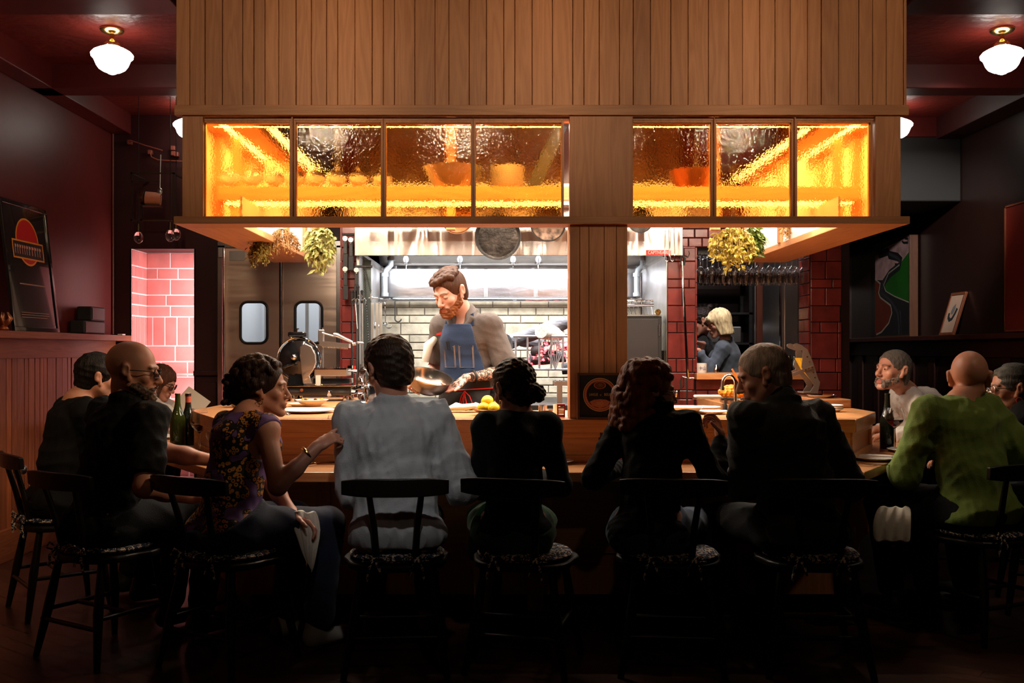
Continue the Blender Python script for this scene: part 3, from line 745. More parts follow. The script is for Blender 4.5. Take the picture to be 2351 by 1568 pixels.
def tiles(mb, o, u, v, n, W, H, rows, gap=.006, t=.012, seed=1, start=0.):
    """courses of blocks on the plane o + u*s + v*t; rows = [(height, width), ...] repeated upward"""
    o, u, v, n = V(o), V(u), V(v), V(n); rnd = random.Random(seed); z = 0; k = 0
    while z < H - .001:
        h, w = rows[k % len(rows)]; h = min(h, H - z); x = -w * (0 if k % 2 else .45) - start
        while x < W:
            a, b = max(x, 0) + gap / 2, min(x + w, W) - gap / 2
            if b - a > .008:
                mb.cur = rnd.random()
                p = [o + u * a + v * (z + gap / 2), o + u * b + v * (z + gap / 2), o + u * b + v * (z + h - gap / 2), o + u * a + v * (z + h - gap / 2)]
                e = .004
                q = [p[0] + (u + v) * e, p[1] + (v - u) * e, p[2] - (u + v) * e, p[3] + (u - v) * e]
                vs = p + [c + n * t * .75 for c in p] + [c + n * t for c in q]
                mb.add(vs, [(8, 9, 10, 11)] + [(i, (i + 1) % 4, 4 + (i + 1) % 4, 4 + i) for i in range(4)] + [(4 + i, 4 + (i + 1) % 4, 8 + (i + 1) % 4, 8 + i) for i in range(4)])
            x += w
        z += h; k += 1

def shell():
    floor()
    # ceiling with beams
    mb = MB(); mb.box(-3.4, 4.0, -1.5, 11.2, CEIL, CEIL + .1); st(mb.build('ceiling', M_['plaster'], smooth=0))
    for i, (y0, y1) in enumerate(((1.4, 1.8), (4.72, 5.10), (6.52, 6.72), (8.0, 8.3))):
        mb = MB(); 
        for x0, x1 in (((XL, XR),) if y0 < 4 else ((XL, -1.62), (2.02, XR))): mb.box(x0, x1, y0, y1, 3.02, CEIL + .01)
        st(mb.build('trim_%d' % (i + 1), M_['maroon'], smooth=0, bevel=.006))
    mb = MB(); mb.box(XL, -2.94, -1.4, 7.92, 3.02, CEIL + .01); st(mb.build('trim_5', M_['maroon'], smooth=0, bevel=.006))
    mb = MB(); mb.box(3.5, XR, -1.4, 10.5, 3.0, CEIL + .01); st(mb.build('trim_6', M_['darkmaroon'], smooth=0, bevel=.006))
    # left wall
    mb = MB(); mb.box(XL - .12, XL, -1.4, 7.92, 0, CEIL); st(mb.build('wall_left', M_['maroon'], smooth=0))
    # wainscot boards
    mb = MB(); random.seed(11); y = -1.2
    while y < 7.9:
        w = random.choice((.055, .07, .085, .1)); mb.cur = random.random()
        mb.box(XL, XL + .022 + random.uniform(0, .006), y + .004, min(y + w, 7.9) - .004, .19, 1.27); y += w
    st(mb.build('wall_left_panel', M_['wains'], smooth=0, bevel=.002))
    mb = MB(); mb.cur = .3; mb.box(XL, XL + .035, -1.2, 7.9, 1.25, 1.38); st(mb.build('trim_7', M_['wainsX'], smooth=0, bevel=.003))
    mb = MB(); mb.cur = .7; mb.box(XL, XL + .05, -1.2, 7.9, 0, .2); st(mb.build('baseboard_left', M_['wainsX'], smooth=0, bevel=.004))
    # back wall left: maroon, with tiled niche
    Yb = 7.92
    mb = MB()
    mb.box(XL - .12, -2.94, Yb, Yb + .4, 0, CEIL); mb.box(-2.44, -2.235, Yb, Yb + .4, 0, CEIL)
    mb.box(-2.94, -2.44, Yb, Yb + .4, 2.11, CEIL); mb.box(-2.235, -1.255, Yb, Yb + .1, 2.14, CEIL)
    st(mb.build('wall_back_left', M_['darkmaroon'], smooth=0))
    # panel moulding on the maroon wall beside the niche
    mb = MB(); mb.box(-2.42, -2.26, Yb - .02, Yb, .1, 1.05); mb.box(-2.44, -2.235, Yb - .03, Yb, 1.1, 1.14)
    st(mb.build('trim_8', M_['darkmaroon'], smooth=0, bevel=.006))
    rowsN = [(.13, .22), (.13, .24), (.24, .10), (.09, .2), (.09, .3), (.13, .2), (.09, .17), (.18, .2)]
    mb = MB()
    mb.m = 1; mb.box(-2.94, -2.44, Yb + .34, Yb + .4, 0, 2.11); mb.box(-2.95, -2.938, Yb, Yb + .34, 0, 2.11); mb.box(-2.442, -2.43, Yb, Yb + .34, 0, 2.11); mb.m = 0
    tiles(mb, (-2.94, Yb + .34, 0), (1, 0, 0), (0, 0, 1), (0, -1, 0), .5, 2.11, rowsN, seed=4, t=.004, gap=.011)
    tiles(mb, (-2.938, Yb + .34, 0), (0, -1, 0), (0, 0, 1), (1, 0, 0), .34, 2.11, rowsN, seed=5, t=.004, gap=.011)
    st(mb.build('wall_niche', [M_['tilepale'], M_['groutpale']], smooth=0))
    mb = MB(); mb.box(-2.93, -2.44, Yb + .24, Yb + .335, 1.095, 1.115); st(mb.build('trim_9', M_['tilepale'], smooth=0, bevel=.004))
    # tiled stub wall left of hearth (front at 7.3), cheek back to the doors
    rowsR = [(.13, .2), (.065, .16), (.13, .2), (.10, .12), (.19, .2), (.08, .13), (.12, .22)]
    mb = MB(); mb.m = 1; mb.box(-1.17, -1.06, 7.31, Yb + .1, 0, CEIL); mb.m = 0
    tiles(mb, (-1.17, 7.31, 0), (1, 0, 0), (0, 0, 1), (0, -1, 0), .11, CEIL, rowsR, seed=7)
    tiles(mb, (-1.17, Yb, 0), (0, -1, 0), (0, 0, 1), (-1, 0, 0), Yb - 7.31, CEIL, rowsR, seed=8)
    st(mb.build('wall_hearth_left', [M_['tile'], M_['grout']], smooth=0))
    # tiled wall right of hearth with the pass-through
    mb = MB(); mb.m = 1
    y0, y1 = 7.31, 7.55
    mb.box(1.22, 1.43, y0, y1 + 1.1, 0, CEIL); mb.box(1.43, 2.27, y0, y1, 0, 1.09); mb.box(1.43, 2.27, y0, y1, 2.06, CEIL); mb.box(2.27, 2.50, y0, y1, 0, CEIL)
    mb.m = 0
    for (a, b, z0, z1, sd) in ((1.22, 1.43, 0, 2.06, 1), (1.43, 2.27, 0, 1.09, 2), (2.27, 2.5, 0, 2.06, 4)):
        tiles(mb, (a, y0, z0), (1, 0, 0), (0, 0, 1), (0, -1, 0), b - a, z1 - z0, rowsR, seed=sd)
    tiles(mb, (1.22, y0, 2.06), (1, 0, 0), (0, 0, 1), (0, -1, 0), 1.28, 1.1, [(.067, .1)], seed=3)
    tiles(mb, (2.27, y1, 0), (0, -1, 0), (0, 0, 1), (-1, 0, 0), .24, 2.06, [(.09, .24)], seed=6)
    tiles(mb, (1.43, y0, 0), (0, 1, 0), (0, 0, 1), (1, 0, 0), .24, 2.06, [(.09, .24)], seed=9)
    st(mb.build('wall_hearth_right', [M_['tile'], M_['grout']], smooth=0))
    mb = MB(); mb.cur = .4; mb.box(1.42, 2.28, 7.22, 7.58, 1.09, 1.135); st(mb.build('window_1_sill', M_['topX'], smooth=0, bevel=.004))
    # corridor and far service room
    mb = MB(); mb.box(2.50, 2.56, 7.31, 10.4, 0, CEIL); st(mb.build('wall_service', M_['blackwall'], smooth=0))
    mb = MB(); mb.box(-1.4, XR + .1, 10.5, 10.6, 0, CEIL); st(mb.build('wall_back', M_['blackwall'], smooth=0))
    mb = MB(); mb.box(XR, XR + .12, -1.4, 10.6, 0, CEIL); st(mb.build('wall_right', M_['blackwall'], smooth=0))
    mb = MB(); mb.box(2.56, 2.78, 10.2, 10.5, 0, CEIL); mb.box(2.9, 3.02, 10.35, 10.5, 0, CEIL); st(mb.build('trim_10', M_['blackwall'], smooth=0, bevel=.01))
    mb = MB(); mb.box(3.02, XR, 8.0, 10.5, 2.50, 3.02); st(mb.build('trim_11', M_['blackmatt'], smooth=0, bevel=.01))
    # dark panelling low on the right wall
    mb = MB(); y = -1.2
    mb.box(XR - .03, XR, -1.2, 10.5, 1.25, 1.38); mb.box(XR - .05, XR, -1.2, 10.5, 0, .2)
    while y < 10.4: mb.box(XR - .02, XR, y, y + .12, .2, 1.25); y += .42
    st(mb.build('wall_right_panel', wood('dark_red_panel', lin((.22, .09, .06)), lin((.15, .06, .04)), 'Z', .4), smooth=0, bevel=.004))
    mb = MB(); mb.cur = .2; mb.box(XR - .14, XR, -1.2, 10.5, 1.385, 1.425); tag(mb.build('picture_ledge', wood('dark_ledge', lin((.30, .13, .09)), lin((.2, .09, .06)), 'Y', .4), smooth=0, bevel=.004), 'long dark brown picture ledge along the right wall under the paintings', 'ledge')
    mb = MB(); mb.cur = .2; mb.box(XL, XL + .15, -1.2, 7.92, 1.375, 1.42); tag(mb.build('picture_ledge', M_['wainsX'], smooth=0, bevel=.004), 'orange-brown wooden ledge along the left wall carrying the black poster', 'ledge')
    # wall behind the viewer
    mb = MB(); mb.box(XL - .12, XR + .12, -1.5, -1.4, 0, CEIL); st(mb.build('wall_front', M_['maroon'], smooth=0))
shell()

# ------------------------------------------------------------------ timber canopy over the kitchen
HX0, HX1, HY, HYB = -1.60, 2.00, 4.90, 7.0
def canopy():
    root = thing('wooden_canopy', 'large pale cedar canopy with amber windows hanging over the kitchen bar', 'canopy', (0, 0, 0))
    # vertical cladding boards, front and returns
    random.seed(21); mb = MB(); x = HX0
    while x < HX1 - .01:
        w = random.choice((.055, .068, .075, .085, .10)); w = min(w, HX1 - x); mb.cur = random.random()
        mb.box(x + .0012, x + w - .0012, HY + random.uniform(0, .006), HY + .03, 2.50, CEIL); x += w
    for X0, X1 in ((HX0, HX0 + .03), (HX1 - .03, HX1)):
        y = HY + .03
        while y < HYB:
            w = random.choice((.06, .075, .09)); mb.cur = random.random(); mb.box(X0, X1, y + .001, min(y + w, HYB) - .001, 2.50, CEIL); y += w
    mb.cur = .5; mb.box(HX0 + .01, HX1 - .01, HY + .031, HY + .045, 2.51, CEIL)  # added backing that keeps light from shining through the board gaps
    mb.build('cladding', M_['boardZ'], root, smooth=0, bevel=.0025)
    # lower band board and sill rail
    mb = MB(); mb.cur = .35; mb.box(HX0 - .004, HX1 + .004, HY - .012, HY + .03, 2.457, 2.507); mb.build('head_rail', M_['boardX'], root, smooth=0, bevel=.002)
    mb = MB(); mb.cur = .6; mb.box(HX0, HX1, HY - .035, HY + .12, 1.920, 1.957); mb.build('sill_rail', M_['boardX'], root, smooth=0, bevel=.003)
    for sx in (0, 1):
        mb = MB(); mb.cur = .2 + sx * .3
        x0, x1 = (HX0, HX0 + .30) if sx == 0 else (HX1 - .30, HX1)
        mb.box(x0, x1, HY + .12, HYB, 1.920, 1.957); mb.build('return_rail', M_['boardY'], root, smooth=0, bevel=.003)
    # window surrounds
    z0, z1 = 1.957, 2.457
    mb = MB()
    for a, b in ((HX0 + .03, -1.468), (.338, .662 - .012), (1.845, HX1 - .03)):
        mb.cur = random.random(); mb.box(a, b, HY + .004, HY + .045, z0, z1)
    for a in (.338,):
        pass
    mb.cur = .5; mb.box(HX0 + .03, HX1 - .03, HY + .03, HY + .10, z1 - .016, z1)   # soffit strip over the windows
    mb.build('window_surround', M_['boardZ'], root, smooth=0, bevel=.002)
    # the two glazed groups
    groups = [((-1.468, -1.047), (-1.015, -.595), (-.57, -.148), (-.125, .300)), ((.655, 1.040), (1.068, 1.438), (1.468, 1.83))]
    amber = amber_glass()
    for g in groups:
        for i, (a, b) in enumerate(g):
            mb = MB(); mb.cur = random.random()
            f = .012
            mb.box(a - f, a, HY + .03, HY + .075, z0, z1 - .016); mb.box(b, b + f, HY + .03, HY + .075, z0, z1 - .016)
            mb.box(a, b, HY + .03, HY + .075, z0, z0 + f * .5); mb.box(a, b, HY + .03, HY + .075, z1 - .016 - f, z1 - .016)
            if i: mb.box(g[i - 1][1] + f, a - f, HY + .012, HY + .075, z0, z1)
            fr = mb.build('window_frame', M_['boardZ'], root, smooth=0, bevel=.0015)
            mb = MB(); mb.box(a, b, HY + .05, HY + .056, z0 + f * .5, z1 - .016 - f); mb.build('pane', amber, fr, smooth=0)
    # column down to the ledge
    mb = MB(); x = .338
    for w in (.050, .045, .075, .06, .055): 
        mb.cur = random.random(); mb.box(x + .001, min(x + w, .625) - .001, HY - .004, HY + .06, .965, 1.92); x += w
    mb.cur = .5; mb.box(.338, .622, HY + .06, HY + .16, .965, 1.92)
    mb.build('column', M_['boardZ'], root, smooth=0, bevel=.002)
    # returns: outer walls with posts, inside pale
    for sx in (0, 1):
        xo = HX0 if sx == 0 else HX1; d = 1 if sx == 0 else -1
        mb = MB()
        y = HY + .12; k = 0
        posts = (HY + .12, 5.45, 6.05, 6.6, HYB - .06)
        for p in posts:
            mb = MB(); mb.cur = random.random(); x0, x1 = sorted((xo, xo + d * .07)); mb.box(x0, x1, p, p + .06, 1.957, 2.50)
            mb.build('return_post', M_['boardZ'], root, smooth=0, bevel=.002)
            if p < 5.5: continue
            mb = MB(); mb.cur = random.random(); x0, x1 = sorted((xo + d * .26, xo + d * .305)); mb.box(x0, x1, p, p + .06, 1.957, 2.485)
            mb.build('return_post', M_['boardZ'], root, smooth=0, bevel=.002)
        mb = MB(); x0, x1 = sorted((xo + d * .012, xo + d * .024))
        mb.box(x0, x1, HY + .1, HYB, 1.957, 2.50)
        mb.build('return_pane', mat('opal_panel', (.82, .72, .58), .5), root, smooth=0)
        mb = MB(); x0, x1 = sorted((xo + d * .275, xo + d * .285)); mb.box(x0, x1, HY + .16, 5.6, 1.957, 2.085); mb.box(x0, x1, 5.6, HYB - .03, 1.957, 2.40)
        mb.build('inner_pane', mat('white_inner_panel', (.82, .80, .76), .5), root, smooth=0)
        mb = MB(); x0, x1 = sorted((xo + d * .03, xo + d * .30)); mb.cur = .3
        mb.box(x0, x1, HY + .3, HYB, 2.485, 2.51); mb.build('return_soffit', M_['boardY'], root, smooth=0)
        mb = MB(); x0, x1 = sorted((xo, xo + d * .30)); mb.cur = .1
        mb.box(x0, x1, HYB - .03, HYB, 1.957, 2.5); mb.build('return_end', M_['boardZ'], root, smooth=0, bevel=.002)
    # top deck inside, dark amber
    return root

def amber_glass():
    m = bpy.data.materials.new('amber_hammered_glass'); nt, N, L, b = nodes(m)
    b.inputs['Base Color'].default_value = (1.0, .47, .085, 1)
    b.inputs['Transmission Weight'].default_value = 1; b.inputs['Roughness'].default_value = .045; b.inputs['IOR'].default_value = 1.38
    tc = N.new('ShaderNodeTexCoord'); mp = N.new('ShaderNodeMapping'); L.new(tc.outputs['Object'], mp.inputs[0]); mp.inputs['Scale'].default_value = (1, 1, .75)
    n = N.new('ShaderNodeTexNoise'); n.inputs['Scale'].default_value = 130; n.inputs['Detail'].default_value = 1.5; L.new(mp.outputs[0], n.inputs['Vector'])
    n2 = N.new('ShaderNodeTexNoise'); n2.inputs['Scale'].default_value = 40; n2.inputs['Detail'].default_value = 2; L.new(mp.outputs[0], n2.inputs['Vector'])
    ad = N.new('ShaderNodeMath'); L.new(n.outputs[0], ad.inputs[0]); L.new(n2.outputs[0], ad.inputs[1])
    bp = N.new('ShaderNodeBump'); bp.inputs['Strength'].default_value = .42; bp.inputs['Distance'].default_value = .0018
    L.new(ad.outputs[0], bp.inputs['Height']); L.new(bp.outputs[0], b.inputs['Normal'])
    return m
canopy()

def shelf_in_canopy():
    Y0, Y1 = 5.30, 5.52
    glow = mat('led_strip', (1, 1, 1), emit=(1.0, .82, .55), estr=9.)
    sh = thing('glass_shelf', 'long wooden shelf inside the amber windows carrying white lidded bowls', 'shelf', (.2, Y0, 2.10))
    a = at(498, 440, Y0).x; b = at(1978, 440, Y0).x
    mb = MB(); mb.cur = .4; mb.box(a - .2, b - .2, 0, Y1 - Y0, 0, .075); mb.build('board', M_['boardX'], sh, smooth=0, bevel=.003)
    mb = MB(); mb.box(a + .03 - .2, b - .03 - .2, .05, .075, -.012, -.001); mb.build('light_strip', glow, sh, smooth=0)
    # posts carrying the shelf back down
    for x in (a + .03, -.30, .45, 1.15, b - .09):
        mb = MB(); mb.cur = random.random(); mb.box(x - .2, x - .2 + .05, .14, .19, -.14, .0); mb.build('bracket', M_['boardZ'], sh, smooth=0, bevel=.002)
        mb = MB(); mb.cur = random.random(); mb.box(x - .2, x - .2 + .05, .17, .215, .075, 1.07); mb.build('hanger_post', M_['boardZ'], sh, smooth=0, bevel=.002)
    # lidded bowls
    z = 2.175
    xs = [(527, 'lidded white bowl at the left end of the canopy shelf'), (579, 'lidded white bowl second from the left end of the canopy shelf'),
          (629, 'lidded white bowl behind the right edge of the first amber pane'), (676, 'lidded white bowl hidden by the first mullion of the amber window'),
          (724, 'lidded white bowl first in the second amber pane'), (773, 'lidded white bowl in the middle of the second amber pane'),
          (823, 'lidded white bowl third in the second amber pane'), (877, 'lidded white bowl behind the mullion between second and third amber panes')]
    first = None
    for px, lab in xs:
        X = at(px, 400, Y0 + .06).x
        if first is None:
            first = thing('lidded_bowl', lab, 'bowl', (X, Y0 + .06, z), group='white lidded bowls on the canopy shelf')
            mb = MB(); mb.lathe([(.0, .0), (.022, .0), (.020, .012), (.034, .018), (.050, .036), (.056, .056), (.053, .056), (.046, .037), (.0, .02)], n=28); mb.build('bowl', M_['white'], first)
            mb = MB(); mb.lathe([(.055, .0575), (.050, .068), (.036, .083), (.014, .092), (.006, .096), (.006, .104), (.011, .110), (.006, .118), (0, .119)], n=28); mb.build('lid', mat('pewter_lid', (.55, .5, .44), .3, 1.), first)
        else: dup(first, (X, Y0 + .06, z), 0, lab)
    # stack of plates glimpsed through the fourth pane and leaning black board
    mb = MB(); X = at(1165, 345, 5.42).x
    for i in range(9): mb.lathe([(.0, i * .014), (.07, i * .014), (.095, i * .014 + .010), (.09, i * .014 + .012), (0, i * .014 + .006)], n=28)
    ob = mb.build('plate_stack', M_['white'], loc=(X, 5.41, 2.175)); tag(ob, 'stack of pale plates on the canopy shelf behind the fourth amber pane', 'plates')
    mb = MB(); X = at(1040, 345, 5.42).x; mb.lathe([(0, 0), (.10, 0), (.16, .12), (.155, .12), (.095, .01), (0, .01)], n=32)
    tag(mb.build('steel_bowl', M_['steelworn'], loc=(X, 5.41, 2.175)), 'wide metal bowl on the canopy shelf behind the third amber pane', 'bowl')
    mb = MB(); X = at(1590, 345, 5.42).x; mb.lathe([(0, 0), (.10, 0), (.13, .10), (.125, .10), (.095, .01), (0, .01)], n=32)
    tag(mb.build('steel_bowl', M_['copper'], loc=(X, 5.41, 2.175)), 'copper coloured bowl on the canopy shelf right of the column', 'bowl')
    mb = MB(); mb.box(-.035, .035, -.01, .01, 0, .38, Matrix.Rotation(R(24), 4, 'Y'))
    tag(mb.build('chopping_board', M_['blackmatt'], loc=(at(1225, 0, 5.25).x, 5.41, 2.18)), 'dark narrow board leaning at a slant behind the fourth amber pane', 'board')
shelf_in_canopy()

# ------------------------------------------------------------------ bar: raised work ledge (U) and dining counter (U)
LZ = .963; TZ = .75
def bar():
    root = thing('bar_counter', 'pale oak U-shaped kitchen bar with raised work ledge and lower dining counter', 'counter', (0.2, 5, 0))
    root.location = (0, 0, 0)
    outer = [(-1.75, 7.2), (-1.75, 5.62), (-1.38, 4.88), (1.74, 4.88), (2.07, 5.5), (2.07, 7.2)]
    inner = [(1.42, 7.2), (1.42, 5.62), (-1.0, 5.62), (-1.0, 7.2)]
    def ring_(mbx, out, inn, z0, z1): mbx.prism(out + inn, z0, z1)
    mb = MB(); mb.cur = .31
    # top in three pieces so grain runs along each
    mb.prism([(-1.38, 4.88), (1.74, 4.88), (1.42, 5.62), (-1.0, 5.62)][::1], LZ - .065, LZ); mb.build('work_top', M_['topX'], root, smooth=0, bevel=.004)
    mb = MB(); mb.cur = .52; mb.prism([(-1.75, 7.2), (-1.75, 5.62), (-1.384, 4.888), (-1.006, 5.62), (-1.0, 7.2)], LZ - .065, LZ - .001); mb.build('work_top', M_['topY'], root, smooth=0, bevel=.004)
    mb = MB(); mb.cur = .73; mb.prism([(2.07, 7.2), (1.42, 7.2), (1.426, 5.62), (1.745, 4.888), (2.07, 5.5)], LZ - .065, LZ - .001); mb.build('work_top', M_['topY'], root, smooth=0, bevel=.004)
    # riser panels, recessed with frames
    def offset(poly, d):
        return [(x + (d if x < 0 else -d), y + (d if y < 5 else d * .7)) for x, y in poly]
    o2 = [(-1.72, 7.18), (-1.72, 5.63), (-1.36, 4.915), (1.72, 4.915), (2.04, 5.51), (2.04, 7.18)]
    i2 = [(1.45, 7.18), (1.45, 5.59), (-1.03, 5.59), (-1.03, 7.18)]
    mb = MB(); mb.cur = .2; mb.prism(o2 + i2, .30, LZ - .065); mb.build('riser_panel', M_['topX'], root, smooth=0)
    mb = MB()
    for i in range(5):
        p, q = V((*o2[i], 0)), V((*o2[i + 1], 0)); d = q - p; Lg = d.length; ang = math.atan2(d.y, d.x)
        Mx = Matrix.Translation(p) @ Matrix.Rotation(ang, 4, 'Z')
        mb.cur = random.random(); mb.box(0, Lg, -.016, 0, LZ - .09, LZ - .066, Mx); mb.cur = random.random(); mb.box(0, Lg, -.016, 0, TZ, TZ + .035, Mx)
        n = max(1, round(Lg / .78))
        for k in range(n + 1):
            mb.cur = random.random(); c = Lg * k / n; mb.box(max(c - .035, 0), min(c + .035, Lg), -.015, 0, TZ + .035, LZ - .09, Mx)
    mb.build('riser_frame', M_['topX'], root, smooth=0, bevel=.002)
    # dining counter
    do = [(-2.34, 7.2), (-2.34, 6.05), (-1.27, 4.50), (1.64, 4.50), (2.70, 6.07), (2.70, 7.2)]
    di = [(2.03, 7.2), (2.03, 5.52), (1.71, 4.92), (-1.35, 4.92), (-1.71, 5.64), (-1.71, 7.2)]
    mb = MB(); mb.cur = .44; mb.prism([do[2], do[3], di[2], di[3]], TZ - .045, TZ); mb.build('dining_top', M_['topX'], root, smooth=0, bevel=.004)
    mb = MB(); mb.cur = .14; mb.prism([do[0], do[1], (-1.275, 4.508), (-1.355, 4.92), di[4], di[5]], TZ - .045, TZ - .0005); mb.build('dining_top', M_['topY'], root, smooth=0, bevel=.004)
    mb = MB(); mb.cur = .84; mb.prism([do[5], di[0], di[1], (1.715, 4.92), (1.645, 4.508), do[4]], TZ - .045, TZ - .0005); mb.build('dining_top', M_['topY'], root, smooth=0, bevel=.004)
    # apron and cabinet base down to a toe kick
    a2 = [(-2.0, 7.15), (-2.0, 5.85), (-1.2, 4.66), (1.56, 4.66), (2.36, 5.85), (2.36, 7.15)]
    mb = MB(); mb.cur = .6; mb.prism([(-1.70, 7.15), (-1.70, 5.70), (-1.3, 4.93), (1.66, 4.93), (2.0, 5.56), (2.0, 7.15)] + i2[0:1] + [(1.46, 5.58), (-1.04, 5.58), (-1.04, 7.15)], .10, .70)
    mb.build('base_panel', M_['boardX'], root, smooth=0)
    mb = MB()
    for k in range(9):
        x = -1.28 + k * .37; mb.cur = random.random(); mb.box(x, x + .07, 4.905, 4.93, .22, .70)
    mb.cur = .2; mb.box(-1.3, 1.66, 4.9, 4.93, .10, .24)
    mb.build('base_frame', M_['boardZ'], root, smooth=0, bevel=.002)
    mb = MB(); mb.prism([(-1.64, 7.1), (-1.64, 5.75), (-1.25, 5.0), (1.6, 5.0), (1.94, 5.6), (1.94, 7.1), (1.5, 7.1), (1.5, 5.5), (-1.1, 5.5), (-1.1, 7.1)], 0, .10); mb.build('toe_kick', M_['blackmatt'], root, smooth=0)
    for px in (1693, 1110, 1858):
        p = at(px, 1012, 4.915); mb = MB(); mb.cyl((p.x, 4.902, p.z), (p.x, 4.915, p.z), .008); mb.build('cable_hole', M_['blackmatt'], root)
bar()
# ------------------------------------------------------------------ stainless doors
def rrect(x0, x1, z0, z1, r, n=6):
    pts = []
    for cx, cz, a0 in ((x1 - r, z1 - r, 0), (x0 + r, z1 - r, 90), (x0 + r, z0 + r, 180), (x1 - r, z0 + r, 270)):
        for i in range(n + 1):
            a = R(a0 + 90 * i / n); pts.append((cx + r * cos(a), cz + r * sin(a)))
    return pts
def kitchen_doors():
    Y = 7.92
    def X(px): return (px - 1150) * Y / F
    def Z(py): return 1.3 - (py - 805) * Y / F
    x0, xm, x1 = X(522), X(649), X(775)
    k = 1
    for a, b, wx0, wx1 in ((x0, xm - .003, X(556), X(617)), (xm + .003, x1, X(681), X(742))):
        zt = Z(571); wz0, wz1 = Z(788), Z(694)
        # leaf with an opening, as ring of quads front/back
        hole = rrect(wx0, wx1, wz0, wz1, .055)
        outer = []
        cx, cz = (wx0 + wx1) / 2, (wz0 + wz1) / 2
        for (hx, hz) in hole:
            dx, dz = hx - cx, hz - cz
            t = min((b - cx) / dx if dx > 1e-6 else ((a - cx) / dx if dx < -1e-6 else 1e9), (zt - cz) / dz if dz > 1e-6 else ((.01 - cz) / dz if dz < -1e-6 else 1e9))
            outer.append((cx + dx * t, cz + dz * t))
        # add the corners
        ang = lambda p: math.atan2(p[1] - cz, p[0] - cx)
        def door_mesh(mb):
            n = len(hole)
            for y in (Y - .045, Y - .005):
                o = len(mb.v); mb.v += [(p[0], y, p[1]) for p in hole] + [(p[0], y, p[1]) for p in outer]; mb.r += [0.] * (2 * n)
                for i in range(n):
                    j = (i + 1) % n; f = (o + i, o + j, o + n + j, o + n + i); mb.f.append(f if y < Y - .02 else f[::-1]); mb.mi.append(0)
                    # corner filler
                    p, q = outer[i], outer[j]
                    for cxn, czn in ((a, .01), (b, .01), (a, zt), (b, zt)):
                        if (abs(p[0] - cxn) < 1e-5 and abs(q[1] - czn) < 1e-5 and abs(q[0] - cxn) > 1e-4) or (abs(q[0] - cxn) < 1e-5 and abs(p[1] - czn) < 1e-5 and abs(p[0] - cxn) > 1e-4):
                            mb.add([(p[0], y, p[1]), (q[0], y, q[1]), (cxn, y, czn)], [(0, 1, 2)])
            for i in range(n):
                j = (i + 1) % n
                mb.add([(hole[i][0], Y - .045, hole[i][1]), (hole[j][0], Y - .045, hole[j][1]), (hole[j][0], Y - .005, hole[j][1]), (hole[i][0], Y - .005, hole[i][1])], [(0, 1, 2, 3)])
            mb.box(a, a + .001, Y - .045, Y - .005, .01, zt); mb.box(b - .001, b, Y - .045, Y - .005, .01, zt)
        root = bpy.data.objects.new('door_%d' % k, None); C.objects.link(root); st(root)
        mb = MB(); door_mesh(mb); mb.build('door_leaf', M_['doorsteel'], root, smooth=0)
        mb = MB(); pts = [V((p[0], Y - .05, p[1])) for p in rrect(wx0, wx1, wz0, wz1, .055)]; mb.tube(pts, .011, 8, closed=True); mb.build('window_gasket', M_['rubber'], root)
        mb = MB(); mb.add([(p[0], Y - .03, p[1]) for p in hole], [tuple(range(len(hole)))]); mb.build('pane', mat('thin_pane', (1, 1, 1), .0, trans=1., ior=1.02), root, smooth=0)
        mb = MB(); mb.box(b - .012 if k == 1 else a - .002, b + .001 if k == 1 else a + .006, Y - .052, Y - .04, .01, zt); mb.build('edge_strip', M_['chrome'], root, smooth=0)
        k += 1
    # frame
    fr = MB(); Yf = Y - .07
    fr.box(X(505), X(522), Yf, Y + .04, 0, Z(565)); fr.box(X(775), X(786), Yf, Y + .04, 0, Z(565)); fr.box(X(505), X(786), Yf, Y + .04, Z(571), Z(555))
    st(fr.build('door_frame', M_['steel'], smooth=0, bevel=.003))
    mb = MB(); mb.cyl((X(520), Yf - .01, .02), (X(520), Yf - .01, Z(572)), .012); st(mb.build('door_frame_hinge', M_['chrome']))
    mb = MB(); mb.box(X(530), X(566), Y - .05, Y - .044, Z(600), Z(578)); st(mb.build('door_vent', M_['steelworn'], smooth=0, bevel=.002))
    # bright preparation room behind
    wh = mat('white_room_paint', (.75, .76, .78), .6)
    mb = MB(); mb.box(-2.3, -1.2, 10.3, 10.36, 0, 2.6); mb.box(-2.36, -2.3, 8.1, 10.36, 0, 2.6); mb.box(-1.2, -1.14, 8.1, 10.36, 0, 2.6); mb.box(-2.36, -1.14, 8.1, 10.36, 2.5, 2.56)
    st(mb.build('wall_preparation', wh, smooth=0))
    sh = thing('wire_shelving', 'chrome shelving posts seen through the left swing-door window', 'shelving', (-1.95, 9.5, 0))
    for i in range(5):
        mb = MB(); x = -.3 + i * .13; mb.box(x, x + .03, 0, .03, 0, 2.1); mb.build('post', M_['steelworn'], sh, smooth=0)
    for z in (.6, 1.1, 1.95):
        mb = MB()
        for i in range(9): mb.cyl((-.33, .02 + i * .05, z), (.30, .02 + i * .05, z), .006, n=6)
        mb.build('wire_shelf', M_['chrome'], sh)
    mb = MB(); mb.box(0, .05, 0, .4, 0, 2.05); tag(mb.build('fridge_edge', M_['steel'], smooth=0, loc=(-1.42, 9.2, 0)), 'steel cabinet edge seen through the right swing-door window', 'cabinet')

M_['doorsteel'] = mat('door_stainless', (.74, .57, .46), .35, 1., noise=.06, nscale=3, bump=.8, bscale=1.6, stretch=(.35, 1, 3.2), aniso=.6)
kitchen_doors()

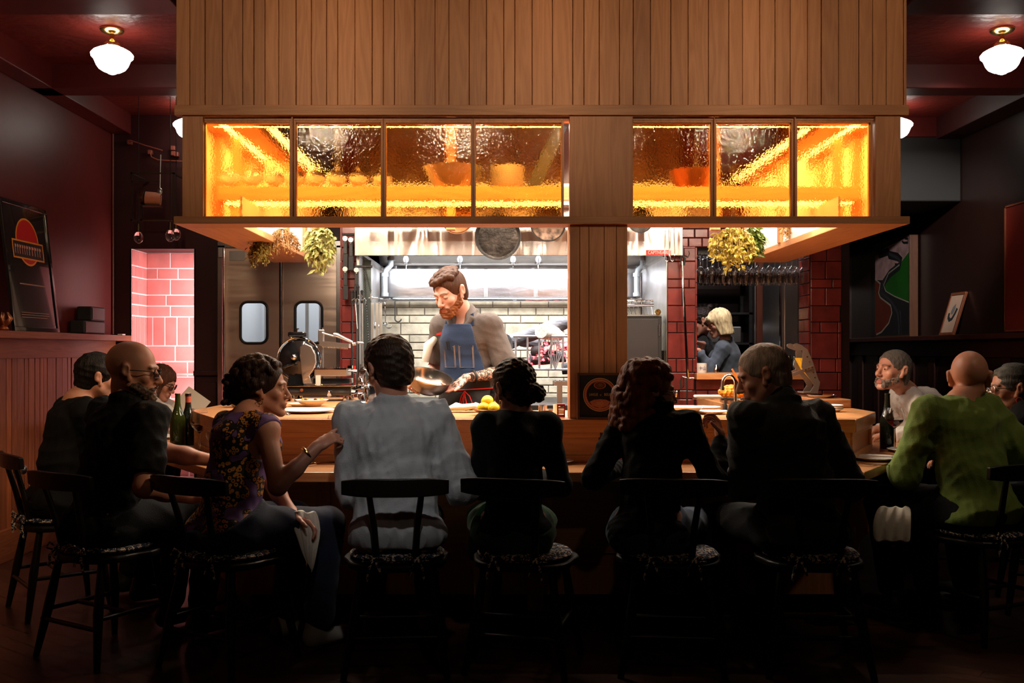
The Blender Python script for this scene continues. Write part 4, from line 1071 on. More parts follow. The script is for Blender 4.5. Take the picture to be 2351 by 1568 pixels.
# ------------------------------------------------------------------ hood and hearth
def hearth():
    hood = thing('extractor_hood', 'long stainless steel extractor hood above the wood-fired hearth', 'hood', (0, 7.2, 1.99))
    x0, x1 = -1.06, 1.316; z = -.003
    mb = MB(); mb.box(x0, x1, 0, .02, z, 1.18); mb.build('hood_front', M_['hoodsteel'], hood, smooth=0, bevel=.004)
    mb = MB(); mb.box(x0, x0 + .02, .02, 1.5, z, 1.18); mb.box(x1 - .02, x1, .02, .1, z, 1.18); mb.build('hood_side', M_['steel'], hood, smooth=0)
    mb = MB(); mb.box(x0 + .02, x0 + .06, .02, 1.4, -.002, .02); mb.box(x1 - .13, x1 - .09, .1, 1.4, -.002, .02); mb.box(x0, x1 - .09, 1.36, 1.4, -.02, .02); mb.build('gutter', M_['steel'], hood, smooth=0)
    mb = MB(); mb.quad((x0, .3, .9), (x1, .3, .9), (x1, 1.38, .02), (x0, 1.38, .02)); mb.build('baffle', M_['steelworn'], hood, smooth=0)
    for px in (932, 1056, 1178, 1236):
        p = at(px, 601, 7.9); l = MB(); l.ball((p.x, .7, .035), (.022, .022, .03), 14, 8)
        b = l.build('lamp_globe', mat('hood_lamp_glass', (1, 1, 1), .2, emit=(.85, .92, 1.), estr=2), hood)
        l = MB(); l.ring((p.x, .7, .005), .045, .002, m=5); l.ring((p.x, .7, .005), .045, .002, 'X', m=5); l.build('lamp_cage', M_['chrome'], hood)
    # sticker
    a = at(1484, 574, 7.19); b = at(1541, 586, 7.19)
    mb = MB(); mb.box(a.x, b.x, -.002, .0, b.z - 1.99, a.z - 1.99); s = mb.build('badge', mat('red_sticker', lin((.80, .12, .08)), .4), hood, smooth=0)
    text('badge_text', 'CaptiveAire'.upper(), .034, M_['white'], s, ((a.x + b.x) / 2, -.004, (a.z + b.z) / 2 - 1.99), (R(90), 0, 0), sx=.78)
    # hearth enclosure
    mb = MB(); mb.box(-1.06, 1.23, 8.62, 8.72, 0, CEIL); mb.box(-1.06, -1.04, 7.31, 8.62, 0, CEIL); mb.box(1.215, 1.225, 7.31, 8.62, 0, CEIL)
    st(mb.build('wall_hearth_back', M_['steelworn'], smooth=0))
    hb = thing('hearth', 'wood-fired hearth with cream fire bricks and wavy steel splashback under the hood', 'hearth', (0, 8.6, 0))
    zb, zt = 1.3 + 118 / 266, 1.3 + 186 / 266
    mb = MB()
    xs = [-1.03, .83, 1.215]
    for a, b in ((-1.03, -.13), (-.13, .30), (.30, .68), (.68, 1.21)):
        mb.cur = random.random(); mb.box(a + .002, b - .002, -.03, .0, zb - .0, zt)
    mb.build('splashback', M_['steelwavy'], hb, smooth=0)
    for x in (-.13, .30, .68):
        mb = MB(); mb.box(x - .018, x + .018, -.042, -.03, zb, zt); mb.build('seam_strip', M_['steelworn'], hb, smooth=0, bevel=.004)
    mb = MB(); mb.box(-1.03, 1.21, -.07, 0, zt, zt + .03); mb.build('top_lip', M_['chrome'], hb, smooth=0, bevel=.003)
    mb = MB(); mb.m = 1; mb.box(-1.03, 1.21, -.01, .0, .7, zb); mb.m = 0
    tiles(mb, (-1.03, -.01, .7), (1, 0, 0), (0, 0, 1), (0, -1, 0), 2.24, zb - .7, [(.067, .24), (.067, .24), (.10, .30), (.067, .24)], gap=.008, seed=31)
    mb.build('brick_back', [M_['firebrick'], M_['firegrout']], hb, smooth=0)
    mb = MB(); mb.m = 1; mb.box(-1.04, -1.03, -1.25, 0, .7, 1.2); mb.box(1.205, 1.215, -1.25, 0, .7, 1.3); mb.m = 0
    tiles(mb, (1.205, 0, .7), (0, -1, 0), (0, 0, 1), (-1, 0, 0), .9, .75, [(.067, .24)], gap=.008, seed=33)
    mb.build('brick_side', [M_['firebrick'], M_['firegrout']], hb, smooth=0)
    mb = MB(); mb.box(-1.03, 1.21, -1.28, -.01, .84, .90); mb.build('hearth_deck', M_['iron'], hb, smooth=0, bevel=.004)
    mb = MB(); mb.box(-1.03, 1.21, -1.25, -.01, .02, .84); mb.build('hearth_base', M_['steelworn'], hb, smooth=0, bevel=.004)
    for x in (-.9, -.35, .2, .75):
        mb = MB(); mb.box(x, x + .5, -1.272, -1.25, .1, .8); d = mb.build('base_door', M_['blackmatt'], hb, smooth=0, bevel=.004)
        mb = MB(); mb.cyl((x + .05, -1.29, .72), (x + .45, -1.29, .72), .008); mb.build('handle', M_['steel'], d)
    mb = MB(); mb.cyl((-1.03, -.1, zb - .005), (1.2, -.1, zb - .005), .022); mb.build('rail', M_['chrome'], hb)
    # pipes
    for px in (880, 1466):
        p = at(px, 620, 8.3); mb = MB(); d = 1 if px < 1000 else 1
        mb.cyl((p.x, -.2, zb + .02), (p.x, -.2, zt - .06), .024); mb.tube([(p.x, -.2, zt - .06), (p.x + .01, -.2, zt - .02), (p.x + .05, -.2, zt + .02), (p.x + .06, -.2, zt + .2), (p.x + .06, -.2, zt + .5)], .024, 12)
        for q in (zb + .03, zt - .06): mb.cyl((p.x, -.2, q - .015), (p.x, -.2, q + .015), .032)
        mb.cyl((p.x + .055, -.2, zt + .06), (p.x + .055, -.2, zt + .09), .033)
        mb.build('gas_pipe', mat('white_pipe', (.62, .66, .66), .4, .3), hb)
hs = bpy.data.materials.new('hood_stainless'); _m['hs'] = hs
def mk_hood():
    nt, N, L, b = nodes(hs)
    b.inputs['Base Color'].default_value = (.52, .45, .41, 1); b.inputs['Metallic'].default_value = 1; b.inputs['Roughness'].default_value = .24
    b.inputs['Anisotropic'].default_value = .5
    tc = N.new('ShaderNodeTexCoord'); mp = N.new('ShaderNodeMapping'); L.new(tc.outputs['Object'], mp.inputs[0]); mp.inputs['Scale'].default_value = (2.4, 1, .5)
    n = N.new('ShaderNodeTexNoise'); n.inputs['Scale'].default_value = 2.2; n.inputs['Detail'].default_value = 2; n.inputs['Distortion'].default_value = .8
    L.new(mp.outputs[0], n.inputs['Vector'])
    bp = N.new('ShaderNodeBump'); bp.inputs['Strength'].default_value = .9; bp.inputs['Distance'].default_value = .04
    L.new(n.outputs[0], bp.inputs['Height']); L.new(bp.outputs[0], b.inputs['Normal'])
mk_hood(); M_['hoodsteel'] = hs
hearth()

def fire():
    # iron log basket at right of hearth
    g = thing('fire_basket', 'pale iron log basket with vertical bars holding burning logs', 'fire basket', (0, 7.75, .90))
    s = F / 7.75
    xa, xb = at(1178, 0, 7.75).x, 1.15
    zt = 1.3 + (805 - 772) / s - .90; zb = 1.3 + (805 - 848) / s - .90
    ironp = mat('heated_iron', (.42, .42, .46), .4, .7)
    mb = MB(); mb.cyl((xa, 0, zt), (xb, 0, zt), .010); mb.build('top_bar', ironp, g)
    mb = MB(); mb.cyl((xa, 0, zb), (xb, 0, zb), .010); mb.build('bottom_bar', ironp, g)
    x = xa + .02
    while x < xb:
        mb = MB(); mb.cyl((x, 0, zb - .01), (x, 0, zt), .008, n=8); mb.build('bar', ironp, g); x += .092
    mb = MB(); c = at(1275, 0, 7.73).x
    for a in (-50, -30, -10, 10, 30, 50):
        mb.tube([(c, -.015, zb), (c + .05 * sin(R(a)) * 1.4, -.015, (zb + zt) / 2), (c + .09 * sin(R(a)) * .3, -.015, zt - .02)], .004, 6)
    mb.build('fan_ornament', ironp, g)
    for x in (xa + .02, xb - .05):
        mb = MB(); mb.box(x, x + .03, -.01, .45, zb - .12, zb - .01); mb.box(x, x + .03, -.01, .02, -.0, zb); mb.box(x, x + .03, .42, .45, -.0, zb); mb.build('stand', ironp, g, smooth=0)
    # glowing bed
    ember = bpy.data.materials.new('ember'); nt, N, L, b = nodes(ember)
    b.inputs['Base Color'].default_value = (.05, .03, .03, 1); b.inputs['Roughness'].default_value = .9
    tc = N.new('ShaderNodeTexCoord'); n = N.new('ShaderNodeTexNoise'); n.inputs['Scale'].default_value = 18; n.inputs['Detail'].default_value = 5; L.new(tc.outputs['Object'], n.inputs[0])
    cr = N.new('ShaderNodeValToRGB'); cr.color_ramp.elements[0].position = .50; cr.color_ramp.elements[0].color = (0, 0, 0, 1); cr.color_ramp.elements[1].position = .66; cr.color_ramp.elements[1].color = (1, .42, .16, 1)
    e = cr.color_ramp.elements.new(.58); e.color = (.8, .08, .10, 1)
    L.new(n.outputs[0], cr.inputs[0]); L.new(cr.outputs[0], b.inputs['Emission Color']); b.inputs['Emission Strength'].default_value = 7
    logm = mat('charred_log', (.06, .05, .05), .8, noise=.6, nscale=20, bump=1., bscale=40, stretch=(.3, 1, 1))
    logend = mat('cut_log_ash', (.62, .55, .46), .8, noise=.4, nscale=60)
    rnd = random.Random(5)
    spec = []
    for i in range(9):
        u = rnd.random(); x = xa + .12 + (xb - xa - .3) * rnd.random(); y = .06 + .28 * rnd.random(); z = zb - .05 + i * .033
        spec.append((x, y, z, rnd.uniform(-.25, .25), rnd.uniform(-.2, .2), rnd.uniform(.032, .05), rnd.uniform(.2, .38)))
    spec.append((at(1235, 0, 7.9).x, .15, zt + .035, .35, -.32, .06, .5))
    spec.append((at(1262, 0, 7.9).x, .10, zt + .030, 1.1, .05, .058, .34))
    for i, (x, y, z, a, t, r, l) in enumerate(spec):
        d = V((cos(a) * cos(t), sin(a) * cos(t), sin(-t))) * l / 2; o = bpy.data.objects.new
        mb = MB(); pts = [V((0, 0, 0)) + d * q for q in (-1, -.6, -.2, .2, .6, 1)]; rs = [r * rnd.uniform(.85, 1.1) for _ in pts]
        mb.tube(pts, rs, 9)
        lg = mb.build('firewood_log', ember if i % 3 != 2 else logm, smooth=50, loc=(x, 7.75 + y, .90 + z))
        lab = ['charred split log glowing in the fire basket', 'long charred log sloping across the top of the fire', 'pale cut log lying on top of the fire'][0 if i < 9 else i - 8]
        tag(lg, lab, 'firewood', 'burning logs in the fire basket' if i < 9 else None)
        if i == 10: lg.data.materials[0] = logend
        if i == 9: lg.data.materials[0] = logm
    # low grill frame in front
    gr = thing('grill_stand', 'low black grill stand on the hearth under the fire basket', 'grill', (0, 7.45, .90))
    for x in (.42, 1.08):
        mb = MB(); mb.box(x, x + .04, 0, .03, 0, .14); mb.build('leg', M_['steelworn'], gr, smooth=0)
    mb = MB(); mb.box(.40, 1.14, 0, .03, .14, .17); mb.box(.40, 1.14, .22, .25, .14, .17); mb.build('frame', M_['steelworn'], gr, smooth=0)
    mb = MB()
    for i in range(22): mb.cyl((.42 + i * .034, .01, .17), (.42 + i * .034, .24, .17), .004, n=6)
    mb.build('grate', M_['iron'], gr)
    # oven box at right
    Yo = 7.15; a, b = at(1439, 726, Yo), at(1520, 890, Yo)
    ov = thing('black_oven', 'tall matt black oven cabinet right of the column with steel rack on top', 'oven', (a.x - .1, Yo, 0))
    w = b.x - a.x + .1
    mb = MB(); mb.box(0, w, .01, .5, 0, a.z); mb.build('body', M_['blackmatt'], ov, smooth=0, bevel=.006)
    mb = MB(); mb.box(.01, w - .025, 0, .01, .75, a.z - .02); mb.build('door', mat('oven_door', (.035, .03, .03), .35), ov, smooth=0, bevel=.003)
    mb = MB(); mb.cyl((w - .02, -.01, a.z - .14), (w - .02, -.01, a.z - .06), .006); mb.build('hinge', M_['steel'], ov)
    mb = MB(); mb.box(0, w, .0, .5, a.z, a.z + .012); mb.build('top_plate', M_['steelworn'], ov, smooth=0)
    mb = MB(); mb.cyl((w - .03, -.01, a.z + .03), (w - .03, .03, a.z + .03), .022); mb.ring((w - .03, -.012, a.z + .03), .012, .004, 'Y', 20, 6); mb.build('knob', M_['brass'], ov)
    mb = MB()
    for i in range(7): mb.cyl((.12 + i * .03, .1, a.z + .01), (.12 + i * .035, .4, a.z + .13), .004, n=6)
    mb.cyl((.02, .05, a.z + .08), (.3, .05, a.z + .08), .01); mb.cyl((.1, .4, a.z + .13), (w, .4, a.z + .13), .006); mb.build('rack', M_['chrome'], ov)
fire()

# ------------------------------------------------------------------ pans, hooks and tools
def pan(px, py, rpx, Y, lab, m, inner, chain=False):
    c = at(px, py, Y); r = rpx * Y / F
    root = thing('frying_pan', lab, 'pan', (c.x, c.y, c.z), group=None)
    Mx = Matrix.Rotation(R(90), 4, 'X')
    mb = MB(); mb.lathe([(0, 0), (r * .88, 0), (r * .98, r * .12), (r, r * .22), (r * .975, r * .22), (r * .955, r * .13), (r * .86, .006), (0, .006)], n=40, M=Mx)
    mb.build('pan_body', m, root)
    mb = MB(); mb.ring((0, -r * .02 , 0), r * .84, .003, 'Y', 40, 6); mb.lathe([(0, .0075), (r * .855, .0075), (r * .95, r * .12)], n=40, M=Mx, cap=False); mb.build('pan_inside', inner, root)
    mb = MB(); mb.strip([(0, .0, r * .95), (0, .02, r * 1.25), (0, .0, r * 1.9)], .024, .006, up=(0, 1, 0)); mb.build('handle', m, root, smooth=0, bevel=.001)
    mb = MB(); mb.tube([(0, 0, r * 1.88), (0.0, .0, r * 1.88 + .03)], .003, 6); mb.ring((0, 0, r * 1.88 + .04), .012, .003, 'Y', 16, 6); mb.build('hook', M_['iron'], root)
    return root
seas = mat('seasoned_iron', (.030, .024, .020), .35, .8, noise=.8, nscale=14, bump=.3, bscale=50)
pan(1143, 545, 53, 6.35, 'large black frying pan hanging in the middle of the row', M_['iron'], seas)
pan(1050, 500, 38, 6.45, 'brown copper-toned pan hanging left of the large black pan', M_['copper'], mat('copper_inside', (.30, .12, .05), .4, 1., noise=.4, nscale=20))
pan(1258, 515, 41, 6.45, 'mottled grey frying pan hanging beside the column, left of it', M_['iron'], mat('mottled_pan', (.10, .06, .04), .4, .8, noise=.9, nscale=22))
pan(1469, 506, 30, 6.45, 'small dark pan hanging beside the column, right of it', M_['iron'], seas)
mb = MB(); mb.cyl((-.9, 6.45, 2.37), (1.0, 6.45, 2.37), .012)
for x in (-.88, .1, .98): mb.cyl((x, 6.45, 2.37), (x, 6.45, CEIL), .008)
tag(mb.build('pan_rail', M_['iron']), 'black iron rail above the canopy opening where the pans hang', 'rail')

def s_hook(c, r=.02, l=.06):
    pts = [V(c) + V((r * cos(R(a)), 0, r * sin(R(a)))) for a in range(200, -30, -25)]
    pts += [V(c) + V((r * .95, 0, -l * t)) for t in (.3, .8)]
    pts += [V(c) + V((r * 1.9 - r * cos(R(a)) * 1., 0, -l - r * sin(R(a)))) for a in range(0, 200, 25)]
    return pts
def tools():
    rr = thing('hook_rail', 'black bar on the tiles left of the hood carrying pulleys and clamps', 'rail', (0, 7.28, 0))
    for pz in (538, 612):
        p = at(790, pz, 7.25); q = at(855 if pz > 600 else 818, pz, 7.25)
        mb = MB(); mb.cyl((at(786, 0, 7.25).x, -.03, p.z), (q.x, -.03, p.z), .009); mb.build('bar', M_['iron'], rr)
    for i, (px, py, l) in enumerate(((793, 545, .12), (806, 548, .13), (793, 615, .13), (819, 617, .12))):
        p = at(px, py, 7.22)
        t = thing('pulley_clamp', ['black pulley clamp at the upper left beside the hood', 'black chain clamp at the upper right beside the hood', 'black clamp hanging on the lower bar nearest the doors', 'black clamp hanging on the lower bar nearest the hood'][i], 'clamp', (p.x, 7.22, p.z))
        mb = MB(); mb.box(-.014, .014, -.01, .01, -l, -.02); mb.build('body', M_['iron'], t, smooth=0, bevel=.003)
        mb = MB(); mb.cyl((0, -.018, -.01), (0, .012, -.01), .018); mb.build('wheel', M_['steelworn'], t)
        mb = MB(); mb.ball((0, -.015, -.035), .006, 10, 6); mb.build('bolt', M_['steelworn'], t)
        mb = MB(); mb.box(-.018, .018, -.012, .012, -l - .10, -l); mb.build('weight', M_['blackmatt'], t, smooth=0, bevel=.003)
    # chains
    ch = MB(); a, b = at(836, 612, 7.2), at(847, 790, 7.2)
    for i in range(60):
        p = a.lerp(b, i / 60); ch.ring(p, .006, .0018, 'X' if i % 2 else 'Y', 8, 4)
    tag(ch.build('lifting_chain', M_['iron']), 'long roller chain hanging down beside the hearth opening', 'chain')
    ch = MB(); a, b = at(838, 614, 7.2), at(852, 672, 7.2)
    for i in range(22): ch.ring(a.lerp(b, i / 22), .006, .0018, 'X' if i % 2 else 'Y', 8, 4)
    tag(ch.build('lifting_chain', M_['iron']), 'short slanting chain from the bar to the grill winch', 'chain')
    # long iron tools against the left tiles
    for i, (x0, y0, x1, y1, c) in enumerate(((808, 690, 810, 930, 0), (815, 690, 820, 755, 1), (822, 680, 824, 900, 0), (831, 690, 833, 930, 1))):
        p, q = at(x0, y0, 7.2), at(x1, y1, 7.18)
        t = thing('hearth_tool', ['iron fire poker leaning leftmost on the tiles beside the hearth', 'short steel tongs hanging between the fire irons', 'long fire iron with knob handle hanging beside the hearth', 'long thin steel rod nearest the hearth opening'][i], 'fire iron', p)
        d = q - p
        mb = MB(); mb.cyl((0, 0, 0), d, .006, n=8); mb.build('shaft', M_['iron'] if not c else M_['steelworn'], t)
        mb = MB(); mb.cyl((0, 0, -.02), (0, 0, .06), .010, n=10); mb.ball((0, 0, .065), .012, 10, 8); mb.build('grip', M_['blackmatt'], t)
        mb = MB(); mb.tube([(0, -.01, .0), (.02, -.01, .015), (.03, -.01, .0), (.022, -.01, -.03)], .004, 6); mb.build('hook', M_['steelworn'], t)
    # winch bracket + grill posts
    t = thing('grill_winch', 'steel uprights and winch of the adjustable grill at the left of the hearth', 'winch', at(862, 870, 7.5))
    for i, px in enumerate((855, 866, 874)):
        p0 = at(px, 695, 7.5) - at(862, 870, 7.5); q0 = at(px, 868, 7.5) - at(862, 870, 7.5)
        mb = MB(); mb.box(p0.x - .01, p0.x + .01, -.01, .01, q0.z, p0.z); mb.build('upright', M_['satin'], t, smooth=0)
    p0 = at(852, 684, 7.48) - at(862, 870, 7.5)
    mb = MB(); mb.cyl((p0.x - .02, 0, p0.z), (p0.x + .05, 0, p0.z), .006); mb.cyl((p0.x, -.02, p0.z - .02), (p0.x, -.02, p0.z + .03), .006); mb.ball((p0.x, 0, p0.z), .014); mb.build('crank', M_['steelworn'], t)
    mb = MB(); mb.box(at(829, 0, 7.5).x + .945 + .0, at(850, 0, 7.5).x + .945, .05, .07, -.2, .9); mb.build('panel', mat('grey_green_steel', (.14, .17, .16), .35, .8), t, smooth=0)
    # S hooks on rail
    for i, (px, py, k) in enumerate(((868, 693, 1.2), (877, 700, 1.2), (900, 690, 1.1))):
        p = at(px, py, 8.5); mb = MB(); mb.tube(s_hook((0, 0, 0), .025 * k, .14 * k), .006, 8)
        o = mb.build('meat_hook', [M_['chrome'], M_['chrome'], M_['iron']][i], loc=p)
        tag(o, ['steel S-hook hanging on the hearth rail nearest the uprights', 'second steel S-hook on the hearth rail', 'black S-hook on the hearth rail apart from the others'][i], 'hook')
    ld = thing('ladle', 'steel ladle hanging bowl-down at the left side of the hearth', 'ladle', at(862, 748, 7.6))
    mb = MB(); mb.ball((0, 0, 0), (.04, .04, .028), 18, 10, Matrix.Rotation(R(20), 4, 'Y')); mb.build('bowl', M_['chrome'], ld)
    mb = MB(); mb.tube([(-.035, 0, .01), (-.04, 0, .1), (-.03, 0, .24)], .004, 8); mb.build('handle', M_['chrome'], ld)
    # right: long poker hung on the brick column
    t = thing('long_poker', 'very long steel poker hanging on the red tiled column right of the oven', 'poker', at(1566, 600, 7.24))
    q = at(1579, 868, 7.2) - at(1566, 600, 7.24)
    mb = MB(); mb.cyl((0, 0, 0), q, .008, .010, n=10); mb.build('shaft', M_['chrome'], t)
    mb = MB(); mb.tube([q + V((-.04, 0, .01)), q + V((-.02, 0, .005)), q, q + V((.045, 0, 0))], .006, 8); mb.build('foot', M_['steel'], t)
    mb = MB(); mb.tube([(0, 0, -.04), (-.01, 0, .02), (0.005, 0, .045), (.02, 0, .02), (.014, 0, -.03)], .007, 8); mb.build('loop_handle', M_['iron'], t)
    mb = MB(); mb.box(-.006, .012, .02, .035, .03, .12); mb.tube([(.005, .02, .05), (.04, 0, .03), (.05, 0, .055), (.045, 0, .075)], .004, 6)
    h = mb.build('wall_hook', M_['iron'], loc=at(1567, 600, 7.24)); tag(h, 'black iron wall hook above the long poker', 'hook')
    t = MB(); p = at(1576, 876, 7.2)
    t.tube([(-.03, 0, .04), (-.045, 0, 0), (-.04, 0, -.06), (-.02, 0, -.03), (-.02, 0, .03)], .005, 8); t.tube([(0, 0, .03), (.004, 0, -.06), (.006, 0, -.30)], .006, 8)
    tag(t.build('iron_hook', M_['iron'], loc=p), 'black iron hook and rod below the foot of the long poker', 'hook')
    # whisk-like steel tongs near hood, right
    for i, px in enumerate((1532, 1544)):
        p = at(px, 540, 6.8); mb = MB(); mb.tube([(-.012, 0, .05), (-.018, 0, -.12), (-.010, 0, -.17), (0, 0, -.18), (.012, 0, -.17), (.016, 0, -.12), (.010, 0, .05)], .003, 6)
        mb.cyl((0, 0, .05), (0, 0, .40), .006)
        tag(mb.build('wire_tongs', M_['chrome'], loc=p), ['wire tongs hanging in front of the hood badge', 'second pair of wire tongs nearest the tiled column'][i], 'tongs')
tools()
# ------------------------------------------------------------------ hanging herbs
def leafy(mb, p, d, l, w, rnd):
    d = V(d).normalized(); s = d.cross(V((rnd.uniform(-1, 1), rnd.uniform(-1, 1), rnd.uniform(-1, 1)))).normalized() * w
    n = d.cross(s).normalized() * w * .35
    mb.add([p, p + d * l * .45 + s + n, p + d * l, p + d * l * .45 - s + n, p + d * l * .5 - n * .3], [(0, 1, 4), (1, 2, 4), (2, 3, 4), (3, 0, 4)])
def bunch(name, lab, px, py, Y, W, H, m, seed, n, leaf=(.03, .008), twig=False, shift=0., cat='herbs'):
    rnd = random.Random(seed); c = at(px, py, Y)
    root = thing(name, lab, cat, c)
    st_ = MB(); lv = MB()
    for i in range(n):
        a = rnd.uniform(0, 2 * pi); rr = W * math.sqrt(rnd.random()); t = rnd.random()
        end = V((cos(a) * rr + shift * t, sin(a) * rr * .7, -H * (.35 + .65 * rnd.random() * (1 - (rr / W) ** 2 * .6))))
        st0 = V((rnd.uniform(-.01, .01), rnd.uniform(-.01, .01), .06)); mid = st0.lerp(end, .5) + V((cos(a) * rr * .35, sin(a) * rr * .25, 0))
        st_.tube([st0, mid, end], .0012, 3, cap=False)
        for k in range(rnd.randint(9, 15)):
            u = rnd.uniform(.25, 1.02); p = st0.lerp(mid, u * 2) if u < .5 else mid.lerp(end, (u - .5) * 2)
            p = p + V((rnd.uniform(-.02, .02), rnd.uniform(-.02, .02), rnd.uniform(-.015, .015)))
            leafy(lv, p, (rnd.uniform(-1, 1), rnd.uniform(-1, 1), -.6 + rnd.uniform(-.8, .5)), leaf[0] * rnd.uniform(.6, 1.3), leaf[1] * rnd.uniform(.7, 1.3), rnd)
    st_.build('stems', M_['twig'], root); o = lv.build('leaves', m, root, smooth=0)
    s = MB(); s.ring((0, 0, .05), .016, .004, n=14, m=6); s.tube([(0, 0, .05), (0, 0, .40)], .0015, 5); s.build('string', M_['linen'], root)
bunch('dried_herb_bunch', 'rusty brown dried flower bunch hanging over the left canopy rail', 648, 545, 5.75, .10, .12, M_['herbbrown'], 1, 55, (.018, .004))
bunch('dried_herb_bunch', 'olive green dried herb bunch drooping lowest at the left of the canopy', 602, 560, 5.7, .055, .16, M_['herb'], 2, 45, (.022, .006), shift=-.03)
bunch('dried_herb_bunch', 'pale leafy bay bunch hanging in front of the right swing door', 735, 530, 5.8, .085, .26, M_['herbpale'], 3, 65, (.05, .010))
bunch('dried_herb_bunch', 'bushy yellow-green leafy bunch hanging over the wine glasses', 1683, 535, 5.8, .135, .22, M_['mistle'], 4, 95, (.032, .010))
bunch('dried_herb_bunch', 'small brown dried bunch hanging beside the right canopy rail', 1824, 520, 5.9, .075, .10, M_['herbbrown'], 5, 50, (.018, .004))
bunch('dried_herb_bunch', 'dark green broad leaves hanging at the right of the yellow-green bunch', 1732, 535, 5.85, .04, .13, mat('green_leaf', lin((.36, .42, .16)), .4, noise=.3), 6, 22, (.07, .014))

# ------------------------------------------------------------------ glassware and tableware
def wine_glass_prof(h=.22, r=.042, stem=.09):
    o = [(.0, 0), (.034, 0), (.034, .002), (.012, .006), (.005, .012), (.004, stem), (.012, stem + .008), (r * .8, stem + .035), (r, stem + .06), (r * .94, stem + .09), (r * .76, h)]
    i = [(r * .76 - .0012, h), (r * .94 - .0014, stem + .09), (r - .0014, stem + .06), (r * .8 - .0012, stem + .036), (.011, stem + .011), (0, stem + .010)]
    return o + i
def wine_glass(lab, loc, fill=None, level=.5, h=.22, r=.042, stem=.09, group=None, name='wine_glass'):
    root = thing(name, lab, 'glass', loc, group=group)
    mb = MB(); mb.lathe(wine_glass_prof(h, r, stem), n=28); mb.build('glass_body', M_['glass'], root)
    if fill:
        z1 = stem + .05; rr = r - .003
        mb = MB(); mb.lathe([(0, stem + .0125), (.010, stem + .013), (r * .8 - .0025, stem + .037), (rr * .97, z1), (0, z1)], n=28); mb.build('drink', M_[fill], root)
    return root
def bottle(lab, loc, m, h=.30, r=.038, foil=None, burg=True, label=None):
    root = thing('wine_bottle', lab, 'bottle', loc)
    sh = .19 if not burg else .15
    mb = MB()
    prof = [(0, .006), (r * .6, .002), (r * .96, 0), (r, .006), (r, sh), (r * .93, sh + .02)]
    prof += [(r * .7, sh + .045), (r * .5, sh + .07), (.0155, sh + .10), (.014, h - .01), (.0155, h - .009), (.0155, h), (.010, h), (0, h)] if burg else [(r * .75, sh + .032), (.018, sh + .045), (.014, sh + .055), (.0135, h - .012), (.0155, h - .01), (.0155, h), (0, h)]
    mb.lathe(prof, n=32); mb.build('bottle_body', m, root)
    if foil:
        mb = MB(); mb.lathe([(.0158, h - .075), (.0155, h - .02), (.0168, h - .012), (.0168, h - .008), (0, h - .007)], n=24, cap=False); mb.build('foil', foil, root)
        mb = MB(); mb.lathe([(.0172, h - .016), (.0172, h + .001), (0, h + .002)], n=24); mb.build('cap', M_['blackgloss'], root)
    return root
def plate(lab, loc, r=.12, m=None, group=None, deep=False):
    mb = MB()
    if deep: mb.lathe([(0, 0), (r * .5, 0), (r * .95, .035), (r, .038), (r * .97, .040), (r * .5, .008), (0, .006)], n=36)
    else: mb.lathe([(0, 0), (r * .62, 0), (r * .68, .004), (r * .98, .014), (r, .016), (r * .97, .018), (r * .66, .008), (0, .006)], n=40)
    return tag(mb.build('bowl' if deep else 'plate', m or M_['white'], loc=loc), lab, 'bowl' if deep else 'plate', group)
def spoon(lab, loc, rz, bits='spoon', tilt=0.):
    t = thing(bits, lab, 'cutlery', loc, rz)
    mb = MB()
    if bits == 'spoon':
        mb.ball((0, .0, .006), (.019, .03, .005), 16, 8); mb.strip([(0, -.02, .006), (0, -.06, .010), (0, -.12, .008), (0, -.165, .004)], .008, .002)
        mb.build('spoon_body', M_['chrome'], t)
    elif bits == 'fork':
        mb.strip([(0, -.17, .004), (0, -.1, .009), (0, -.03, .006)], .007, .002); mb.strip([(0, -.03, .006), (0, -.005, .004), (0, .012, .005)], .022, .002); mb.build('fork_handle', M_['chrome'], t)
        for x in (-.0085, -.003, .003, .0085):
            mb = MB(); mb.strip([(x, .01, .005), (x, .035, .008), (x, .05, .010)], .0028, .002); mb.build('tine', M_['chrome'], t)
    else:
        mb = MB(); mb.strip([(0, .0, .006), (0, .06, .005), (0, .10, .005)], .018, .0018); mb.build('blade', M_['chrome'], t)
        mb = MB(); mb.strip([(0, -.11, .006), (0, -.05, .007), (0, .0, .006)], .012, .007); mb.build('handle', M_['blackmatt'], t, bevel=.001)
    return t

def on(px, py, z):
    """pixel of a contact point lying on the horizontal plane z"""
    Y = (1.3 - z) * F / (py - 805); return V(((px - 1150) * Y / F, Y, z))

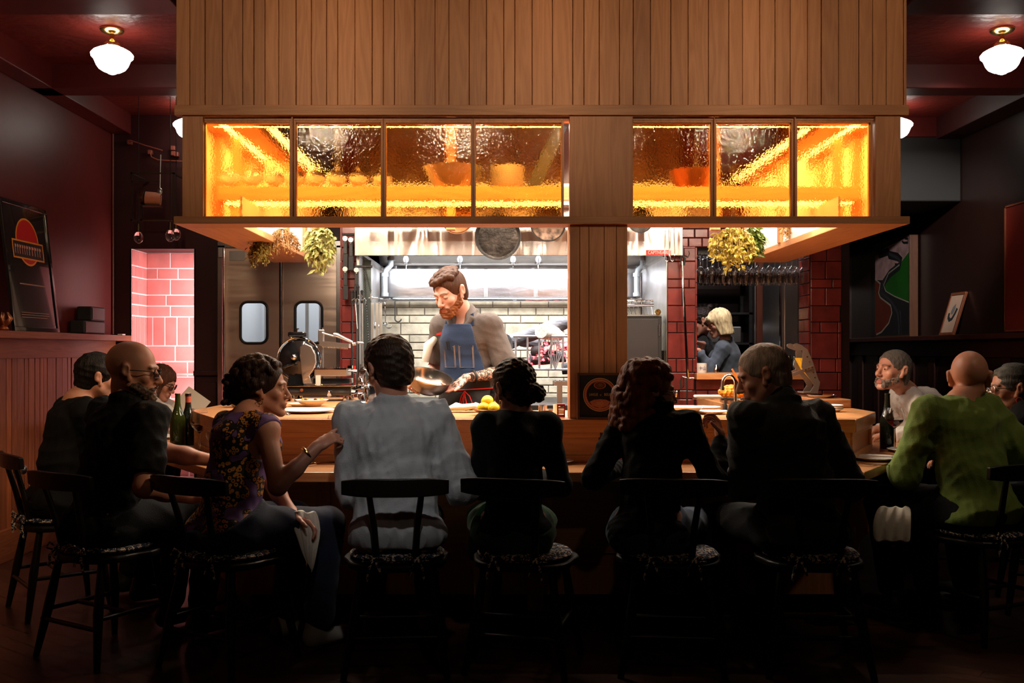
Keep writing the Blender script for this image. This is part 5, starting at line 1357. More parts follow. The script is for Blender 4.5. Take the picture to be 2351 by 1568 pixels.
def tableware():
    T, L = TZ + .001, LZ + .001
    bottle('olive green wine bottle standing at the left end of the dining counter', on(408, 1026, T), M_['bottle'], .305, .043)
    bottle('dark wine bottle with rose foil neck just behind the olive bottle', on(432, 1022, T), M_['bottledark'], .300, .037, M_['foilred'])
    bottle('black wine bottle standing in front of the column sign', on(1392, 1060, T), M_['bottledark'], .315, .040, burg=False)
    bottle('dark wine bottle beside the red wine glass at the right corner', on(2037, 1030, T), M_['bottledark'], .31, .040)
    wine_glass('glass of red wine beside the two bottles at the left corner', on(458, 1037, T), 'wine', r=.05, h=.235, stem=.10)
    wine_glass('glass of red wine in front of the bottle at the right corner', on(2054, 1034, T), 'wine', r=.052, h=.235, stem=.12)
    wine_glass('tall empty wine glass behind the pointing hand', on(768, 1060, T), None, r=.040, h=.23, stem=.11)
    wine_glass('empty wine glass on the counter between the curly-haired woman and grey-haired man', on(1693, 1058, T), None, r=.040, h=.23, stem=.09)
    wine_glass('short stemmed water glass on the right corner of the counter', on(2100, 1022, T), 'water', r=.042, h=.14, stem=.05)
    wine_glass('small stemmed glass behind the pointing arm', on(703, 1050, T), 'water', r=.036, h=.15, stem=.06)
    wine_glass('small footed glass with amber drink behind the leopard-print woman', on(490, 1042, T), None, r=.040, h=.13, stem=.04)
    # carafe
    c = on(655, 1045, T); t = thing('water_carafe', 'clear glass carafe between leopard-print woman and stemmed glass', 'carafe', c)
    mb = MB(); mb.lathe([(0, 0), (.034, 0), (.036, .01), (.036, .19), (.028, .215), (.014, .225), (.014, .24), (.012, .24), (.012, .224), (.026, .213), (.034, .19), (.034, .012), (0, .006)], n=28); mb.build('glass_body', M_['glass'], t)
    mb = MB(); mb.lathe([(0, .0065), (.0335, .0125), (.0335, .12), (0, .12)], n=28); mb.build('water', M_['water'], t)
    # plates on dining counter
    for px, py, r, lab in ((398, 1034, .105, 'white plate in front of the olive wine bottle'), (480, 1052, .10, 'white plate at the left corner beside the spoon'),
                           (388, 1006, .10, 'white plate behind the bald man in black'), (2010, 1056, .115, 'white plate with knife at the right corner'),
                           (2078, 1037, .095, 'small white plate beside the red wine glass'), (1275, 1064, .09, 'white plate half hidden by the woman with the hair bun')):
        p = on(px, py, T); plate(lab, p, r)
    for px, py, rz, k, lab in ((443, 1046, -35, 'spoon', 'silver spoon lying at the left corner of the counter'), (404, 1049, -72, 'fork', 'silver fork at the counter edge left of the spoon'),
                               (432, 1058, -60, 'fork', 'silver fork beside the corner plate'), (730, 1064, -40, 'spoon', 'shiny spoon under the pointing arm'),
                               (702, 1071, -60, 'fork', 'fork beside the spoon under the pointing arm'), (1089, 1070, 0, 'fork', 'fork beside the man in the pale shirt'),
                               (2048, 1052, 60, 'knife', 'dark-handled knife resting on the right corner plate'), (2060, 1045, 65, 'knife', 'knife behind the red wine glass'),
                               (1998, 1070, 70, 'fork', 'fork in front of the right corner plate'), (2070, 1052, 80, 'spoon', 'spoon beside the knife at the right corner')):
        p = on(px, py, T + (.019 if 'resting on' in lab else 0)); spoon(lab, p, R(rz), k)
    # menus
    for px, py, rz, lab, n in ((385, 992, 10, 'yellow-lit menu sheet on the left counter', 1), (2090, 1000, -20, 'cream menu sheet behind the water glass', 1), (2062, 988, 12, 'cream menu sheet on the right counter before the man in white', 1)):
        p = on(px, py, T); mb = MB(); mb.box(-.08, .08, -.12, .12, 0, .003); tag(mb.build('menu', M_['paper'], smooth=0, loc=p, rot=(0, 0, R(rz))), lab, 'menu')
    # ledge items -------------------------------------------------
    plate('wide white plate on the left part of the work ledge', on(705, 947, L), .155)
    plate('small white saucer beside the chopped garnish', on(690, 932, L), .08)
    plate('white bowl on the left return of the ledge', on(552, 934, L), .085, deep=True, m=M_['white'])
    plate('shallow orange-lit bowl of chopped garnish near the slicer', on(716, 932, L), .10, deep=True, m=M_['cream'])
    rnd = random.Random(9); c = on(716, 932, L)
    for i in range(34):
        mb = MB(); mb.ball((0, 0, 0), (.010, .007, .006), 7, 5); x, y = rnd.uniform(-.06, .06), rnd.uniform(-.03, .03)
        o = mb.build('chopped_herb', [M_['golden'], M_['blackmatt'], M_['herb'], M_['red']][rnd.choice((0, 0, 0, 1, 2, 3))], loc=(c.x + x, c.y + y, L + .02 + rnd.uniform(0, .022)))
        tag(o, 'piece of chopped garnish in the shallow bowl', 'food', 'chopped garnish in the bowl near the slicer')
    plate('shallow white bowl nearest the curly-haired woman with glasses', on(1572, 950, L), .105, deep=True)
    plate('flat white plate left of the tap', on(1632, 950, L), .09)
    plate('white plate lying behind the flat plate left of the tap', on(1618, 940, L), .09)
    plate('shallow wooden-toned bowl right of the tap', on(1742, 938, L), .11, deep=True, m=M_['cream'])
    # folded cloth by chef
    mb = MB(); rnd = random.Random(2)
    pts = [(-.10, 0, .008), (-.05, .01, .022), (0, -.01, .016), (.05, .015, .026), (.11, 0, .010)]
    for k in range(5): mb.tube([(x + rnd.uniform(-.01, .01), y + (k - 2) * .018, z + rnd.uniform(-.004, .01)) for x, y, z in pts], [.006, .013, .015, .013, .005], 8)
    tag(mb.build('folded_cloth', M_['linen'], smooth=60, loc=on(1068, 946, L) + V((0, 0, .006))), 'crumpled white cloth on the ledge in front of the chef', 'cloth')
    # fruit bowl
    c = on(1134, 953, L)
    mb = MB(); mb.lathe([(0, 0), (.05, 0), (.09, .016), (.115, .030), (.113, .033), (.085, .020), (.045, .007), (0, .007)], n=32); tag(mb.build('fruit_bowl', M_['copper'], loc=c), 'shallow brown bowl of lemons and oranges beside the woman with the bun', 'bowl')
    for i, (x, y, z, r, m, lab) in enumerate(((-.055, .0, .037, .030, 'lemon', 'lemon at the left of the fruit bowl'), (-.035, .03, .070, .032, 'lemon', 'topmost lemon in the fruit bowl'), (.0, -.02, .036, .033, 'lemon', 'lemon at the front of the fruit bowl'), (.03, .02, .05, .036, 'orangefruit', 'orange behind the front lemon in the fruit bowl'), (.055, -.015, .038, .034, 'orangefruit', 'orange nearest the woman with the bun'))):
        f = thing('lemon' if m == 'lemon' else 'orange', lab, 'fruit', (c.x + x, c.y + y, c.z + z), i)
        mb = MB(); mb.ball((0, 0, 0), (r, r, r * (1.12 if m == 'lemon' else .97)), 18, 12, Matrix.Rotation(R(70), 4, 'Y')); mb.build('peel', M_[m], f)
        mb = MB(); mb.ball((r * (1.08 if m == 'lemon' else .95), 0, 0), .005, 8, 6); mb.build('stem_end', M_['herb'], f)
    # little pots near column
    for i, (px, py, r, h, m, lab) in enumerate(((1246, 954, .022, .055, 'steel', 'small steel pot on the ledge left of the column'), (1262, 957, .016, .040, 'white', 'small white cup on the ledge left of the column'), (1278, 950, .018, .05, 'cream', 'small cream cup behind the red grinder'))):
        mb = MB(); mb.lathe([(0, 0), (r, 0), (r * 1.05, h), (r * .96, h), (r * .9, .004), (0, .004)], n=20); tag(mb.build('small_pot', M_[m], loc=on(px, py, L)), lab, 'pot')
    c = on(1288, 957, L); t = thing('tape_dispenser', 'small red dispenser standing against the column', 'dispenser', c)
    redb = mat('dark_red_plastic', lin((.55, .12, .08)), .35)
    mb = MB(); mb.box(-.02, .02, -.015, .015, 0, .012); mb.box(-.02, .02, -.015, .015, .055, .066); mb.box(-.02, -.014, -.015, .015, 0, .06); mb.box(.014, .02, -.015, .015, 0, .06); mb.build('frame', redb, t, smooth=0, bevel=.001)
    mb = MB(); mb.cyl((-.014, 0, .033), (.014, 0, .033), .018); mb.build('roll', M_['cream'], t)
    # sign on the column
    Ys = 4.86; a, b = at(1325, 854, Ys), at(1432, 961, Ys); w = b.x - a.x; h = a.z - b.z
    s = thing('framed_sign', 'framed round sign with cream lettering leaning on the column', 'sign', ((a.x + b.x) / 2, 4.862, LZ + .001))
    s.rotation_euler = (R(-4), 0, 0); s.location.y = 4.886 - .03; 
    Mf = wood('sign_frame', lin((.42, .27, .18)), lin((.28, .17, .11)), 'X')
    mb = MB(); f = .012; mb.box(-w / 2, w / 2, -.008, .008, 0, f); mb.box(-w / 2, w / 2, -.008, .008, h - f, h); mb.box(-w / 2, -w / 2 + f, -.008, .008, f, h - f); mb.box(w / 2 - f, w / 2, -.008, .008, f, h - f); mb.build('frame', Mf, s, smooth=0, bevel=.001)
    mb = MB(); mb.box(-w / 2 + f, w / 2 - f, -.0, .006, f, h - f); bd = mb.build('board', M_['blackmatt'], s, smooth=0)
    k = w / 107.; cz = h - (905 - 854 - 1) * k; cx = (1377 - 1378) * k
    rim = mat('sign_salmon', lin((.80, .50, .38)), .5); crm = mat('sign_cream', lin((.88, .74, .52)), .5); drk = mat('sign_brown', lin((.45, .18, .12)), .5)
    def disc(r0, r1, m, y, nm='emblem_ring', sq=1., c=(cx, cz)):
        mb = MB(); n = 48; vs = []
        for i in range(n): 
            a = 2 * pi * i / n; vs += [V((c[0] + r0 * cos(a), y, c[1] + r0 * sin(a) * sq)), V((c[0] + r1 * cos(a), y, c[1] + r1 * sin(a) * sq))]
        mb.add(vs, [(2 * i, 2 * i + 1, (2 * i + 3) % (2 * n), (2 * i + 2) % (2 * n)) for i in range(n)]) if r0 > 0 else mb.add(vs[1::2], [tuple(range(n))])
        return mb.build(nm, m, bd, smooth=0)
    Ro = 38.5 * k
    disc(Ro * .955, Ro, crm, -.0010); disc(Ro * .80, Ro * .92, rim, -.0012); disc(0, Ro * .955, drk, -.0006, 'emblem_disc'); disc(0, Ro * .80, M_['blackmatt'], -.0009, 'emblem_disc')
    disc(0, Ro * .36, rim, -.0014, 'emblem_oval', .62, (cx, cz + Ro * .56)); disc(0, Ro * .31, drk, -.0017, 'emblem_oval', .62, (cx, cz + Ro * .56)); disc(0, Ro * .14, mat('sign_olive', lin((.45, .40, .2)), .5), -.0019, 'emblem_oval', .7, (cx + .003, cz + Ro * .57))
    mb = MB(); q = [(-.62, -.42), (-.35, -.30), (0, -.27), (.35, -.30), (.62, -.42), (.45, -.66), (0, -.8), (-.45, -.66)]
    mb.add([(cx + x * Ro, -.0013, cz + z * Ro) for x, z in q], [tuple(range(8))]); mb.build('emblem_base', rim, bd, smooth=0)
    text('lettering', 'LANGUE', .0185, crm, bd, (cx - Ro * .38, -.0030, cz + Ro * .0), (R(90), 0, 0), sx=.60)
    text('lettering', 'DE', .009, crm, bd, (cx + Ro * .04, -.0030, cz - Ro * .03), (R(90), 0, 0), sx=.6)
    text('lettering', 'BŒUF', .0185, crm, bd, (cx + Ro * .44, -.0030, cz + Ro * .0), (R(90), 0, 0), sx=.62)
    text('lettering', 'IVO', .024, crm, bd, (cx - Ro * .0, -.0030, cz - Ro * .53), (R(90), 0, 0), sx=.8)
    # tap
    c = on(1688, 945, L); t = thing('bar_tap', 'chrome gooseneck tap with two black cross handles on the ledge', 'tap', c)
    mb = MB(); mb.box(-.075, .075, -.03, .03, 0, .012); mb.build('base_plate', M_['chrome'], t, smooth=0, bevel=.003)
    mb = MB(); pts = [(0, 0, .01), (0, 0, .15)] + [(-.035 + .035 * cos(R(a)), 0, .15 + .05 * sin(R(a))) for a in range(0, 181, 20)] + [(-.071, 0, .13)]; mb.tube(pts, .0085, 12); mb.cyl((0, 0, .01), (0, 0, .035), .014); mb.build('spout', M_['chrome'], t)
    mb = MB(); mb.cyl((-.071, 0, .118), (-.071, 0, .136), .012); mb.build('aerator', M_['chrome'], t)
    for x in (-.055, .05):
        mb = MB(); mb.lathe([(.012, .01), (.013, .03), (.007, .045), (.006, .06), (.010, .07), (.010, .078), (0, .08)], (x, 0, 0), 14); mb.box(x - .022, x + .022, -.005, .005, .064, .074); mb.build('handle', M_['iron'], t)
    # cutting boards, red tub, bread, knives
    c0 = on(1640, 913, L); mb = MB(); 
    cb = [(1.36, 6.05), (1.74, 6.05), (1.86, 7.0), (1.36, 7.0)]
    mb = MB(); mb.cur = .3; mb.prism([(1.44, 5.95), (1.88, 5.95), (1.9, 6.55), (1.44, 6.55)], L, L + .035); tag(mb.build('cutting_board', M_['block'], smooth=0, bevel=.004), 'thick pale cutting board behind the tap under the golden roast', 'board')
    g = MB(); rnd = random.Random(12); c = at(1682, 908, 6.2); zb = L + .036
    g = Skin((-.13, -.09, -.01), (.13, .09, .13), .0035); g.ell((0, 0, .038), (.088, .048, .040), k=.02)
    for i in range(70):
        a = rnd.uniform(0, 2 * pi); el = rnd.uniform(0, 1.5); g.ell((.084 * cos(a) * cos(el), .046 * sin(a) * cos(el), .036 + .040 * sin(el)), [rnd.uniform(.008, .017)] * 3, k=.004)
    g.ripple(.003, 180, 3); g.cut((0, 0, .0), (0, 0, -1)); P, Q = g.mesh(); o = np_mesh('roast_loaf', P, Q, M_['golden'], None); o.location = (c.x, 6.2, zb)
    tag(o, 'knobbly golden-brown roast on the cutting board behind the tap', 'food')
    for i, (px, rz) in enumerate(((1655, 88), (1725, 92))):
        k_ = thing('chef_knife', ['black-handled knife lying left of the tap on the board', 'black-handled knife lying right of the tap on the board'][i], 'knife', (at(px, 0, 6.0).x, 6.0, L + .037), R(rz))
        mb = MB(); mb.box(-.011, .011, -.11, .0, 0, .016); mb.build('handle', M_['blackmatt'], k_, smooth=0, bevel=.003)
        mb = MB(); mb.prism([(-.014, 0), (.014, 0), (.012, .12), (0, .17), (-.014, .1)], .006, .009); mb.build('blade', M_['chrome'], k_, smooth=0)
    mb = MB(); mb.lathe([(0, 0), (.05, 0), (.056, .105), (.060, .11), (.054, .11), (.048, .004), (0, .004)], (0, 0, 0), 4); c = at(1712, 905, 6.45)
    tag(mb.build('red_tub', M_['red'], smooth=0, bevel=.004, loc=(c.x + .01, 6.42, L + .036), rot=(0, 0, R(45))), 'square red plastic tub of brushes behind the golden roast', 'tub')
    for i, (x, t_, m) in enumerate(((-.012, -28, 'orange'), (.006, -20, 'copper'), (.02, -14, 'copper'))):
        mb = MB(); mb.box(-.006, .006, -.003, .003, 0, .20, Matrix.Rotation(R(t_), 4, 'Y'))
        tag(mb.build('wooden_brush', M_[m], smooth=0, bevel=.002, loc=(c.x + .01 + x, 6.42, L + .042)), ['leaning orange wooden handle in the red tub, leftmost', 'brown wooden handle in the middle of the red tub', 'brown wooden handle at the right of the red tub'][i], 'brush')
    mb = MB(); mb.box(-.12, .1, -.04, .04, 0, .018); tag(mb.build('rolled_towel', M_['linen'], smooth=0, bevel=.008, loc=(at(1605, 0, 6.35).x + .09, 6.35, L + .036)), 'white folded towel on the cutting board left of the roast', 'towel')
    # left butcher block
    p = on(498, 916, LZ); mb = MB(); 
    mb.cur = .5; mb.box(-1.73, -1.42, 6.3, 7.0, L, L + .05); tag(mb.build('butcher_block', M_['block'], smooth=0, bevel=.01), 'round-edged end-grain butcher block on the left return of the ledge', 'block')
    # right block + tray
    mb = MB(); mb.cur = .7; mb.box(1.86, 2.06, 5.85, 6.45, L, L + .05); mb.build
    tag(mb.build('butcher_block', M_['block'], smooth=0, bevel=.006), 'reddish thick wood block on the right return of the ledge', 'block')
    mb = MB(); mb.lathe([(0, 0), (.07, 0), (.088, .018), (.085, .018), (.066, .003), (0, .003)], n=28); tag(mb.build('steel_tray', M_['chrome'], loc=(1.95, 6.05, L + .051)), 'small steel tray on the wood block under the riveted grey holder', 'tray')
    for i in range(3): plate(['white saucer at the bottom of a stack beside the right wood block', 'white saucer in the middle of a stack beside the right wood block', 'white saucer on top of a stack beside the right wood block'][i], V((1.83, 5.5, L + i * .010)), .06)
    # grey riveted holder: two profile plates
    root = thing('riveted_holder', 'tall grey riveted two-plate holder with yellow inside, on the right ledge', 'holder', (0, 6.25, 0))
    def out(dx, y, nm):
        pts = [(1856, 906), (1869, 885), (1863, 875), (1852, 860), (1845, 850), (1840, 843), (1843, 818), (1843, 805), (1828, 800), (1822, 795), (1823, 790), (1830, 788), (1840, 792), (1854, 802), (1862, 820), (1869, 838), (1876, 862), (1883, 880), (1877, 906)]
        P = [at(px + dx, py, 6.2) for px, py in pts]; mb = MB()
        mb.prism([(p.x, p.z - .0) for p in P], y, y + .006, Matrix(((1, 0, 0, 0), (0, 0, 1, 0), (0, 1, 0, 0), (0, 0, 0, 1)))); return mb.build(nm, M_['greymetal'], root, smooth=0, bevel=.001)
    M_['greymetal'] = mat('warm_grey_metal', lin((.48, .42, .38)), .5, .4)
    pl = out(0, -.05, 'side_plate')
    out(-5, .05, 'side_plate')
    Q = Matrix(((1, 0, 0, 0), (0, 0, 1, 0), (0, 1, 0, 0), (0, 0, 0, 1)))
    P = [at(a, b, 6.2) for a, b in ((1835, 822), (1845, 822), (1868, 850), (1884, 878), (1878, 880), (1850, 850))]
    mb = MB(); mb.prism([(p.x, p.z) for p in P], -.042, .048, Q); mb.build('yellow_core', M_['yellow'], root, smooth=0)
    P = [at(a, b, 6.2) for a, b in ((1816, 857), (1866, 839), (1868, 846), (1820, 864))]
    mb = MB(); mb.prism([(p.x, p.z) for p in P], -.06, -.052, Q); mb.prism([(p.x, p.z) for p in P], .056, .064, Q); mb.build('cross_bar', mat('brown_grey_metal', lin((.5, .42, .38)), .4, .5), root, smooth=0, bevel=.001)
    for px, py in ((1853, 819), (1858, 831), (1848, 849), (1855, 846), (1863, 843), (1867, 855), (1871, 867)):
        p = at(px, py, 6.2); mb = MB(); mb.cyl((p.x, -.066 if py in (849, 846, 843) else -.054, p.z), (p.x, -.05, p.z), .005, n=10); mb.build('rivet', M_['brass'], root)
    p = at(1866, 906, 6.2); mb = MB(); mb.box(p.x - .06, p.x + .03, -.06, .07, L + .071, L + .080); mb.build('foot', M_['greymetal'], root, smooth=0)
tableware()

# ------------------------------------------------------------------ flywheel meat slicer
def slicer():
    Yc = 6.75; s = F / Yc
    o = at(735, 905, Yc); o.z = LZ + .002
    def q(px, py, dy=0.): p = at(px, py, Yc); return V((p.x - o.x, dy, p.z - o.z))
    r = thing('meat_slicer', 'black and chrome flywheel meat slicer on the left return of the ledge', 'slicer', o)
    a, b = q(668, 893), q(822, 911)
    mb = MB(); mb.box(a.x, b.x - .03, -.12, .2, .035, a.z + .02); mb.build('base', M_['blackgloss'], r, smooth=0, bevel=.012, seg=3)
    mb = MB(); mb.box(a.x, b.x, -.13, .2, a.z + .02, a.z + .028); mb.build('base_rim', M_['chrome'], r, smooth=0, bevel=.002)
    for x in (a.x + .03, b.x - .07):
        for y in (-.09, .16):
            mb = MB(); mb.lathe([(.016, -.002), (.02, .01), (.014, .035), (.018, .04)], (x, y, 0), 14); mb.build('foot', M_['chrome'], r)
    mb = MB(); c = q(701, 894, -.135); mb.cyl((c.x, -.125, c.z), (c.x, -.118, c.z), .011); mb.build('badge', M_['copper'], r)
    mb = MB(); c = q(764, 905, -.13); mb.cyl((c.x, -.14, c.z), (c.x, -.12, c.z), .014); mb.ball((c.x, -.15, c.z + .02), .01); mb.build('adjuster', M_['chrome'], r)
    # blade housing
    c = q(686, 825); Rr = 50 * Yc / F
    mb = MB(); Mx = Matrix.Translation((c.x, .02, c.z)) @ Matrix.Rotation(R(90), 4, 'X')
    mb.lathe([(0, .08), (Rr * .55, .075), (Rr * .86, .05), (Rr * .99, .0), (Rr, -.03), (Rr * .9, -.05), (0, -.05)], n=48, M=Mx); mb.build('blade_housing', M_['blackgloss'], r)
    mb = MB(); mb.ring((c.x, -.0, c.z), Rr * 1.0, .005, 'Y', 56, 8); mb.build('guard_ring', M_['chrome'], r)
    mb = MB(); cc = q(680, 820, -.09); mb.ball((cc.x, -.075, cc.z), .022, 18, 12); mb.build('hub', M_['chrome'], r)
    mb = MB(); mb.tube([(c.x - .02, -.06, c.z - .03), (c.x - .08, -.07, c.z - .05), (c.x - .11, -.07, c.z - .06)], [.010, .012, .006], 10); mb.build('lever', M_['blackgloss'], r)
    # chrome crescent cover
    P = [q(*p) for p in ((693, 797), (706, 788), (720, 795), (729, 812), (731, 832), (726, 848), (716, 862), (722, 880), (701, 880), (697, 850), (694, 820))]
    Q = Matrix(((1, 0, 0, 0), (0, 0, 1, 0), (0, 1, 0, 0), (0, 0, 0, 1)))
    mb = MB(); mb.prism([(p.x, p.z) for p in P], -.085, -.065, Q); mb.build('deflector', M_['deflector'], r, smooth=0, bevel=.006, seg=3)
    # neck and sharpener cap
    P = [q(*p) for p in ((662, 880), (667, 850), (675, 838), (700, 838), (700, 885), (664, 895))]
    mb = MB(); mb.prism([(p.x, p.z) for p in P], -.04, .06, Q); mb.build('pedestal', M_['blackgloss'], r, smooth=0, bevel=.01)
    a, b = q(664, 774), q(702, 762); mb = MB(); mb.box(a.x, b.x, -.05, .03, a.z, b.z); mb.build('sharpener_cap', M_['blackgloss'], r, smooth=0, bevel=.01, seg=3)
    mb = MB(); p = q(683, 762); mb.cyl((p.x, -.01, p.z - .005), (p.x, -.01, p.z + .02), .005); mb.box(p.x - .012, p.x + .012, -.013, -.007, p.z + .018, p.z + .024); mb.build('wing_screw', M_['brass'], r)
    for px in (672, 712):
        mb = MB(); p = q(px, 776 if px < 700 else 783); mb.ball((p.x, -.055, p.z), .008, 12, 8); mb.build('screw', M_['brass'], r)
    # post and meat press
    p0, p1 = q(737, 878), q(737, 752); mb = MB(); mb.box(p0.x - .004, p0.x + .006, .06, .07, p0.z, p1.z); mb.build('post', M_['satin'], r, smooth=0)
    a, b = q(727, 786), q(737, 756); mb = MB(); mb.box(a.x, b.x + .01, .045, .085, a.z, b.z); mb.build('clamp', M_['satin'], r, smooth=0, bevel=.006)
    P = [q(*p) for p in ((735, 783), (802, 789), (802, 799), (740, 795), (734, 792))]
    mb = MB(); mb.prism([(p.x, p.z) for p in P], -.02, .06, Q)
    for i in range(18):
        x = P[4].x + .02 + i * .0098; z = P[3].z + (P[2].z - P[3].z) * i / 18
        mb.lathe([(.004, 0), (.0005, -.012)], (x, .0, z), 6)
    mb.build('food_press', M_['satin'], r, smooth=0)
    mb = MB(); mb.cyl(q(738, 764, .03), q(766, 772, .03), .006); mb.build('press_rod', M_['satin'], r)
    mb = MB(); mb.tube([q(764, 768, .03), q(772, 769, .03), q(808, 786, .03)], [.014, .017, .008], 12); mb.build('press_arm', M_['satin'], r)
    mb = MB(); mb.ball((0, 0, 0), (.028, .008, .010), 16, 10, Matrix.Translation(q(825, 787, .03)) @ Matrix.Rotation(R(6), 4, 'Y')); mb.cyl(q(808, 790, .03), q(815, 789, .03), .012); mb.build('press_handle', M_['satin'], r)
    # carriage
    a, b = q(727, 863), q(800, 848); mb = MB(); mb.box(a.x, b.x, -.09, .12, a.z, b.z); mb.build('carriage', M_['carr'], r, smooth=0, bevel=.004)
    mb = MB(); mb.box(a.x, b.x, -.095, .12, b.z, b.z + .01)
    for i in range(16): mb.lathe([(.003, 0), (.0005, .012)], (a.x + .015 + i * .0125, -.06, b.z + .01), 5)
    mb.build('spike_plate', M_['chrome'], r, smooth=0)
    a, b = q(722, 880), q(806, 868); mb = MB(); mb.box(a.x, b.x, -.07, .1, a.z, b.z); mb.build('slide', M_['blackgloss'], r, smooth=0, bevel=.003)
    a, b = q(731, 884), q(742, 861); mb = MB(); mb.box(a.x, b.x, -.1, -.09, a.z, b.z); mb.build('gauge_plate', M_['cream'], r, smooth=0)
    for px in (730, 745): mb = MB(); p = q(px, 883); mb.ball((p.x, -.1, p.z), .008, 10, 8); mb.build('screw', M_['brass'], r)
    a, b = q(800, 856), q(818, 846); mb = MB(); mb.cyl((a.x, -.03, (a.z + b.z) / 2), (b.x + .01, -.03, (a.z + b.z) / 2), .008); mb.box(a.x, a.x + .03, -.04, .02, b.z, b.z + .02); mb.cyl((b.x, -.03, a.z), (b.x, -.03, a.z - .10), .004); mb.build('feed_screw', M_['chrome'], r)
    mb = MB(); p = q(816, 850); mb.cyl((p.x, -.03, p.z), (p.x, -.03, p.z + .03), .006); mb.build('crank_grip', M_['red'], r)
    # flywheel
    c = q(838, 888, .04); Rw = 46 * Yc / F; fw = MB(); Mw = Matrix.Translation(c) @ Matrix.Rotation(R(28), 4, 'Z')
    n = 48; vs = []
    for i in range(n):
        a = 2 * pi * i / n
        for rr, x in ((Rw, -.018), (Rw, .018), (Rw * .88, .018), (Rw * .88, -.018)): vs.append(Mw @ V((x, rr * cos(a), rr * sin(a))))
    fw.add(vs, [(4 * i + j, 4 * ((i + 1) % n) + j, 4 * ((i + 1) % n) + (j + 1) % 4, 4 * i + (j + 1) % 4) for i in range(n) for j in range(4)])
    w = fw.build('flywheel', M_['chrome'], r, smooth=30)
    for k in range(6):
        a = k * pi / 3; mb = MB(); pts = [Mw @ V((0, t * Rw * .9 * cos(a + t * .5), t * Rw * .9 * sin(a + t * .5))) for t in (.12, .4, .7, 1.)]; mb.tube(pts, [.009, .007, .006, .008], 8); mb.build('spoke', M_['chrome'], w)
    mb = MB(); mb.cyl(Mw @ V((-.04, 0, 0)), Mw @ V((.04, 0, 0)), .016); mb.build('wheel_hub', M_['chrome'], w)
    mb = MB(); mb.tube([Mw @ V((.018, -.02, Rw * .3)), Mw @ V((.03, -.02, Rw * .3)), Mw @ V((.05, -.02, Rw * .3)), Mw @ V((.075, -.02, Rw * .3))], [.008, .014, .012, .006], 12); mb.build('wheel_handle', M_['orange'], w)
    mb = MB(); mb.cyl(q(806, 896, .06), c, .008); mb.build('axle', M_['chrome'], r)
M_['deflector'] = mat('satin_deflector', (.85, .80, .76), .28, 1., bump=.5, bscale=8)
M_['carr'] = mat('brushed_carriage', (.62, .5, .4), .35, 1.)
slicer()

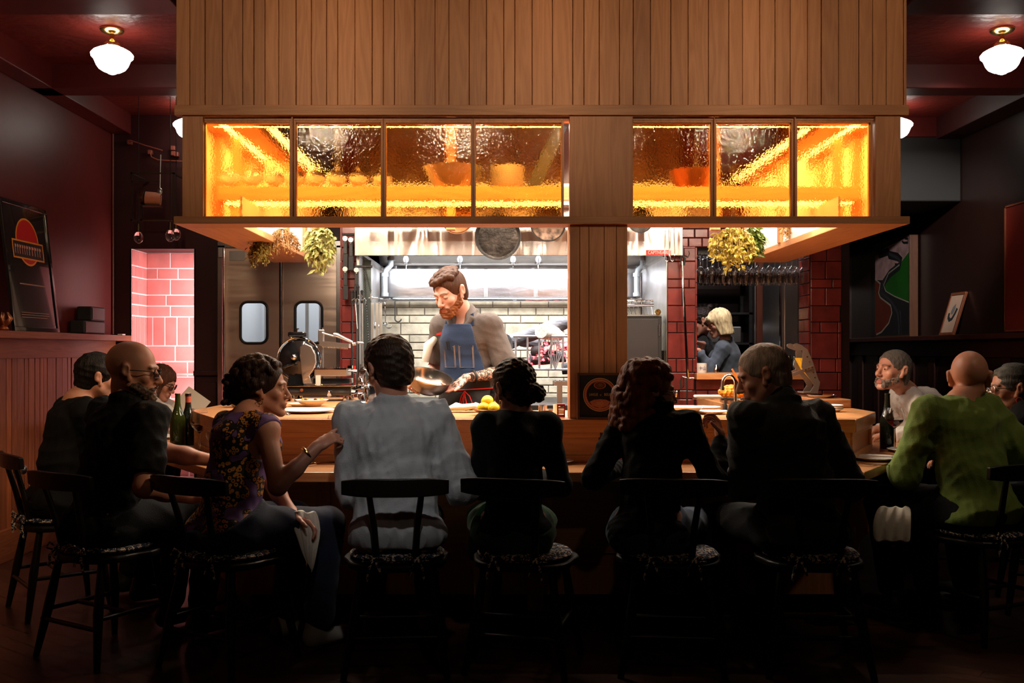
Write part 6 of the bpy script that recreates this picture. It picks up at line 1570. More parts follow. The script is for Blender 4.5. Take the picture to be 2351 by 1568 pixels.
# ------------------------------------------------------------------ pass-through service room
def service():
    # hanging glasses rack
    Yg = 7.45
    rk = thing('glass_rack', 'black hanging rail rack over the pass-through holding upturned wine glasses', 'rack', (0, Yg, 2.02))
    x0, x1 = at(1600, 0, Yg).x, at(1857, 0, Yg).x
    for i in range(10):
        mb = MB(); x = x0 + .03 + (x1 - x0 - .06) * i / 9; mb.cyl((x - .016, -.05, 0), (x - .016, .5, 0), .003, n=6); mb.cyl((x + .016, -.05, 0), (x + .016, .5, 0), .003, n=6); mb.build('rail', M_['steel'], rk)
    mb = MB(); mb.box(x0, x1, -.05, -.04, -.005, .03); mb.box(x0, x1, .49, .5, -.005, .03); mb.build('frame', M_['iron'], rk, smooth=0)
    proto = None
    where = ['first', 'second', 'third', 'fourth', 'fifth', 'sixth', 'seventh', 'eighth', 'ninth', 'tenth']
    for i in range(10):
        for j in range(3):
            x = x0 + .03 + (x1 - x0 - .06) * i / 9; y = Yg + .02 + j * .17
            lab = 'upturned wine glass, %s row, %s rail from the tiled column' % (['front', 'middle', 'back'][j], where[i])
            if proto is None:
                proto = thing('hanging_glass', lab, 'glass', (x, y, 2.025), group='upturned wine glasses in the hanging rack')
                mb = MB(); mb.lathe([(r_, -z_) for r_, z_ in wine_glass_prof(.215, .045, .085)][::-1], n=20); mb.build('glass_body', M_['glass'], proto)
            else: dup(proto, (x, y, 2.025), 0, lab)
    # far shelving wall
    ws = thing('bottle_shelving', 'dark metal shelving with glasses behind the kitchen staff', 'shelving', (1.5, 9.9, 0))
    for z in (1.05, 1.36, 1.66, 1.98):
        mb = MB(); mb.box(0, 1.0, 0, .4, z, z + .02); mb.build('shelf_board', M_['iron'], ws, smooth=0)
    for x in (0, .97):
        for y in (0, .37): mb = MB(); mb.box(x, x + .03, y, y + .03, 0, 2.4); mb.build('post', M_['iron'], ws, smooth=0)
    n = 0
    labs = ['first', 'second', 'third', 'fourth', 'fifth', 'sixth']
    for i, px in enumerate((1598, 1607, 1618, 1634, 1644)):
        p = at(px, 672, 9.95); mb = MB(); mb.lathe([(0, 0), (.03, 0), (.036, .09), (.034, .09), (.028, .004), (0, .004)], n=18)
        tag(mb.build('tumbler', M_['glass'], loc=(p.x, 9.96, 1.981 if False else 1.681)), '%s tumbler from the tiled column on the far dark shelf' % labs[i], 'glass', 'tumblers on the far shelf')
    mb = MB(); mb.box(0, .42, 0, .3, 0, .16); o = mb.build('coffee_machine', M_['steelworn'], smooth=0, bevel=.01, loc=(1.98, 9.93, 1.381)); tag(o, 'dark steel machine on the far shelving to the right of the staff', 'machine')
    # steel fridge and door post
    fr = thing('steel_refrigerator', 'tall stainless refrigerator seen through the right of the pass-through', 'refrigerator', (0, 8.3, 0))
    a, b = at(1794, 0, 8.3).x, 2.492
    mb = MB(); mb.box(a, b, 0, .6, 0, 2.1); mb.build('body', M_['steelfr'], fr, smooth=0, bevel=.006)
    mb = MB(); mb.box(a - .012, a, -.01, .02, 0, 2.1); mb.build('edge_trim', M_['chrome'], fr, smooth=0)
    mb = MB(); mb.box(a + .02, b - .02, -.02, 0, .1, 2.0); d = mb.build('door', M_['steelfr'], fr, smooth=0, bevel=.004)
    mb = MB(); mb.cyl((b - .03, -.05, .9), (b - .03, -.05, 1.3), .008); mb.build('handle', M_['chrome'], d)
    mb = MB(); mb.box(at(1737, 0, 9.3).x, at(1766, 0, 9.3).x, 9.3, 9.36, 0, 2.5); st(mb.build('trim_12', wood('post_brown', lin((.36, .17, .10)), lin((.28, .12, .07)), 'Z'), smooth=0))
    mb = MB(); mb.box(at(1735, 0, 9.28).x - .008, at(1735, 0, 9.28).x, 9.28, 9.3, 0, 2.5); st(mb.build('trim_13', M_['steelworn'], smooth=0))
    mb = MB(); mb.box(-.004, .004, 0, .35, 0, .75, Matrix.Rotation(R(6), 4, 'Y')); tag(mb.build('leaning_panel', mat('green_black_glass', (.01, .03, .02), .1), smooth=0, loc=(at(1774, 0, 8.3).x, 8.3, 0)), 'thin dark panel leaning beside the refrigerator', 'panel')
    # sill crockery
    Ls = 1.136
    for i, (px, lab, mark) in enumerate(((1611, 'white mug with blue characters on the pass-through sill', 1), (1838, 'white box with blue mark at the right end of the sill', 0))):
        c = V((at(px, 857, 7.32).x, 7.33, Ls))
        mg = thing('mug' if mark else 'salt_box', lab, 'mug' if mark else 'box', c)
        mb = MB()
        if mark: mb.lathe([(0, 0), (.036, 0), (.038, .01), (.040, .072), (.037, .072), (.034, .008), (0, .006)], n=28)
        else: mb.box(-.03, .03, -.03, .03, 0, .05)
        mb.build('body', M_['white'], mg, smooth=35, bevel=0 if mark else .003)
        blue = mat('indigo_glaze', (.03, .04, .16), .3)
        if mark: text('mug_characters', '十山', .03, blue, mg, (0, -.0415, .034), (R(90), 0, 0), sx=.9)
        else:
            mb = MB(); mb.ring((0, -.031, .025), .014, .003, 'Y', 20, 6, sq=.8); mb.build('mark', blue, mg)
    c = V((at(1645, 0, 7.34).x, 7.34, Ls)); mb = MB(); mb.lathe([(0, 0), (.018, 0), (.020, .03), (.012, .045), (.010, .055), (0, .06)], n=16); tag(mb.build('steel_shaker', M_['chrome'], loc=c), 'small shiny shaker beside the mug on the pass-through sill', 'shaker')
    for i, px in enumerate((1812, 1824)):
        c = V((at(px, 0, 7.4).x, 7.4, Ls)); mb = MB(); mb.lathe([(0, 0), (.022, 0), (.022, .09), (.012, .11), (.011, .13), (0, .13)], n=16); tag(mb.build('dark_jar', [M_['bottledark'], M_['blackgloss']][i], loc=c), ['dark bottle on the right of the sill, behind the grey-haired man', 'black jar beside the small white box on the sill'][i], 'jar')
M_['steelfr'] = mat('dark_fridge_steel', (.30, .28, .27), .3, 1., noise=.2, nscale=2, bump=.05)
service()

# ------------------------------------------------------------------ things along the left wall
def left_wall():
    # poster on the ledge, leaning
    Yp0, Yp1 = 6.1, 6.72; h = .83; w = Yp1 - Yp0
    t = thing('framed_poster', 'black framed poster with red disc leaning on the left wall ledge', 'poster', (XL + .115, Yp0, 1.421))
    t.rotation_euler = (0, R(-6.5), 0)
    # local: y along wall, z up, faces +x
    f = .028
    mb = MB(); mb.box(-.02, .0, 0, w, 0, f); mb.box(-.02, .0, 0, w, h - f, h); mb.box(-.02, 0, 0, f, f, h - f); mb.box(-.02, 0, w - f, w, f, h - f); mb.build('frame', M_['blackgloss'], t, smooth=0, bevel=.002)
    mb = MB(); mb.box(-.018, -.008, f, w - f, f, h - f); bd = mb.build('print', mat('poster_black', (.010, .009, .009), .15, coat=1.), t, smooth=0)
    gold = mat('poster_gold', lin((.92, .62, .14)), .4); rd = mat('poster_red', lin((.78, .10, .10)), .4); bl = mat('poster_dark', (.012, .008, .01), .4); pk = mat('poster_pale', lin((.93, .72, .62)), .4)
    def disc(cy, cz, r, m, x, nm):
        mb = MB(); mb.add([(x, cy + r * cos(2 * pi * i / 48), cz + r * sin(2 * pi * i / 48)) for i in range(48)], [tuple(range(48))]); return mb.build(nm, m, bd, smooth=0)
    cy, cz = w * .5, h * .70
    disc(cy, cz, .155, gold, -.0075, 'disc_outline'); disc(cy, cz, .143, rd, -.0070, 'disc')
    mb = MB()
    for (y0, y1, z0, z1, m, x) in ((.10, w - .10, -.115, .005, 0, -.0065), (.112, w - .112, -.105, -.005, 1, -.006)):
        mb.m = m; mb.quad((x, y0, cz + z0), (x, y1, cz + z0), (x, y1, cz + z1), (x, y0, cz + z1))
    mb.build('title_band', [gold, bl], bd, smooth=0)
    rnd = random.Random(4); mb = MB(); y = .13
    while y < w - .15:
        ww = rnd.uniform(.016, .028); mb.quad((-.0055, y, cz - .085), (-.0055, y + ww * .35, cz - .085), (-.0055, y + ww * .35, cz - .025), (-.0055, y, cz - .025))
        mb.quad((-.0055, y, cz - .045), (-.0055, y + ww, cz - .045), (-.0055, y + ww, cz - .028), (-.0055, y, cz - .028)); y += ww + .012
    mb.build('title_bars', pk, bd, smooth=0)
    mb = MB()
    for zz, y0, y1, th in ((.30, .14, w - .14, .008), (.12, .12, w - .12, .003), (.105, .12, w - .12, .003), (.09, .12, w - .15, .003)):
        mb.quad((-.0055, y0, zz), (-.0055, y1, zz), (-.0055, y1, zz + th), (-.0055, y0, zz + th))
    mb.build('caption_bars', mat('poster_grey', lin((.62, .50, .42)), .5), bd, smooth=0)
    # two black boxes
    z = 1.421
    for (y0, y1, z0, z1, lab) in ((7.08, 7.45, 0, .095, 'lower wide matt black box on the left ledge'), (7.2, 7.45, .096, .20, 'upper black box standing on the wide one on the left ledge')):
        b = thing('small_speaker', lab, 'speaker', (XL + .075, (y0 + y1) / 2, z + z0))
        hh = z1 - z0; l = (y1 - y0) / 2
        mb = MB(); mb.box(-.055, .055, -l, l, 0, hh); mb.build('body', M_['blackmatt'], b, smooth=0, bevel=.012, seg=3)
        mb = MB(); mb.box(.055, .057, -l + .015, l - .015, .012, hh - .012); mb.build('grille', M_['rubber'], b, smooth=0)
    s = thing('thermostat', 'small white wall sensor above the end of the left ledge', 'sensor', (XL + .001, 7.62, 1.47))
    mb = MB(); mb.box(0, .025, -.03, .03, 0, .10); mb.build('case', M_['white'], s, smooth=0, bevel=.008, seg=3)
    mb = MB(); mb.box(.0255, .027, -.018, .018, .06, .088); mb.build('screen', mat('pale_grey', (.5, .48, .45), .3), s, smooth=0)
    mb = MB(); mb.box(-.02, .02, -.03, .03, 0, .010); tag(mb.build('white_card', M_['white'], smooth=0, bevel=.002, loc=(XL + .11, 7.82, 1.421)), 'small flat white thing at the far end of the left ledge', 'card')
    # door knob low on the wainscot
    k = thing('wall_knob', 'round dark metal knob low on the left panelling', 'knob', (XL + .026, 6.28, .55))
    mb = MB(); mb.cyl((0, 0, 0), (.006, 0, 0), .03); mb.build('rose', M_['iron'], k)
    mb = MB(); mb.cyl((.006, 0, 0), (.035, 0, 0), .01); mb.ball((.05, 0, 0), (.024, .032, .032), 20, 12); mb.build('knob_ball', mat('pewter', (.30, .30, .32), .3, 1.), k)
    # golden figure at frame edge
    g = MB(); g.lathe([(0, 0), (.03, 0), (.035, .01), (.02, .03)], n=16); 
    for a in range(7): g.tube([(0, 0, .02), (.03 * cos(a), .03 * sin(a), .05), (.05 * cos(a), .05 * sin(a), .075), (.03 * cos(a), .035 * sin(a), .11)], [.012, .014, .010, .003], 8)
    tag(g.build('brass_ornament', M_['copper'], smooth=60, loc=(XL + .09, 6.0, 1.421)), 'small bronze ornament left of the black poster on the ledge', 'ornament')
    # conduit on the corner
    mb = MB(); mb.tube([(XL + .012, 7.9, 1.43), (XL + .012, 7.9, 3.04)], .007, 8); tag(mb.build('conduit', M_['plasterpipe']), 'thin vertical conduit running up the corner of the left wall', 'conduit')
M_['plasterpipe'] = mat('painted_pipe', lin((.52, .26, .20)), .5)
left_wall()

def back_rack():
    Y = 7.55
    def q(px, py, dy=0): p = at(px, py, Y); return V((p.x, dy + Y, p.z))
    r = thing('wall_rack', 'dark metal utensil rack hanging high on the back left wall', 'rack', (0, 0, 0))
    dim = mat('dark_rack_metal', (.10, .075, .05), .4, .9)
    mb = MB()
    for a, b in (((302, 398), (302, 508)), ((399, 398), (399, 512)), ((302, 398), (399, 398)), ((302, 505), (399, 505)), ((304, 416), (360, 416)), ((325, 475), (325, 505))):
        mb.box(min(q(*a).x, q(*b).x) - .006, max(q(*a).x, q(*b).x) + .006, Y - .006, Y + .006, min(q(*a).z, q(*b).z) - .006, max(q(*a).z, q(*b).z) + .006)
    mb.build('frame', dim, r, smooth=0)
    mb = MB()
    for px in (302, 399): p = q(px, 398); mb.box(p.x - .006, p.x + .006, Y, 7.92, p.z - .006, p.z + .006)
    mb.build('wall_arm', dim, r, smooth=0)
    # paper roll
    t = thing('striped_roll', 'pinkish striped roll lying in the dark wall rack', 'roll', q(345, 455))
    mb = MB(); s = Y / F
    mb.cyl((-20 * s, 0, 0), (-12 * s, 0, 0), 15 * s, n=24); mb.build('brown_end', M_['copper'], t)
    mb = MB(); mb.cyl((-11 * s, 0, 0), (22 * s, .02, -2 * s), 15.5 * s, n=24); mb.build('paper', mat('pink_paper', lin((.80, .52, .40)), .7), t)
    mb = MB(); mb.ring((-11.5 * s, 0, 0), 15.7 * s, .004, 'X', 28, 6); mb.build('band', M_['blackmatt'], t)
    mb = MB(); mb.box(-22 * s, 24 * s, -.05, .05, -17 * s - .006, -17 * s + .0); mb.build('tray', dim, t, smooth=0)
    # long ladle / hook
    mb = MB(); a = q(369, 355); b = q(367, 440); mb.cyl(a, b, .005, n=8); mb.ball(b, (.022, .012, .03), 14, 8); tag(mb.build('hanging_ladle', M_['steelworn']), 'long-handled ladle hanging in front of the striped roll', 'ladle')
    # cables and junction boxes
    for i, (pts, lab) in enumerate((([(268, 304), (300, 315), (342, 327)], 'upper slack cable on the back left wall'), ([(313, 333), (316, 343), (332, 350), (370, 352), (405, 354), (420, 351)], 'lower curved cable on the back left wall'))):
        mb = MB(); mb.tube([q(*p, .3) for p in pts], .005, 8); tag(mb.build('cable', M_['plasterpipe']), lab, 'cable')
    for i, (px, py) in enumerate(((310, 330), (365, 320), (366, 333), (373, 335), (261, 306))):
        p = q(px, py, .33); mb = MB(); mb.box(-.018, .018, -.02, .02, -.018, .018); tag(mb.build('junction_box', M_['plasterpipe'], smooth=0, bevel=.006, loc=p), ['junction box at the end of the lower cable', 'topmost junction box above the ladle', 'lower left box of the pair above the ladle', 'lower right box of the pair above the ladle', 'junction box at the wall corner by the conduit'][i], 'junction box')
    # hanging glass bulbs
    for i, (px, py) in enumerate(((340, 552), (411, 548), (424, 545))):
        p = q(px, py, -.2); b = thing('hanging_bulb', ['clear bulb hanging alone over the tiled niche', 'clear bulb hanging at the corner of the canopy', 'clear bulb tucked under the canopy sill'][i], 'bulb', p)
        mb = MB(); mb.ball((0, 0, 0), (.035, .035, .045), 18, 12); mb.build('bulb_glass', M_['glass'], b)
        mb = MB(); mb.cyl((0, 0, .04), (0, 0, .10), .016, .012); mb.build('socket', dim, b)
        mb = MB(); mb.cyl((0, 0, .10), (0, 0, (505 < py) * (CEIL - p.z)), .0025, n=6); mb.build('flex', M_['blackmatt'], b)
    # small bottle-like spice tins under canopy at left
    p = q(483, 568, .3); mb = MB(); mb.box(-.022, .022, -.02, .02, -.05, .03); tag(mb.build('door_closer', M_['steelworn'], smooth=0, bevel=.004, loc=p), 'small dim metal box on the wall left of the swing doors', 'box')
back_rack()

# ------------------------------------------------------------------ right wall pictures
def right_wall():
    z0 = 1.426; X = XR
    # road painting, hung standing on the ledge
    y0, y1 = 8.8, 9.62; h = .90
    t = thing('road_painting', 'tall painting of a winding dark road beside a green hill, brown edge frame', 'painting', (X - .012, y0, z0))
    mb = MB(); mb.box(-.075, 0, 0, y1 - y0, 0, h); mb.build('canvas_box', wood('picture_box', lin((.36, .22, .14)), lin((.28, .17, .11)), 'Z'), t, smooth=0, bevel=.002)
    w = y1 - y0 - .03
    def P(u, v, x=-.0762): return V((x, .015 + w * (1 - u), .015 + (h - .03) * v))     # u: left->right as seen, v up
    def poly(pts, m, nm, x): mb = MB(); mb.add([P(u, v, x) for u, v in pts], [tuple(range(len(pts)))]); return mb.build(nm, m, t, smooth=0)
    blk = mat('painting_black', (.012, .012, .014), .4); grn = mat('painting_green', lin((.10, .36, .08)), .5, noise=.15); gry = mat('painting_mauve', lin((.66, .52, .52)), .6, noise=.35, nscale=10)
    rst = mat('painting_rust', lin((.42, .14, .07)), .5, noise=.15); edge = mat('painting_edge', lin((.62, .58, .52)), .5); grd = mat('painting_road', lin((.20, .20, .22)), .5)
    poly([(0, 0), (1, 0), (1, 1), (0, 1)], blk, 'black_ground', -.0756)
    poly([(0, .62), (0, .88), (.3, .95), (1, 1), (1, .82), (.80, .74), (.6, .76), (.62, .70), (.3, .60)], gry, 'mauve_sky', -.0762)
    poly([(0, .62), (.18, .58), (.12, .48), (.14, .42), (.46, .32), (.50, .24), (.36, .10), (.1, .02), (0, .02)], rst, 'rust_field', -.0762)
    poly([(1, .84), (.80, .76), (.72, .72), (.42, .66), (.28, .56), (.34, .48), (.60, .41), (1, .33)], grn, 'green_hill', -.0764)
    def line(pts, wd, m, nm, x):
        P3 = [P(u, v, x) for u, v in pts]; mb = MB(); mb.strip(P3, wd, .001, up=(1, 0, 0)); return mb.build(nm, m, t, smooth=0)
    line([(.12, .94), (.14, .89), (.40, .90), (.44, .86), (.68, .82), (.78, .78), (.74, .72), (.46, .66), (.24, .56), (.22, .46), (.52, .34), (.72, .22), (.74, .1), (.74, 0)], .075, blk, 'road_shadow', -.0768)
    line([(.44, .87), (.68, .81), (.76, .77), (.72, .73), (.44, .67), (.24, .56), (.22, .46), (.5, .36), (.68, .24), (.72, .1), (.72, 0)], .03, grd, 'road', -.0772)
    line([(.04, .015), (.2, .04), (.42, .13), (.52, .24), (.48, .32), (.16, .42), (.11, .47), (.16, .57), (0, .63)], .016, edge, 'pale_line', -.0774)
    line([(1, .33), (.6, .41), (.33, .48), (.27, .55), (.42, .665), (.74, .73)], .010, edge, 'pale_line', -.0774)
    line([(.82, .97), (.86, .95), (.98, .94), (.98, .98), (.9, .99)], .02, blk, 'dark_mark', -.0774)
    # small framed drawing leaning
    t = thing('small_framed_drawing', 'small wooden framed drawing of a dark curved shape leaning on the right ledge', 'picture', (X - .125, 7.88, z0))
    t.rotation_euler = (0, R(17), 0)
    w2, h2, f = .255, .36, .022
    fm = wood('drawing_frame', lin((.50, .28, .17)), lin((.38, .20, .12)), 'Z')
    mb = MB(); mb.box(0, .02, 0, w2, 0, f); mb.box(0, .02, 0, w2, h2 - f, h2); mb.box(0, .02, 0, f, f, h2 - f); mb.box(0, .02, w2 - f, w2, f, h2 - f); mb.build('frame', fm, t, smooth=0, bevel=.002)
    mb = MB(); mb.box(.006, .012, f, w2 - f, f, h2 - f); mb.build('paper', mat('drawing_paper', lin((.74, .62, .54)), .6), t, smooth=0)
    def q(u, v, x=.005): return V((x, w2 * (1 - u), h2 * v))
    mb = MB(); mb.strip([q(.26, .52), q(.28, .42), q(.42, .35), (q(.56, .38)), q(.66, .50), q(.72, .62)], .030, .001, up=(1, 0, 0)); mb.build('dark_curve', mat('ink', (.02, .025, .03), .6), t, smooth=0)
    mb = MB(); mb.add([q(*p, .0045) for p in ((.34, .54), (.40, .66), (.55, .74), (.60, .62), (.54, .50), (.42, .48))], [tuple(range(6))]); mb.build('grey_shape', mat('grey_wash', lin((.45, .45, .46)), .6), t, smooth=0)
    # big red painting at frame edge
    t = thing('red_painting', 'large plain dark red painting in thin wooden frame at the right edge', 'painting', (X - .012, 5.7, z0 + .01))
    mb = MB(); mb.box(-.05, -.0, .012, 1.47, .012, .89); mb.build('canvas', mat('deep_red_canvas', lin((.40, .10, .05)), .5, noise=.12, nscale=2), t, smooth=0)
    mb = MB(); w3, h3 = 1.485, .905
    for b in ((0, w3, 0, .012), (0, w3, h3 - .012, h3), (0, .012, 0, h3), (w3 - .012, w3, 0, h3)): mb.box(-.056, 0, *b)
    mb.build('frame', fm, t, smooth=0)
right_wall()

# ------------------------------------------------------------------ schoolhouse lights
def ceiling_lights():
    first = None
    gl = mat('opal_globe', (1, .97, .92), .2, emit=(1., .93, .84), estr=11)
    for (x, y, lab) in ((-2.265, 5.8, 'opal schoolhouse ceiling light at the front left on a brass fitting'), (2.92, 5.8, 'opal schoolhouse ceiling light at the front right on a brass fitting'),
                        (-2.38, 7.6, 'opal ceiling light half hidden behind the left end of the canopy'), (3.02, 7.6, 'opal ceiling light half hidden behind the right end of the canopy')):
        if first is None:
            first = thing('ceiling_light', lab, 'light', (x, y, CEIL), group='opal schoolhouse ceiling lights')
            mb = MB(); mb.lathe([(0, 0), (.066, 0), (.068, -.010), (.060, -.020), (.030, -.032), (.0, -.034)][::-1], n=32); mb.build('canopy_plate', M_['brass'], first)
            mb = MB(); mb.lathe([(.012, -.03), (.012, -.06), (.022, -.07), (.045, -.088), (.050, -.10), (.048, -.108), (0, -.108)][::-1], n=28); mb.build('gallery', M_['brass'], first)
            for k in range(3):
                a = k * 2.1 + .4; mb = MB(); mb.cyl((.048 * cos(a), .048 * sin(a), -.103), (.062 * cos(a), .062 * sin(a), -.103), .004); mb.build('thumb_screw', M_['brass'], first)
            mb = MB(); mb.lathe([(.042, -.100), (.052, -.108), (.080, -.120), (.105, -.134), (.1185, -.150), (.117, -.164), (.103, -.178), (.096, -.196), (.088, -.215), (.074, -.234), (.052, -.248), (.034, -.254), (.022, -.262), (.008, -.267), (0, -.268)][::-1], n=40); mb.build('globe', gl, first, smooth=60)
        else: dup(first, (x, y, CEIL), 0, lab)
ceiling_lights()
# ------------------------------------------------------------------ people
M_['skin'] = skinmat('fair_skin', lin((.78, .56, .46)))
M_['skin2'] = skinmat('warm_skin', lin((.80, .57, .46)))
M_['skinink'] = skinmat('tattooed_fair_skin', lin((.84, .65, .58)), ink=True)
M_['shoe'] = mat('dark_shoe', (.02, .016, .014), .5)
blackcl = cloth('black_cotton', (.007, .0065, .0065), sheen=0); blackknit = cloth('black_knit', (.004, .004, .004), .95, sheen=0)
denim = cloth('dark_denim', lin((.08, .11, .19)), bscale=400); bluejean = cloth('blue_jean', lin((.16, .24, .36)), bscale=400)
darktr = cloth('dark_trouser', (.007, .007, .008), sheen=0)
down = (0, 0, -1)

def leopard():
    m = bpy.data.materials.new('leopard_print_violet'); nt, N, L, b = nodes(m); tc = N.new('ShaderNodeTexCoord')
    n = N.new('ShaderNodeTexNoise'); n.inputs['Scale'].default_value = 14; n.inputs['Detail'].default_value = 1; L.new(tc.outputs['Object'], n.inputs[0])
    v = N.new('ShaderNodeTexVoronoi'); v.inputs['Scale'].default_value = 55; L.new(tc.outputs['Object'], v.inputs[0])
    cr = N.new('ShaderNodeValToRGB'); e = cr.color_ramp; e.interpolation = 'CONSTANT'; e.elements[0].color = (.005, .004, .004, 1); e.elements[1].position = .22; e.elements[1].color = (.62, .24, .04, 1)
    q = e.elements.new(.48); q.color = (.006, .005, .005, 1); L.new(v.outputs['Distance'], cr.inputs[0])
    c2 = N.new('ShaderNodeValToRGB'); c2.color_ramp.interpolation = 'CONSTANT'; c2.color_ramp.elements[0].color = (0, 0, 0, 1); c2.color_ramp.elements[1].position = .47; c2.color_ramp.elements[1].color = (1, 1, 1, 1); L.new(n.outputs[0], c2.inputs[0])
    c3 = N.new('ShaderNodeValToRGB'); c3.color_ramp.interpolation = 'CONSTANT'; c3.color_ramp.elements[0].color = (1, 1, 1, 1); c3.color_ramp.elements[1].position = .45; c3.color_ramp.elements[1].color = (0, 0, 0, 1)
    e3 = c3.color_ramp.elements.new(.475); e3.color = (1, 1, 1, 1); L.new(n.outputs[0], c3.inputs[0])
    mx = N.new('ShaderNodeMix'); mx.data_type = 'RGBA'; mx.inputs['A'].default_value = (*lin((.42, .30, .52)), 1); L.new(cr.outputs[0], mx.inputs['B']); L.new(c2.outputs[0], mx.inputs['Factor'])
    m2 = N.new('ShaderNodeMix'); m2.data_type = 'RGBA'; m2.blend_type = 'MULTIPLY'; m2.inputs['Factor'].default_value = 1; L.new(mx.outputs['Result'], m2.inputs['A']); L.new(c3.outputs[0], m2.inputs['B'])
    L.new(m2.outputs['Result'], b.inputs['Base Color']); b.inputs['Roughness'].default_value = .7; return m
def earring(sx, m, r=.012):
    def fn(root, j):
        mb = MB(); c = j['HW'] @ (sx * .086, .0, -.052); mb.ring(c, r, .0018, 'X', 20, 6); mb.build('earring', m, root)
    return fn
def napkin(pts, label, w=.20):
    """a cloth draped over the lap"""
    rnd = random.Random(3); n, m = len(pts), 12; mb = MB(); vs = []
    for i, (p, d) in enumerate(pts):
        for j in range(m): u = j / (m - 1) - .5; vs.append(V(p) + V(d) * u * w * (1 + .12 * sin(i)) + V((0, .012 * sin(u * 22 + i * .5), .006 * cos(u * 17 + i))))
    mb.add(vs, [(i * m + j, i * m + j + 1, (i + 1) * m + j + 1, (i + 1) * m + j) for i in range(n - 1) for j in range(m - 1)])
    o = mb.build('napkin', M_['linen'], smooth=180); s = o.modifiers.new('t', 'SOLIDIFY'); s.thickness = .004; o.modifiers.new('s', 'SUBSURF').render_levels = 1
    return tag(o, label, 'napkin')

